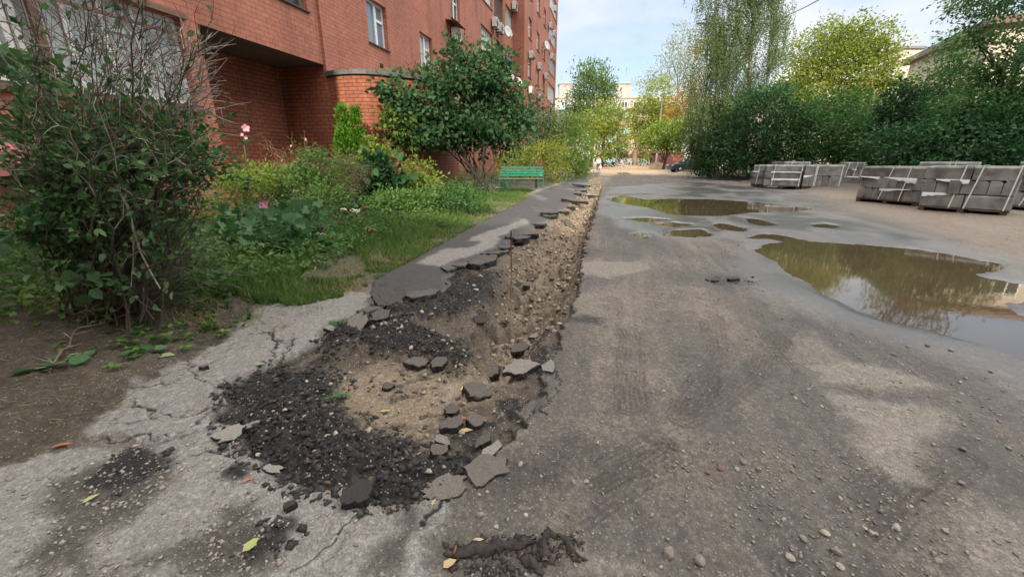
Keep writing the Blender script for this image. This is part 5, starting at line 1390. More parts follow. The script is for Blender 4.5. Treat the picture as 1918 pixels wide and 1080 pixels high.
# ================================================================ made things and loose things
def hits(px, py, it=9):
    """where the line of sight through a place of the photograph meets the surveyed ground"""
    px, py = np.atleast_1d(px).astype(float), np.atleast_1d(py).astype(float); z = np.zeros(len(px))
    for _ in range(it):
        q = G(px, py, 0.) if False else CAMV + ray(px, py) * ((z - CAM_H) / ray(px, py)[:, 2])[:, None]
        z = .5 * z + .5 * gz(q[:, 0], q[:, 1])
    return np.stack([q[:, 0], q[:, 1], gz(q[:, 0], q[:, 1])], 1)
M_GREENP = plain('sunlit_bench_green', (.06, .42, .27), .5, var=.2, scale=9)  # green raised to stand in for sunlight missing on the bench
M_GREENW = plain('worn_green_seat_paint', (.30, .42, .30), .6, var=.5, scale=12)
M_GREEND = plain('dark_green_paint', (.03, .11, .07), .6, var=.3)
def bench(label, loc, rz, w=2.1):
    t = thing('park_bench', label, 'bench', loc, rz, 'green park benches')
    s = w / 2
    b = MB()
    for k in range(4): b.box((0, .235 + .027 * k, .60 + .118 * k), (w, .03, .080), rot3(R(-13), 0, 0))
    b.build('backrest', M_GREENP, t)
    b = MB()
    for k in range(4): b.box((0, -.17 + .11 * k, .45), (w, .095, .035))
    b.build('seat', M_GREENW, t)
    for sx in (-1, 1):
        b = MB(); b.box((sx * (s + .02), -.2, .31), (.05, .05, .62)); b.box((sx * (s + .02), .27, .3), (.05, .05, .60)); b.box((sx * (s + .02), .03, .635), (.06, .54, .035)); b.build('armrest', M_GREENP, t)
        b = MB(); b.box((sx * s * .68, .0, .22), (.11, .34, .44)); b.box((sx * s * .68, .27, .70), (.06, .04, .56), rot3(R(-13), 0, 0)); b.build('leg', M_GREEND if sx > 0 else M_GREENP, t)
    return t
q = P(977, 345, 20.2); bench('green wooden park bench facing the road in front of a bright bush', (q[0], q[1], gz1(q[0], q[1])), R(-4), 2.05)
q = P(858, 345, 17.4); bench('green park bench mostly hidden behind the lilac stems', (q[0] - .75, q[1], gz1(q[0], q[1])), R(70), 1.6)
# ---------------------------------------------------------------- pallets of kerbstones
def kerb_mat():
    m, n, l, b = mat_new('grey_kerb_concrete')
    oi = n.new('ShaderNodeObjectInfo'); tc = n.new('ShaderNodeTexCoord'); geo = n.new('ShaderNodeNewGeometry')
    nz = n.new('ShaderNodeTexNoise'); nz.inputs['Scale'].default_value = 3.5; nz.inputs['Detail'].default_value = 8; l.new(geo.outputs['Position'], nz.inputs['Vector'])
    rp = n.new('ShaderNodeValToRGB'); rp.color_ramp.elements[0].position = .32; rp.color_ramp.elements[0].color = (.105, .110, .105, 1); rp.color_ramp.elements[1].position = .62; rp.color_ramp.elements[1].color = (.255, .262, .25, 1)
    l.new(nz.outputs['Fac'], rp.inputs['Fac'])
    mr = n.new('ShaderNodeMapRange'); mr.inputs['To Min'].default_value = .72; mr.inputs['To Max'].default_value = 1.2; l.new(oi.outputs['Random'], mr.inputs['Value'])
    sc = n.new('ShaderNodeVectorMath'); sc.operation = 'SCALE'; l.new(rp.outputs['Color'], sc.inputs[0]); l.new(mr.outputs['Result'], sc.inputs['Scale']); l.new(sc.outputs[0], b.inputs['Base Color'])
    b.inputs['Roughness'].default_value = .9
    n2 = n.new('ShaderNodeTexNoise'); n2.inputs['Scale'].default_value = 60; l.new(geo.outputs['Position'], n2.inputs['Vector'])
    bp = n.new('ShaderNodeBump'); bp.inputs['Strength'].default_value = .35; bp.inputs['Distance'].default_value = .01; l.new(n2.outputs['Fac'], bp.inputs['Height']); l.new(bp.outputs['Normal'], b.inputs['Normal'])
    return m
M_KERB = kerb_mat()
M_PALLET = plain('wet_pallet_wood', (.085, .055, .036), .9, var=.4, scale=10)
M_STRAP = plain('white_strap', (.74, .74, .72), .5, var=.06)
M_FILM = plain('white_wrapping_sheet', (.52, .53, .54), .5, var=.1, scale=5)
_kerb = {}
def kerb_mesh(L, Hh, Wd):
    key = (round(L, 2), round(Hh, 2), round(Wd, 2))
    if key not in _kerb:
        c = .05; prof = [(-Wd / 2, 0), (Wd / 2, 0), (Wd / 2, Hh), (-Wd / 2 + c * 1.3, Hh), (-Wd / 2, Hh - c)]
        V = [(x, yy, zz) for x in (-L / 2, L / 2) for yy, zz in prof]; k = len(prof)
        m = MB(); m.add(V, [tuple(range(k))[::-1], tuple(range(k, 2 * k))] + [(i, (i + 1) % k, k + (i + 1) % k, k + i) for i in range(k)])
        me = m.mesh('kerb'); me.materials.append(M_KERB); _kerb[key] = me
    return _kerb[key]
def kerb_stack(label, p0, p1, ztop, depth, layers, straps, film, seed):
    """p0, p1: foot of its front face; layers: orientation of each layer, L along the front, E ends to the front"""
    rs = np.random.default_rng(seed)
    a, b = G(*p0), G(*p1); w = np.linalg.norm(b[:2] - a[:2]); rz = math.atan2(b[1] - a[1], b[0] - a[0])
    c = (a + b) / 2; g_ = .03
    zt = ztop; ph = .13; lh = (zt - ph - g_) / len(layers)
    t = thing('kerb_stack', label, 'stack of kerbs', (c[0], c[1], g_), rz, 'strapped pallets of concrete kerbs')
    m = MB()
    for k in range(3): m.box(((k - 1) * (w / 2 - .08), depth / 2, .045), (.12, depth, .085))
    for k in range(6): m.box((0, .05 + (depth - .1) * k / 5, .107), (w, .11, .034))
    m.build('pallet', M_PALLET, t)
    for li, ly in enumerate(layers):
        z = ph + lh * li
        if ly == 'L':
            nrow = max(2, int(depth / .19)); wd = depth / nrow; ncol = max(1, round(w / 1.05)); ln = w / ncol
            for r_ in range(nrow):
                for cc_ in range(ncol):
                    o = bpy.data.objects.new('kerb', kerb_mesh(ln - .022, lh - .012, wd - .008)); COL.objects.link(o); o.parent = t
                    o.location = (-w / 2 + ln * (cc_ + .5) + rs.normal() * .012, wd * (r_ + .5) + rs.normal() * .008, z)
        else:
            ncol = max(2, int(w / .21)); wd = w / ncol
            for cc_ in range(ncol):
                o = bpy.data.objects.new('kerb', kerb_mesh(depth - .02, lh - .012, wd - .014)); COL.objects.link(o); o.parent = t
                o.location = (-w / 2 + wd * (cc_ + .5), depth / 2 + rs.normal() * .02, z); o.rotation_euler = (0, 0, math.pi / 2 * (1 if rs.random() < .5 else -1))
    H = ph + lh * len(layers)
    for sx, sl in straps:
        x0 = sx * w / 2; m = MB(); x1 = x0 + sl
        ring = [(x0, -.016, ph - .02), (x1, -.016, H + .008), (x1, depth + .016, H + .008), (x0, depth + .016, ph - .02)]; hw = .014
        V = []; 
        for x, yy, zz in ring: V += [(x - hw, yy, zz), (x + hw, yy, zz)]
        for x, yy, zz in ring: V += [(x - hw, yy + (.005 if yy < depth / 2 else -.005), zz - (.005 if zz > ph else -.0)), (x + hw, yy + (.005 if yy < depth / 2 else -.005), zz - (.005 if zz > ph else 0))]
        m.add(V, [(0, 1, 3, 2), (2, 3, 5, 4), (4, 5, 7, 6), (10, 11, 9, 8), (12, 13, 11, 10), (14, 15, 13, 12)]); m.build('strap', M_STRAP, t)
    for x0, x1, zl, d0, d1 in film:                       # sheets hanging from the joint between two layers
        n = 9; xx = np.linspace(x0 * w / 2, x1 * w / 2, n); z0 = ph + lh * zl
        V = [(x, -.010, z0 + .002) for x in xx] + [(x, -.016 - rs.random() * .014, z0 - (d0 + (d1 - d0) * i / (n - 1)) * lh * (.75 + .5 * rs.random())) for i, x in enumerate(xx)] + [(x, .03, z0 + .001) for x in xx]
        m = MB(); m.add(V, [(i, n + i, n + i + 1, i + 1) for i in range(n - 1)] + [(2 * n + i, i, i + 1, 2 * n + i + 1) for i in range(n - 1)], None, True); m.build('wrapping_sheet', M_FILM, t)
    return t
def ztop(p0, p1, y0, y1):
    a, b = G(*p0), G(*p1); r0 = ray(p0[0], y0); r1 = ray(p1[0], y1); return float(CAM_H + .5 * (r0[2] / r0[1] * a[1] + r1[2] / r1[1] * b[1]))
ST = [
 ('nearest kerb stack with three slanting white straps, beside the right edge of the yard', (1716, 395), (1886, 407), (312, 308), 1.1, 'LEL', [(-.28, .10), (.05, .13), (.88, .06)], [(-.98, -.30, 1, .30, .12), (-.75, .0, 2, .10, .28)]),
 ('kerb stack with a torn white sheet, just left of the nearest stack', (1601, 378), (1716, 389), (312, 310), 1.1, 'EEL', [(-.22, .22), (.42, .12)], [(-1.0, -.35, 2, .05, .22), (-.2, .8, 2, .02, .5), (-.25, .7, 1, .3, .02)]),
 ('two layer kerb stack in the middle of the yard with two upright straps', (1500, 355), (1573, 357), (309, 308), 1.1, 'EL', [(-.42, .02), (.88, .02), (-.36, .02)], [(-1.0, -.5, 1, .28, .02)]),
 ('kerb stack wrapped with two wide white sheets beside the fence end', (1428, 353), (1497, 355), (309, 308), 1.1, 'LLL', [(-.55, .05), (.9, .03)], [(-.7, .9, 2, .14, .12), (-.6, .9, 1, .22, .22)]),
 ('small kerb stack at the end of the green fence', (1405, 350), (1427, 351), (309, 308), 1.1, 'EEL', [(-.1, .05)], [(-.9, .2, 2, .15, .2)]),
 ('kerb stack standing in the gap behind the middle stacks', (1570, 349), (1612, 350), (304, 303), 1.2, 'LEL', [(-.7, .12), (.0, .12), (.6, .12)], [(-.1, .3, 2, .1, .1), (-.5, .6, 1, .1, .2)]),
 ('kerb stack in the second row behind the two nearest stacks', (1700, 376), (1800, 382), (303, 302), 1.2, 'LEL', [(.1, .05), (.3, .05)], []),
 ('kerb stack cut off by the right picture edge behind the nearest one', (1880, 394), (2010, 402), (303, 300), 1.2, 'ELL', [(-.6, .25), (.3, .1)], [(-.5, .3, 1, .1, .3)]),
 ('rearmost kerb stack showing only its top over the fence end stacks', (1462, 346), (1512, 346), (302.5, 302.5), 1.2, 'LLL', [(-.5, .02), (.8, .02)], []),
]
for i, (lb, p0, p1, yy, dp, ly, sp, fm) in enumerate(ST): kerb_stack(lb, p0, p1, ztop(p0, p1, *yy), dp, ly, sp, fm, 50 + i)
# ---------------------------------------------------------------- low green fences
def fence(label, pa, pb, h, n, rail=.035):
    a, b = np.array(pa), np.array(pb); L = np.linalg.norm(b[:2] - a[:2]); rz = math.atan2(b[1] - a[1], b[0] - a[0])
    t = thing('low_fence', label, 'fence', tuple(a), rz)
    for k in range(n + 1): m = MB(); m.box((L * k / n, 0, h / 2 - .05), (.06, .06, h + .1)); m.build('post', M_GREEND, t)
    for k in range(n):
        m = MB(); x0, x1 = L * k / n + .035, L * (k + 1) / n - .035
        for z in (h - .06, .16): m.tube([(x0, 0, z), (x1, 0, z)], rail * .6, 6)
        q = max(1, round((x1 - x0) / .75))
        for j in range(q):
            u0, u1 = x0 + (x1 - x0) * j / q, x0 + (x1 - x0) * (j + 1) / q
            m.tube([(u0, .012, .17), (u1, .012, h - .07)], .012, 5); m.tube([(u0, -.012, h - .07), (u1, -.012, .17)], .012, 5)
        m.build('fence_panel', M_GREEND, t)
a, b = G(1312, 336), G(1412, 337); a[2] = gz1(a[0], a[1]); b[2] = a[2]
fence('low green metal fence with crossed bars in front of the dark bushes', a, b, .78, 2)
a, b = P(1137, 312, 68), P(1242, 312, 68); a[2] = 0; b[2] = 0
fence('far low green fence along the lawn at the end of the road', a, b, .9, 5)
# ---------------------------------------------------------------- lamps, poles, wire
M_GALV = plain('galvanised_steel', (.34, .35, .35), .5, .3, var=.15)
def lamp(label, base, ztop_, arm, r=.09):
    t = thing('street_lamp', label, 'street lamp', tuple(base), 0)
    m = MB(); m.tube([(0, 0, -.1), (.0, 0, ztop_ * .5), (arm[0] * .02 - .0, 0, ztop_)], [r * 1.2, r, r * .6], 8); m.build('pole', M_GALV, t)
    m = MB(); m.tube([(0, 0, ztop_ - .25), (arm[0] * .3, 0, ztop_ + arm[1] * .6), (arm[0], 0, ztop_ + arm[1])], r * .4, 6); m.build('lamp_arm', M_GALV, t)
    m = MB(); s = np.sign(arm[0]); m.box((arm[0] + s * .35, 0, ztop_ + arm[1]), (.85, .28, .10)); m.box((arm[0] + s * .3, 0, ztop_ + arm[1] - .06), (.6, .22, .04)); bevel(m.build('lamp_head', M_GALV, t), .02)
q = onground(1319, 40); tp_ = P(1319, 50, 40); e_ = P(1283, 45, 40)
lamp('tall street lamp with a long arm left of the weeping birch', q, tp_[2] - q[2], (e_[0] - tp_[0], .25))
q = onground(1226, 64); tp_ = P(1230, 172, 64); e_ = P(1212, 176, 64)
lamp('distant street lamp in front of the leaning tree', q, tp_[2] - q[2], (e_[0] - tp_[0], -.2), .13)
q = onground(1152, 64); t = thing('grey_pole', 'thin grey pole standing by the walking person at the far end', 'pole', tuple(q)); m = MB(); m.tube([(0, 0, -.1), (0, 0, 5.2)], [.12, .10], 8); m.build('shaft', M_GALV, t); m = MB(); m.lathe([(.02, 0), (.14, .02), (.12, .1), (.02, .14)], (0, 0, 5.2), 8); m.build('cap', M_GALV, t)
t = thing('overhead_wire', 'thin dark wire crossing the sky right of the birch', 'wire', tuple(P(1440, 60, 33)))
a = P(1440, 60, 33); m = MB(); pts = np.array([P(x, y, Y) for x, y, Y in ((1440, 50, 33), (1480, 27, 27), (1510, 13, 23), (1545, -6, 19), (1620, -60, 14))]) - a; m.tube(pts, .022, 5); m.build('cable', M_DARKM, t)
# ---------------------------------------------------------------- parked cars
M_TYRE = plain('tyre_rubber', (.02, .02, .02), .9)
M_CHROME = plain('wheel_metal', (.5, .5, .52), .3, .8)
M_LAMPG = glass('headlight_glass', (.6, .62, .65), .1)
def car(label, loc, rz, paint):
    t = thing('parked_car', label, 'car', loc, rz, 'cars parked by the bushes')
    side = [(-2.15, .30), (2.10, .30), (2.18, .55), (2.12, .80), (1.55, .92), (.55, .98), (-1.75, 1.00), (-2.12, .92), (-2.2, .6)]
    def extr(name, prof, w0, w1, mat, inset=None):
        m = MB(); n = len(prof); V = [(x, -w0(z), z) for x, z in prof] + [(x, w0(z), z) for x, z in prof]
        m.add(V, [tuple(range(n)), tuple(range(2 * n - 1, n - 1, -1))] + [(i, n + i, n + (i + 1) % n, (i + 1) % n) for i in range(n)]); return bevel(m.build(name, mat, t), .05, 3)
    extr('body', side, lambda z: .86 - .05 * abs(z - .6), None, paint)
    cab = [(-1.80, .99), (1.0, .985), (.30, 1.42), (-.2, 1.50), (-1.0, 1.48), (-1.5, 1.35)]
    extr('roof', cab, lambda z: .80 - .30 * (z - .98), None, paint)
    for s in (-1, 1):
        m = MB(); w = lambda z: s * (.80 - .30 * (z - .98) + .008); pr = [(-1.45, 1.04), (.72, 1.03), (.25, 1.37), (-.2, 1.43), (-1.0, 1.41), (-1.3, 1.31)]
        m.add([(x, w(z), z) for x, z in pr], [tuple(range(6)) if s < 0 else tuple(range(6))[::-1]]); m.build('side_window', M_GLD, t)
    m = MB(); m.add([(.98, -.74, 1.03), (.98, .74, 1.03), (.40, .66, 1.40), (.40, -.66, 1.40)], [(0, 1, 2, 3)]); m.v[0] = m.v[0] + np.array([.02, 0, .02]); m.build('windscreen', M_GLD, t)
    for sx in (-1.32, 1.36):
        for s in (-1, 1):
            M_ = rot3(R(90), 0, 0); w = MB(); w.lathe([(.20, -.1), (.31, -.1), (.33, -.05), (.33, .05), (.31, .1), (.20, .1)], (sx, s * .78, .33), 20, M_); wo = w.build('wheel', M_TYRE, t)
            w = MB(); w.lathe([(.02, -.11), (.08, -.115), (.21, -.09), (.21, .09), (.08, .115), (.02, .11)], (sx, s * .78, .33), 10, M_); w.build('rim', M_CHROME, wo)
    for s in (-1, 1): m = MB(); m.box((2.08, s * .60, .72), (.16, .36, .14)); bevel(m.build('headlight', M_LAMPG, t), .03)
    m = MB(); m.box((2.16, 0, .42), (.08, 1.3, .16)); m.box((2.17, 0, .66), (.04, .7, .10)); m.build('bumper', M_ACG, t)
M_CARD = plain('dark_blue_paint', (.035, .04, .05), .25, .3, var=.08)
M_CARS = plain('silver_paint', (.42, .43, .44), .3, .4, var=.05)
q = P(1252, 320, 45.5); car('dark car with its front showing past the bush at the end of the road', (q[0] + 2.2, 45.5, .0), R(184), M_CARD)
q = P(1258, 310, 50.5); car('silver car parked behind the dark car', (q[0] + 2.2, 50.5, .0), R(182), M_CARS)
# ---------------------------------------------------------------- the walking person
def skin(name, nodes, edges, mat, parent, sub=1):
    me = bpy.data.meshes.new(name); me.from_pydata([n[0] for n in nodes], edges, []); o = link(name, me, mat, parent)
    sk = o.modifiers.new('skin', 'SKIN')
    for i, n in enumerate(nodes): me.skin_vertices[0].data[i].radius = (n[1], n[2] if len(n) > 2 else n[1])
    me.skin_vertices[0].data[0].use_root = True
    s = o.modifiers.new('sub', 'SUBSURF'); s.levels = sub; s.render_levels = sub
    return o
q = G(1120, 322.5); zf = gz1(q[0], q[1])
pr = thing('person', 'person in a white top and blue jeans walking on the pavement far away', 'person', (q[0], q[1], zf), 0)
M_SKIN = plain('skin', (.48, .30, .22), .6); M_TOP = plain('white_cotton', (.66, .62, .60), .8); M_JEANS = plain('blue_denim', (.07, .11, .19), .85, var=.25); M_HAIR = plain('light_brown_hair', (.25, .14, .08), .7); M_BAGB = plain('black_leather', (.02, .02, .022), .5); M_BAGW = plain('white_plastic_bag', (.68, .70, .72), .4); M_SHOE = plain('pale_shoe', (.4, .38, .36), .7)
nd = [((0, 0, .86), .13, .10), ((0, 0, 1.05), .12, .09), ((0, 0, 1.25), .14, .10), ((0, -.01, 1.38), .06), ((0, -.02, 1.44), .055), ((0, -.03, 1.52), .085, .095), ((0, -.03, 1.60), .07, .085),
      ((.17, 0, 1.31), .05), ((.22, .02, 1.05), .042), ((.21, -.06, .84), .034), ((.205, -.09, .76), .03, .02), ((-.17, 0, 1.31), .05), ((-.20, -.02, 1.06), .042), ((-.12, -.18, .92), .034), ((-.06, -.22, .90), .03, .02),
      ((.09, -.02, .80), .085), ((.10, -.10, .46), .058), ((.10, -.04, .09), .042), ((.10, -.14, .035), .035), ((-.09, 0, .80), .085), ((-.09, .03, .46), .058), ((-.09, .14, .12), .042), ((-.09, .07, .035), .035), ((0, -.125, 1.515), .018)]
ed = [(0, 1), (1, 2), (2, 3), (3, 4), (4, 5), (5, 6), (2, 7), (7, 8), (8, 9), (9, 10), (2, 11), (11, 12), (12, 13), (13, 14), (0, 15), (15, 16), (16, 17), (17, 18), (0, 19), (19, 20), (20, 21), (21, 22), (5, 23)]
for c, d in (((.205, -.09, .76), (0, -.1, -1)), ((-.06, -.22, .90), (1, -.3, -.2))):
    base_i = 10 if c[2] < .8 else 14; d = unit(np.array(d, float)); s_ = unit(np.cross(d, [0.3, 1, .2]))
    for k in range(5):
        o_ = s_ * (.018 * (k - 1.5)) if k < 4 else s_ * -.04
        a = np.array(c) + o_ + d * .02; b = a + d * (.05 + .012 * (k in (1, 2)) - .02 * (k == 4)); e = b + d * .025 + np.array([0, -.012, 0])
        i = len(nd); nd += [(tuple(a), .009), (tuple(b), .008), (tuple(e), .007)]; ed += [(base_i, i), (i, i + 1), (i + 1, i + 2)]
skin('body', nd, ed, M_SKIN, pr)
up = lambda L, g: [((n[0]), n[1] + g, (n[2] if len(n) > 2 else n[1]) + g) for n in (nd[i] for i in L)]
skin('shirt', up([1, 0, 2, 7, 8, 11, 12], .018), [(0, 1), (0, 2), (2, 3), (3, 4), (2, 5), (5, 6)], M_TOP, pr)
skin('jeans', up([0, 15, 16, 17, 19, 20, 21], .014), [(0, 1), (1, 2), (2, 3), (0, 4), (4, 5), (5, 6)], M_JEANS, pr)
skin('hair', [((0, .01, 1.58), .085, .09), ((0, .035, 1.50), .075, .06), ((0, .04, 1.42), .05, .04)], [(0, 1), (1, 2)], M_HAIR, pr)
m = MB(); m.box((0, 0, 0), (.26, .10, .18), None, .9); b = bevel(m.build('black_handbag', M_BAGB), .02); b.location = (q[0] - .05, q[1] - .25, zf + .80); m = MB(); m.tube([(-.08, 0, .08), (-.05, .05, .30), (.02, .14, .52)], .009, 5); m.build('strap', M_BAGB, b); tag(b, 'black handbag held in front of the walking person', 'bag')
m = MB(); m.lathe([(.02, -.30), (.12, -.28), (.13, -.1), (.06, 0), (.015, .05)], (0, 0, 0), 9); b = m.build('plastic_bag', M_BAGW); b.location = (q[0] + .21, q[1] - .1, zf + .66); m = MB(); m.tube([(-.02, 0, .03), (0, 0, .09), (.02, 0, .03)], .006, 4); m.build('handle', M_BAGW, b); tag(b, 'white plastic bag hanging from the hand of the walking person', 'bag')
# ---------------------------------------------------------------- broken asphalt, stones, wood, leaves
def stone_mat(name, cols, rough=.9):
    m, n, l, b = mat_new(name); oi = n.new('ShaderNodeObjectInfo'); at = n.new('ShaderNodeAttribute'); at.attribute_name = 'rnd'
    ad = n.new('ShaderNodeMath'); ad.operation = 'ADD'; l.new(at.outputs['Fac'], ad.inputs[0]); l.new(oi.outputs['Random'], ad.inputs[1])
    fr_ = n.new('ShaderNodeMath'); fr_.operation = 'FRACT'; l.new(ad.outputs[0], fr_.inputs[0])
    rp = n.new('ShaderNodeValToRGB'); els = rp.color_ramp.elements
    while len(els) < len(cols): els.new(.5)
    for i, c in enumerate(cols): els[i].position = .02 + .96 * i / (len(cols) - 1); els[i].color = c + (1,)
    l.new(fr_.outputs[0], rp.inputs['Fac'])
    geo = n.new('ShaderNodeNewGeometry'); nz = n.new('ShaderNodeTexNoise'); nz.inputs['Scale'].default_value = 90; nz.inputs['Detail'].default_value = 5; l.new(geo.outputs['Position'], nz.inputs['Vector'])
    mr = n.new('ShaderNodeMapRange'); mr.inputs['To Min'].default_value = .55; mr.inputs['To Max'].default_value = 1.45; l.new(nz.outputs['Fac'], mr.inputs['Value'])
    sc = n.new('ShaderNodeVectorMath'); sc.operation = 'SCALE'; l.new(rp.outputs['Color'], sc.inputs[0]); l.new(mr.outputs['Result'], sc.inputs['Scale']); l.new(sc.outputs[0], b.inputs['Base Color'])
    sd = n.new('ShaderNodeAttribute'); sd.attribute_name = 'side'; sx = n.new('ShaderNodeMixRGB'); sx.inputs['Color2'].default_value = (.018, .017, .0165, 1)
    l.new(sc.outputs[0], sx.inputs['Color1']); l.new(sd.outputs['Fac'], sx.inputs['Fac']); l.new(sx.outputs['Color'], b.inputs['Base Color'])
    b.inputs['Roughness'].default_value = rough
    bp = n.new('ShaderNodeBump'); bp.inputs['Strength'].default_value = .6; bp.inputs['Distance'].default_value = .006; l.new(nz.outputs['Fac'], bp.inputs['Height']); l.new(bp.outputs['Normal'], b.inputs['Normal'])
    return m
M_LIME = stone_mat('limestone', [(.26, .22, .17), (.38, .33, .26), (.20, .155, .115), (.31, .265, .21)])
M_ROADST = stone_mat('road_gravel', [(.22, .20, .175), (.36, .32, .26), (.15, .13, .115), (.28, .25, .21)])
M_TAR = stone_mat('black_asphalt_crumb', [(.014, .014, .014), (.030, .029, .028), (.020, .019, .019), (.045, .042, .040)], .8)
M_CHUNK = stone_mat('broken_asphalt', [(.055, .049, .044), (.095, .083, .072), (.07, .061, .053)])
M_SLABP = stone_mat('pale_asphalt_slab', [(.15, .138, .122), (.20, .185, .165)])
M_CLOD = stone_mat('brown_clod', [(.085, .062, .043), (.13, .098, .068), (.06, .046, .034), (.10, .077, .054)])
M_BARKC = stone_mat('bark_crumb', [(.026, .021, .018), (.045, .036, .03), (.035, .028, .024)])
M_SLABR = stone_mat('muddy_asphalt_slab', [(.10, .088, .076), (.13, .115, .10)])
M_SOIL = stone_mat('dark_clod', [(.022, .02, .019), (.04, .035, .03)])
def rubble(name, label, C, size, mat, flat=.7):
    n = len(C)
    base = np.array([(1, 0, 0), (-1, 0, 0), (0, 1, 0), (0, -1, 0), (0, 0, 1), (0, 0, -1), (.6, .6, .5), (-.6, .5, -.5)], float)[:6]
    T = np.array([[0, 2, 4], [2, 1, 4], [1, 3, 4], [3, 0, 4], [2, 0, 5], [1, 2, 5], [3, 1, 5], [0, 3, 5]])
    a = rng.random(n) * 2 * math.pi; ca, sa = np.cos(a), np.sin(a)
    V = base[None] * (.6 + .8 * rng.random((n, 6, 3))) + rng.normal(size=(n, 6, 3)) * .30
    V = V * np.stack([np.ones(n), .65 + .5 * rng.random(n), flat * (.6 + .6 * rng.random(n))], 1)[:, None, :]
    X = V[..., 0] * ca[:, None] - V[..., 1] * sa[:, None]; Yy = V[..., 0] * sa[:, None] + V[..., 1] * ca[:, None]
    V = np.stack([X, Yy, V[..., 2]], -1) * np.asarray(size)[:, None, None] + C[:, None, :]
    Tt = (T[None] + (np.arange(n) * 6)[:, None, None]).reshape(-1, 3)
    tag(link(name, np_mesh(name, V.reshape(-1, 3), Tt, {'rnd': np.repeat(rng.random(n), 6)}), mat), label, kind='stuff')
def in_poly(pl, n, grow=0.0):
    lo, hi = pl.min(0) - grow, pl.max(0) + grow; out = np.zeros((0, 2))
    while len(out) < n:
        q = lo + rng.random((n * 3, 2)) * (hi - lo); out = np.concatenate([out, q[poly_sd(pl, q[:, 0], q[:, 1]) < grow]])
    return out[:n]
def lay(q, size): return np.column_stack([q, gz(q[:, 0], q[:, 1]) + size * .25])
def sizes(n, a, b, p=2.5): return a + (b - a) * rng.random(n) ** p
q = np.concatenate([in_poly(PL['pile1'], 6000, .08), in_poly(PL['pile2'], 9000, .10), in_poly(PL['pile3'], 3000, .10), in_poly(PL['tar'], 1500, .05), in_poly(PL['d1b'], 260, .03), in_poly(PL['d2b'], 260, .05), in_poly(PL['d5'], 90, .03), in_poly(PL['blk'], 160, .03), in_poly(PL['trench'], 1500)])
q = q[fbm(q[:, 0] * 7, q[:, 1] * 7, 91) * .6 + .4 * rng.random(len(q)) > .48]
s = sizes(len(q), .0020, .024, 8.0); rubble('asphalt_crumbs', 'black crumbled asphalt heaped in and round the trench', lay(q, s), s, M_TAR)
def _ch(n):
    q = in_poly(PL['chan'], n, .05); return q[rng.random(n) < .38 + .55 * np.clip((q[:, 0] - .233 * q[:, 1] + .62) / .30, 0, 1)]
q = np.concatenate([_ch(5200), in_poly(PL['deep'], 900, .1), in_poly(PL['sand'], 300, .1), in_poly(PL['pile1'], 120), in_poly(PL['pile2'], 120), in_poly(PL['trench'], 350)])
s = sizes(len(q), .004, .034, 3.2) * (1 + .04 * q[:, 1]) * np.where(q[:, 1] < 3.0, .6, 1.0); rubble('limestone_rubble', 'pale limestone crumbs along the bottom and side of the trench', lay(q, s), s, M_LIME)
q = np.concatenate([in_poly(PL['deep'], 2600, .15), in_poly(PL['chan'], 1200, .1), in_poly(PL['pile2'], 260, .1), in_poly(PL['pile1'], 160, .1), in_poly(PL['pile3'], 200, .1), in_poly(PL['sand'], 260, .1)])
s = sizes(len(q), .004, .040, 3.6) * np.where(q[:, 1] < 3.1, .55, 1.0); rubble('soil_clods', 'brown wet soil clods on the sides of the trench', lay(q, s), s, M_CLOD)
q = in_poly(PL['sewer'], 420, .02); q = q[fbm(q[:, 0] * 5, q[:, 1] * 5, 97) > .42]; s = sizes(len(q), .003, .020, 2.2); rubble('bark_debris', 'dark rotten bark crumbs round the branch on the road', lay(q, s * .6), s, M_BARKC, .4)
roadp = poly([(1130, 400), (1400, 400), (1400, 520), (1560, 600), (1918, 720), (2050, 1200), (840, 1200), (880, 900), (1050, 650), (1100, 470)])
q = in_poly(roadp, 9000); q = q[fbm(q[:, 0] * 2.2, q[:, 1] * 2.2, 93) > .42]
q = np.concatenate([q, in_poly(poly([(1440, 880), (1600, 860), (1720, 960), (1720, 1090), (1440, 1090)]), 620, .1), in_poly(poly([(1290, 850), (1460, 850), (1470, 930), (1300, 930)]), 200, .1), in_poly(PL['near'], 900), in_poly(PL['d1'], 500, .05), in_poly(PL['d2'], 400, .05), in_poly(poly([(1860, 420), (1918, 410), (2050, 470), (1918, 480)]), 260, .1)])
s = sizes(len(q), .0022, .0115, 3.2); rubble('gravel', 'fine loose gravel scattered over the road', lay(q, s), s, M_ROADST)
def stone_mesh(name, seed, flat=.7, pts=9):
    rs = np.random.default_rng(seed); bm = bmesh.new(); bmesh.ops.create_icosphere(bm, subdivisions=2, radius=1)
    k = rs.normal(size=(pts, 3)); k /= np.linalg.norm(k, axis=1)[:, None]; d = .62 + .3 * rs.random(pts)
    for v in bm.verts:
        p = np.array(v.co); r = min(min((dd / max(p @ kk, 1e-3)) for kk, dd in zip(k, d)), 1.0); v.co = Vector(p * r * (1 + rs.normal() * .02)) * 1.0; v.co.z *= flat
    me = bpy.data.meshes.new(name); bm.to_mesh(me); bm.free(); return me
sm = [stone_mesh('stone', 200 + i) for i in range(7)]
def stones(mat, label, group, px, py, size, name='stone', cat='stone', ms=None):
    h = hits(px, py); ms = ms or sm
    for i in range(len(px)):
        me = ms[i % len(ms)].copy() if False else ms[i % len(ms)]
        o = bpy.data.objects.new(name, me)
        if not me.materials: me.materials.append(mat)
        COL.objects.link(o); s = size[i]
        o.location = (h[i, 0], h[i, 1], h[i, 2] + s * .35); o.scale = (s, s * rng.uniform(.7, 1), s * rng.uniform(.7, 1.05)); o.rotation_euler = (rng.normal() * .25, rng.normal() * .25, rng.uniform(0, 6.28))
        tag(o, label, cat, group)
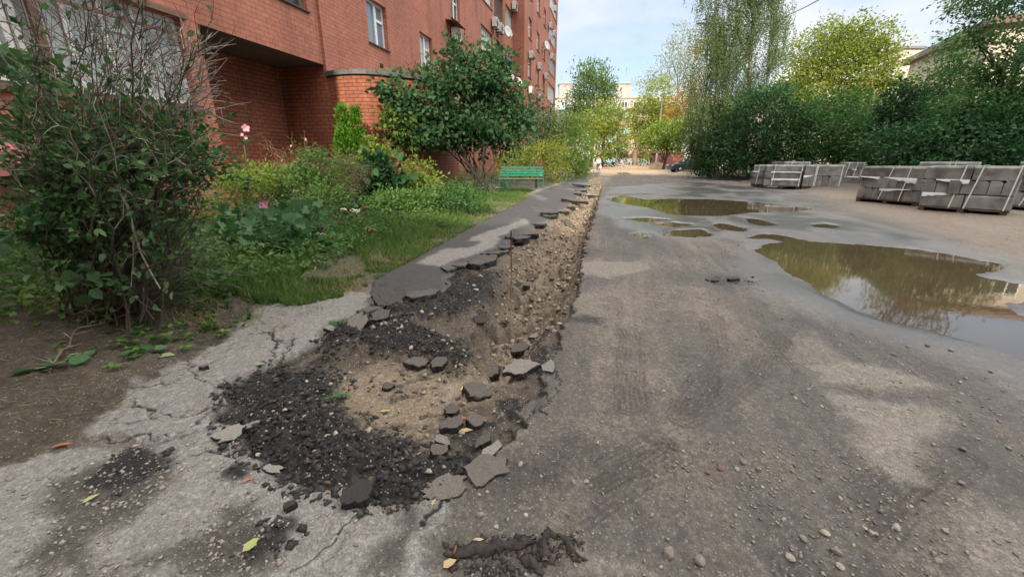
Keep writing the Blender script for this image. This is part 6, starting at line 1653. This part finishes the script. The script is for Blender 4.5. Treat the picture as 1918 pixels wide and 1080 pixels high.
pts = [(975, 871, .016), (1253, 1038, .026), (1310, 1052, .024), (1098, 902, .012), (1074, 903, .012), (900, 966, .018), (930, 987, .013), (985, 965, .010), (1230, 893, .014), (1480, 1046, .018), (1566, 1034, .02), (1573, 1062, .016), (1680, 990, .018), (1770, 995, .016), (1755, 1052, .014), (1803, 842, .016), (1748, 833, .014), (1890, 840, .014), (1673, 665, .02), (1700, 650, .018), (1737, 648, .02), (1781, 657, .018), (1489, 746, .014), (1539, 762, .012), (1243, 733, .014), (1222, 735, .014), (1420, 880, .016), (1392, 866, .018), (1380, 880, .014), (1855, 696, .016), (1640, 1000, .012), (1610, 950, .012), (1545, 1000, .018), (1505, 1010, .016), (1620, 990, .012), (1120, 640, .010), (1400, 540, .014), (1430, 545, .012), (1160, 580, .012), (1800, 905, .014)]
a = np.array(pts); stones(None or M_ROADST, 'small grey road stone lying loose on the muddy road', 'loose stones on the road', a[:, 0], a[:, 1], a[:, 2])
sm2 = [stone_mesh('stone', 230 + i) for i in range(6)]
pts = [(790, 583, .026), (808, 590, .024), (815, 578, .018), (900, 520, .03), (888, 536, .024), (925, 548, .03), (940, 560, .026), (770, 655, .022), (846, 655, .022), (960, 640, .024), (990, 650, .02), (975, 655, .018), (510, 880, .012), (484, 853, .016), (512, 852, .014), (530, 745, .012), (575, 715, .014), (700, 705, .016), (830, 752, .022), (905, 790, .024), (870, 757, .02), (865, 812, .018), (745, 617, .018), (830, 640, .02), (1050, 540, .03), (1065, 500, .034), (1040, 470, .04), (1055, 440, .045), (1075, 420, .05), (1000, 520, .03), (980, 470, .036), (960, 505, .03), (930, 590, .022), (255, 837, .018), (800, 930, .016), (820, 940, .014), (305, 914, .012), (20, 898, .014), (352, 983, .009), (985, 600, .024), (1010, 575, .024), (1030, 560, .026)]
a = np.array(pts); stones(M_LIME, 'pale limestone lump lying in the dug out trench or beside it', 'limestone lumps of the trench', a[:, 0], a[:, 1], a[:, 2], 'limestone', 'stone', sm2)
pr_ = stone_mesh('brick_bit', 260); pr_.materials.append(plain('red_brick_bit', (.17, .085, .06), .9, var=.3))
stones(None, 'small reddish brick fragment on the road', 'brick fragments on the road', np.array([1350, 1325, 1252, 973.]), np.array([880, 885, 602, 869.]), np.array([.016, .013, .013, .014]), 'brick_fragment', 'stone', [pr_])
def slab(name, label, cat, px, py, size, thick, mat, seed, tilt=(0, 0), rz=0., asp=.8, lift=.0, n=13, dz=0.0):
    rs = np.random.default_rng(seed); th = np.sort(np.arange(n) * 2 * math.pi / n + rs.normal(size=n) * .20); r = 1 + rs.normal(size=n) * .15
    out = np.stack([np.cos(th) * r, np.sin(th) * r * asp], 1) * size
    bm = bmesh.new(); top = [bm.verts.new((x, y, thick)) for x, y in out]; bot = [bm.verts.new((x * (.94 + .12 * rs.random()), y * (.94 + .12 * rs.random()), 0)) for x, y in out]
    bm.faces.new(top); bm.faces.new(bot[::-1])
    for i in range(n): j = (i + 1) % n; bm.faces.new((bot[i], bot[j], top[j], top[i]))
    bmesh.ops.triangulate(bm, faces=[f for f in bm.faces if len(f.verts) > 4]); bmesh.ops.subdivide_edges(bm, edges=bm.edges[:], cuts=3, use_grid_fill=True)
    bm.verts.ensure_lookup_table()
    P_ = np.array([v.co for v in bm.verts]); d = (vnoise(P_[:, 0] * 3.1 / size + seed, P_[:, 1] * 3.1 / size, seed) - .5) * .18 * size + (vnoise(P_[:, 0] * 9 / size, P_[:, 1] * 9 / size + P_[:, 2] * 60, seed + 1) - .5) * .16 * size + (vnoise(P_[:, 0] * 24 / size, P_[:, 1] * 24 / size + P_[:, 2] * 90, seed + 2) - .5) * .12 * size
    for v, q, e in zip(bm.verts, P_, d):
        on = q[2] > thick * .98; v.co = Vector((q[0] * (1 + e * 1.1 / size), q[1] * (1 + e * 1.1 / size), q[2] + e * (.22 if on else .2)))
    me = bpy.data.meshes.new(name); bm.to_mesh(me); bm.free()
    sa = me.attributes.new('side', 'FLOAT', 'POINT'); sa.data.foreach_set('value', (P_[:, 2] < thick * .9).astype(np.float32))
    h = hits(px, py)[0]; o = link(name, me, mat); o.location = (h[0], h[1], h[2] - thick * .35 + lift); o.rotation_euler = (tilt[0], tilt[1], rz)
    return tag(o, label, cat, None)
SL_ = [
 ('asphalt_chunk', 'large black asphalt chunk leaning upright at the broken pavement edge', 728, 572, .15, .085, M_CHUNK, (.9, .25), .2, .9, .10),
 ('asphalt_chunk', 'dark asphalt lump just below the leaning upright chunk', 716, 600, .085, .06, M_CHUNK, (.25, -.2), .8, .8, .03),
 ('asphalt_piece', 'pale slab fragment tipped beside the green leaves on the black heap', 672, 612, .095, .045, M_SLABP, (.35, -.5), .6, .9, .03),
 ('asphalt_piece', 'small pale slab piece left of the tipped slab fragment', 622, 622, .055, .03, M_SLABP, (.1, .3), .2, .8, .02),
 ('asphalt_chunk', 'upright narrow black asphalt block in the trench wall', 900, 603, .07, .04, M_CHUNK, (1.2, .2), .3, .7, .06),
 ('asphalt_piece', 'grey slab lying on top of the black heap above the sand', 783, 686, .085, .04, M_CHUNK, (.12, .1), .1, .6, .02),
 ('asphalt_piece', 'grey slab right beside the one on the heap above the sand', 822, 688, .06, .045, M_CHUNK, (.15, -.1), 1.1, .8, .02),
 ('asphalt_chunk', 'small grey lump alone in the middle of the sand', 727, 728, .035, .03, M_CHUNK, (.2, .1), .3, .8, .01),
 ('asphalt_chunk', 'dark square chunk at the muddy water channel', 922, 706, .075, .07, M_CHUNK, (.15, -.15), .3, .9, .02),
 ('asphalt_chunk', 'dark chunk under the yellow leaf', 893, 740, .085, .07, M_CHUNK, (.25, .2), .2, .7, .01),
 ('asphalt_piece', 'flat grey slab highest on the road side of the cut', 975, 657, .105, .04, M_CHUNK, (-.1, -.18), .9, .7, .02),
 ('asphalt_piece', 'wide mud stained slab below the flat grey slab', 975, 693, .12, .035, M_SLABP, (-.05, -.16), .4, .8, .01),
 ('asphalt_piece', 'slab split off the road edge right of the mud stained one', 1030, 690, .08, .035, M_SLABP, (-.05, -.1), 1.3, .6, .0),
 ('asphalt_piece', 'small pale slab end at the top of the road side cut', 1002, 634, .055, .03, M_SLABP, (.1, -.2), .3, .6, .02),
 ('asphalt_piece', 'second small pale slab end further up the road side cut', 1032, 616, .05, .03, M_SLABP, (.1, -.15), .2, .6, .02),
 ('asphalt_piece', 'large loose brown slab at the near right corner of the pit', 913, 880, .11, .03, M_SLABR, (.03, -.04), .7, .7, .0),
 ('asphalt_piece', 'slab with a fallen leaf at the near rim of the pit', 835, 922, .11, .03, M_SLABR, (.02, -.04), .2, .55, .01),
 ('asphalt_chunk', 'long grey stone in the chunks at the right of the pit', 829, 834, .045, .04, M_SLABP, (.2, .1), -.5, .5, .02),
 ('asphalt_chunk', 'round dark chunk below the long grey stone', 820, 853, .045, .05, M_CHUNK, (.1, .1), .3, .9, .01),
 ('asphalt_chunk', 'dark chunk beside the buff dry leaf', 888, 797, .05, .045, M_CHUNK, (.15, .1), .2, .8, .02),
 ('asphalt_chunk', 'brown chunk left of the buff dry leaf', 845, 803, .055, .045, M_CHUNK, (.1, -.1), .6, .8, .02),
 ('asphalt_chunk', 'flat brown chunk above the buff dry leaf', 846, 777, .05, .04, M_CHUNK, (.1, .1), 1.0, .8, .02),
 ('asphalt_piece', 'narrow slab sliver at the inner road edge of the pit', 922, 848, .06, .03, M_SLABP, (.1, -.1), .8, .45, .01),
 ('asphalt_piece', 'lower slab sliver at the inner road edge of the pit', 905, 832, .05, .03, M_CHUNK, (.1, -.1), .9, .5, .01),
 ('asphalt_chunk', 'dark pebble like chunk alone on the pale pavement slab', 384, 692, .026, .03, M_CHUNK, (0, 0), .2, .6, .01),
 ('asphalt_piece', 'thin pale slab edge at the left rim of the black crumbs', 510, 884, .045, .03, M_SLABP, (.2, .3), .1, .5, .01),
 ('asphalt_piece', 'pale slab corner left of the black crumbs', 432, 815, .075, .03, M_SLABP, (.03, .05), .5, .8, -.0),
 ('asphalt_piece', 'pale slab flake beside the pale slab corner', 470, 800, .04, .03, M_SLABP, (.05, .05), .9, .6, .0),
 ('black_clod', 'round black clod alone on the pale asphalt', 543, 953, .022, .035, M_SOIL, (0, 0), .2, .9, .005),
 ('black_clod', 'smaller black clod near the rim of the pit', 598, 925, .018, .025, M_SOIL, (0, 0), .9, .9, .004),
 ('black_clod', 'large black clod at the nearest corner of the pit', 672, 935, .06, .06, M_SOIL, (.2, 0), .4, .9, .01),
 ('asphalt_piece', 'thick pavement edge slab overhanging the cut beside the steel rod', 905, 497, .36, .09, M_CHUNK, (.02, .05), 1.25, .45, .03),
 ('asphalt_piece', 'cracked black pavement edge right of the overhanging slab', 975, 455, .34, .08, M_CHUNK, (.0, .08), 1.3, .4, .05),
 ('asphalt_piece', 'jutting pavement slab further along the trench', 1030, 402, .40, .07, M_CHUNK, (.0, .06), 1.2, .5, .03),
 ('asphalt_piece', 'sunlit board like slab bridging the far trench', 1102, 372, .62, .06, M_SLABP, (.0, .04), -.35, .45, .10),
 ('asphalt_piece', 'tilted dark slab under the sunlit board like slab', 1072, 380, .42, .08, M_CHUNK, (.1, .15), .3, .6, .06),
 ('asphalt_piece', 'dark fallen slab standing in the trench sand', 1063, 425, .20, .08, M_CHUNK, (.9, .2), .8, .6, .05),
 ('asphalt_piece', 'far broken pavement edge near the hedge', 1088, 350, .50, .08, M_CHUNK, (.05, .1), .6, .5, .06),
 ('asphalt_chunk', 'black chunk lying in the pothole of the road', 1372, 525, .085, .05, M_TAR, (.05, 0), .3, .5, .0),
 ('asphalt_chunk', 'flat black chunk at the left of the pothole', 1340, 527, .05, .03, M_TAR, (.05, 0), .3, .5, .0),
 ('asphalt_chunk', 'black chunk in the rubble of the middle trench', 1060, 545, .06, .05, M_CHUNK, (.3, .1), .3, .7, .02),
 ('asphalt_chunk', 'black chunk near the steel rod foot', 985, 545, .06, .05, M_CHUNK, (.2, .1), .9, .7, .02),
 ('asphalt_chunk', 'dark clump in the grass beside the pavement', 832, 427, .09, .06, M_SOIL, (.1, 0), .2, .8, .02),
]
for i, (nm, lb, px, py, sz, thk, mt, tl_, rz_, asp, lift) in enumerate(SL_): slab(nm, lb, 'asphalt piece' if 'clod' not in nm else 'clod', px, py, sz, thk, mt, 300 + i, tl_, rz_, asp, lift)
M_LIP = stone_mat('pavement_lip', [(.046, .044, .044), (.085, .080, .076), (.06, .057, .055)])
_lip = [(848, 506), (872, 503), (900, 492), (925, 478), (948, 464), (966, 452), (990, 436), (1012, 420), (1035, 408), (1052, 394), (1066, 384), (1080, 368), (1092, 358), (700, 585), (745, 562), (790, 556)]
for i, (px, py) in enumerate(_lip):
    o = slab('asphalt_piece', 'broken black piece of the pavement lip at the edge of the trench', 'asphalt piece', px + rng.normal() * 4, py + rng.normal() * 3, rng.uniform(.16, .28) * (1 + (550 - py) / 300), .085, M_LIP, 400 + i, (rng.normal() * .05, rng.uniform(.02, .16)), R(76) + rng.normal() * .22, .42, -.008)
    o['group'] = 'broken pieces of the pavement lip'
# steel rod in the trench
h = hits(957, 556)[0]; t = thing('steel_rod', 'thin rusty steel rod standing upright in the trench', 'rod', tuple(h)); e = P(957, 432, h[1]) - h
m = MB(); m.tube([(0, 0, -.1), e * .5 + [.004, 0, 0], e], .0085, 6); m.build('shaft', M_RUST, t); m = MB(); m.tube([e, e + np.array([.03, 0, .02]), e + np.array([.05, 0, -.01])], .007, 5); m.build('hook', M_RUST, t)
# rotten wood at the bottom
M_ROT = plain('rotten_bark', (.030, .024, .021), .9, var=.5, scale=35, bump=.9); M_ROTL = plain('rotten_wood_end', (.13, .065, .04), .9, var=.4, scale=30)
def log(label, pts, rads, seed):
    c = np.array([hits(x, y)[0] for x, y in pts]); o0 = c[0]; t = thing('rotten_wood', label, 'piece of wood', tuple(o0))
    p = np.concatenate([c[i] * (1 - w) + c[i + 1] * w for i in range(len(c) - 1) for w in np.linspace(0, 1, 6, False)[:, None]] + [c[-1]]).reshape(-1, 3) - o0
    r = np.interp(np.linspace(0, 1, len(p)), np.linspace(0, 1, len(rads)), rads) * (1 + rng.normal(size=len(p)) * .10); p[:, 2] += r * .15; p += rng.normal(size=p.shape) * r.mean() * .16
    m = MB(); m.tube(p, r, 11); V = m.v[0]; V = V + rng.normal(size=V.shape) * r.mean() * .17; V[:, 2] = p[:, 2].mean() + (V[:, 2] - p[:, 2].mean()) * .75; m.v[0] = V; m.build('bark', M_ROT, t)
    d = unit(p[0] - p[1]); m = MB(); m.tube([p[0] - d * .003, p[0] + d * .006], r[0] * .82, 9); m.build('cut_end', M_ROTL, t)
log('long rotten branch with a reddish end lying on the road in front', [(850, 1036), (910, 1030), (960, 1022), (1000, 1012)], [.022, .024, .02, .012], 1)
log('short rotten stick standing up across the long branch', [(1020, 1050), (1018, 1015), (1028, 990)], [.018, .018, .010], 2)
log('small split rotten stick right of the standing stick', [(1075, 1040), (1060, 1012), (1045, 1000)], [.012, .013, .008], 3)
log('flat rotten scrap under the standing stick', [(975, 1040), (1000, 1060), (1015, 1075)], [.016, .018, .010], 4)
# fallen leaves and torn sprigs
def fallen(label, px, py, L, W, cols, rz, name='fallen_leaf', shape='broad', lift=.012):
    h = hits(px, py)[0]; D = np.array([[math.cos(rz), math.sin(rz), .12]]); N = np.array([[rng.normal() * .2, rng.normal() * .2 - .1, 1]])
    V, T, r = leaf_arrays(np.array([[0, 0, lift]]) - D * L / 2, D, N, np.array([L]), np.array([W]), shape); o = link(name, np_mesh(name, V, T, {'rnd': r}), leafmat('fallen_' + label.split()[0], cols, trans=.1)); o.location = tuple(h)
    m = MB(); e = -D[0] * L / 2; m.tube([e + [0, 0, lift], e * 1.35 + [0, 0, lift + .004], e * 1.6 + [0, 0, lift * .5]], .0014, 4); m.build('stalk', M_TWIGP, o)
    return tag(o, label, 'leaf')
YEL = [(.55, .42, .04), (.62, .50, .06)]; PALE = [(.30, .34, .12), (.36, .38, .16)]; BUFF = [(.42, .31, .16), (.50, .38, .22)]; RED = [(.32, .12, .05), (.38, .16, .07)]; GRN = [(.10, .20, .05), (.14, .25, .07)]; GRY = [(.20, .26, .13), (.24, .30, .16)]
for a in [('yellow leaf lying on the dark chunk by the water channel', 874, 728, .085, .042, YEL, .5), ('pale green leaf at the front edge on the asphalt', 475, 1022, .070, .044, PALE, .9), ('olive leaf on the dark patch of the drive', 172, 936, .055, .024, PALE, 1.0),
 ('buff dry leaf among the chunks at the pit', 872, 809, .085, .040, BUFF, .15), ('orange dry leaf near the buff leaf', 868, 786, .05, .03, RED, .1), ('brown dry leaf resting on the rotten branch', 897, 1014, .040, .014, BUFF, .0), ('tan curled leaf below the rotten branch', 843, 1058, .052, .040, BUFF, .6),
 ('rust leaf at the edge of the drive', 118, 836, .09, .035, RED, .2), ('yellowish leaf on the sand', 722, 772, .06, .022, PALE, .0), ('green leaf standing in the sand', 743, 777, .045, .024, GRN, 1.7), ('small tan leaf on the slab at the near rim', 798, 932, .034, .012, BUFF, 1.1), ('beige oval leaf on the slab at the near rim', 813, 943, .032, .018, BUFF, 1.4),
 ('grey green leaf on the soil by the pavement', 313, 668, .10, .075, GRY, .3), ('grey green leaf left of the pavement', 262, 668, .12, .06, GRY, .1), ('green leaf on the pale pavement slab', 488, 684, .06, .04, GRY, .3), ('red brown leaf on the pale asphalt', 463, 902, .035, .018, RED, .7), ('pale leaf in the black crumbs', 672, 922, .036, .022, BUFF, 1.2), ('orange brown leaf on the sidewalk soil', 140, 668, .09, .04, GRY, .2)]: fallen(*a)
def sprig(label, px, py, n, ln, rz, seed, L=.05, mat=None):
    h = hits(px, py)[0]; t = thing('torn_sprig', label, 'sprig', tuple(h)); d = np.array([math.cos(rz), math.sin(rz), .06])
    m = MB(); m.tube([-d * ln * .5 + [0, 0, .012], [0, 0, .025], d * ln * .5 + [0, 0, .03]], [.003, .0025, .0015], 5); m.build('stalk', M_TWIGP, t)
    w = rng.random((n, 1)); C = (w - .5) * d * ln + [0, 0, .028] + rng.normal(size=(n, 3)) * [.01, .01, .004]; D = rng.normal(size=(n, 3)) * [1, 1, .15]; N = rng.normal(size=(n, 3)) * .25 + [0, 0, 1]
    link('foliage', leaf_mesh('foliage', [leaf_arrays(C, D, N, L, L * .72, 'broad')]), mat or LF['mallow'], t)
sprig('green leaf sprig lying on the sand of the pit', 632, 750, 13, .11, .1, 1, .042)
sprig('green sprig on the black heap beside the tipped slab', 645, 606, 12, .26, .3, 2, .06)
sprig('large leaved cut sprig on the soil at the left', 78, 695, 7, .30, .3, 3, .11)
sprig('leafy cut sprig on the soil above the drive', 150, 668, 6, .22, .25, 4, .09)
sprig('sprig with grey green leaves at the corner of the pavement', 265, 665, 7, .2, .2, 5, .08)
t_ = hits(np.array([95., 150.]), np.array([700., 628.]))
t = thing('cut_branch', 'dry cut branch lying on the soil left of the pavement', 'branch', tuple(t_[0])); m = MB(); e = t_[1] - t_[0]; p = limb_path((0, 0, .02), e + [0, 0, .06], .03, 7, .03); m.tube(p, np.linspace(.008, .003, 7), 6); m.build('shaft', M_TWIGR, t); m = MB()
for k in range(7): i = rng.integers(1, 7); m.tube([p[i], p[i] + unit(rng.normal(size=3) * [1, .6, .3] + [.2, .2, .1]) * .14], [.003, .001], 4)
m.build('twig', M_TWIGP, t)
# dry straw and twigs on the garden soil
x, y, d = garden_pts(900, 1.8, 4.2, -.02, 1.6)
n = len(x); z = gz(x, y); a = rng.normal(.4, .8, n); l = .03 + .09 * rng.random(n)
C = np.stack([x, y, z + .006], 1); D = np.stack([np.cos(a), np.sin(a), rng.normal(size=n) * .12], 1)
tag(link('straw', leaf_mesh('straw', [leaf_arrays(C, D, np.tile([0, 0, 1.], (n, 1)), l, .004, 'simple')]), LF['straw']), 'dry straw and twig bits strewn over the garden soil', kind='stuff')
# heaps of tan soil at the far end of the road
def heap(label, px, Y, w, d, h, seed):
    q = P(px, 312, Y); n = 22; U, V_ = np.meshgrid(np.linspace(-1, 1, n), np.linspace(-1, 1, n)); r = np.sqrt(U ** 2 + V_ ** 2)
    z = np.clip(1 - r, 0, 1) ** .8 * h * (.6 + .8 * fbm(U * 2 + seed, V_ * 2, seed)) - .05
    Vv = np.stack([U.ravel() * w, V_.ravel() * d, z.ravel()], 1); i, j = np.meshgrid(np.arange(n - 1), np.arange(n - 1), indexing='ij'); T_ = np.stack([i * n + j, i * n + j + 1, (i + 1) * n + j + 1, (i + 1) * n + j], -1).reshape(-1, 4)
    o = link('soil_heap', np_mesh('soil_heap', Vv, T_, None, True), M_HEAP); o.location = (q[0], Y, 0); tag(o, label, 'heap')
M_HEAP = plain('tan_soil', (.30, .21, .13), .95, var=.3, scale=3, bump=.6)
heap('low tan soil heap at the foot of the far street lamp', 1230, 62, 3.2, 1.6, .9, 3); heap('long low ridge of tan soil across the end of the road', 1180, 63, 5.5, 1.2, .5, 7); heap('tan soil ridge left of the leaning tree', 1140, 61, 2.5, 1.0, .4, 9)
# ---------------------------------------------------------------- unseen blocks added behind the camera to shade the near part of the road
M_SHB = plain('shading_block_wall', (.42, .36, .30), .9, var=.1, scale=.6)
def block(label, x0, x1, y, h, nm='shade_block'):
    t = thing(nm, label, 'apartment block', ((x0 + x1) / 2, y, 0)); w = (x1 - x0)
    m = MB(); m.box((0, 0, h / 2), (w, 12, h)); m.build('wall', M_SHB, t); m = MB(); m.box((0, 0, h + .2), (w + .6, 12.6, .4)); m.build('roof', M_DKROOF, t)
    wdw = None
    for f_ in range(int(h / 2.9)):
        for k in range(int(w / 3.2)):
            if wdw is None: wdw = far_window(t, -w / 2 + 1.8, 6.04, 1.6, 1.4, 1.5, math.pi)
            else: copy_win(wdw, t, -w / 2 + 1.8 + 3.2 * k, 6.04, 1.6 + 2.9 * f_)
block('pale apartment block across the yard behind the viewer', -6.0, 46, -26, 30)
block('lower pale block beside the tall one behind the viewer', -26, -6.4, -26, 14.5)
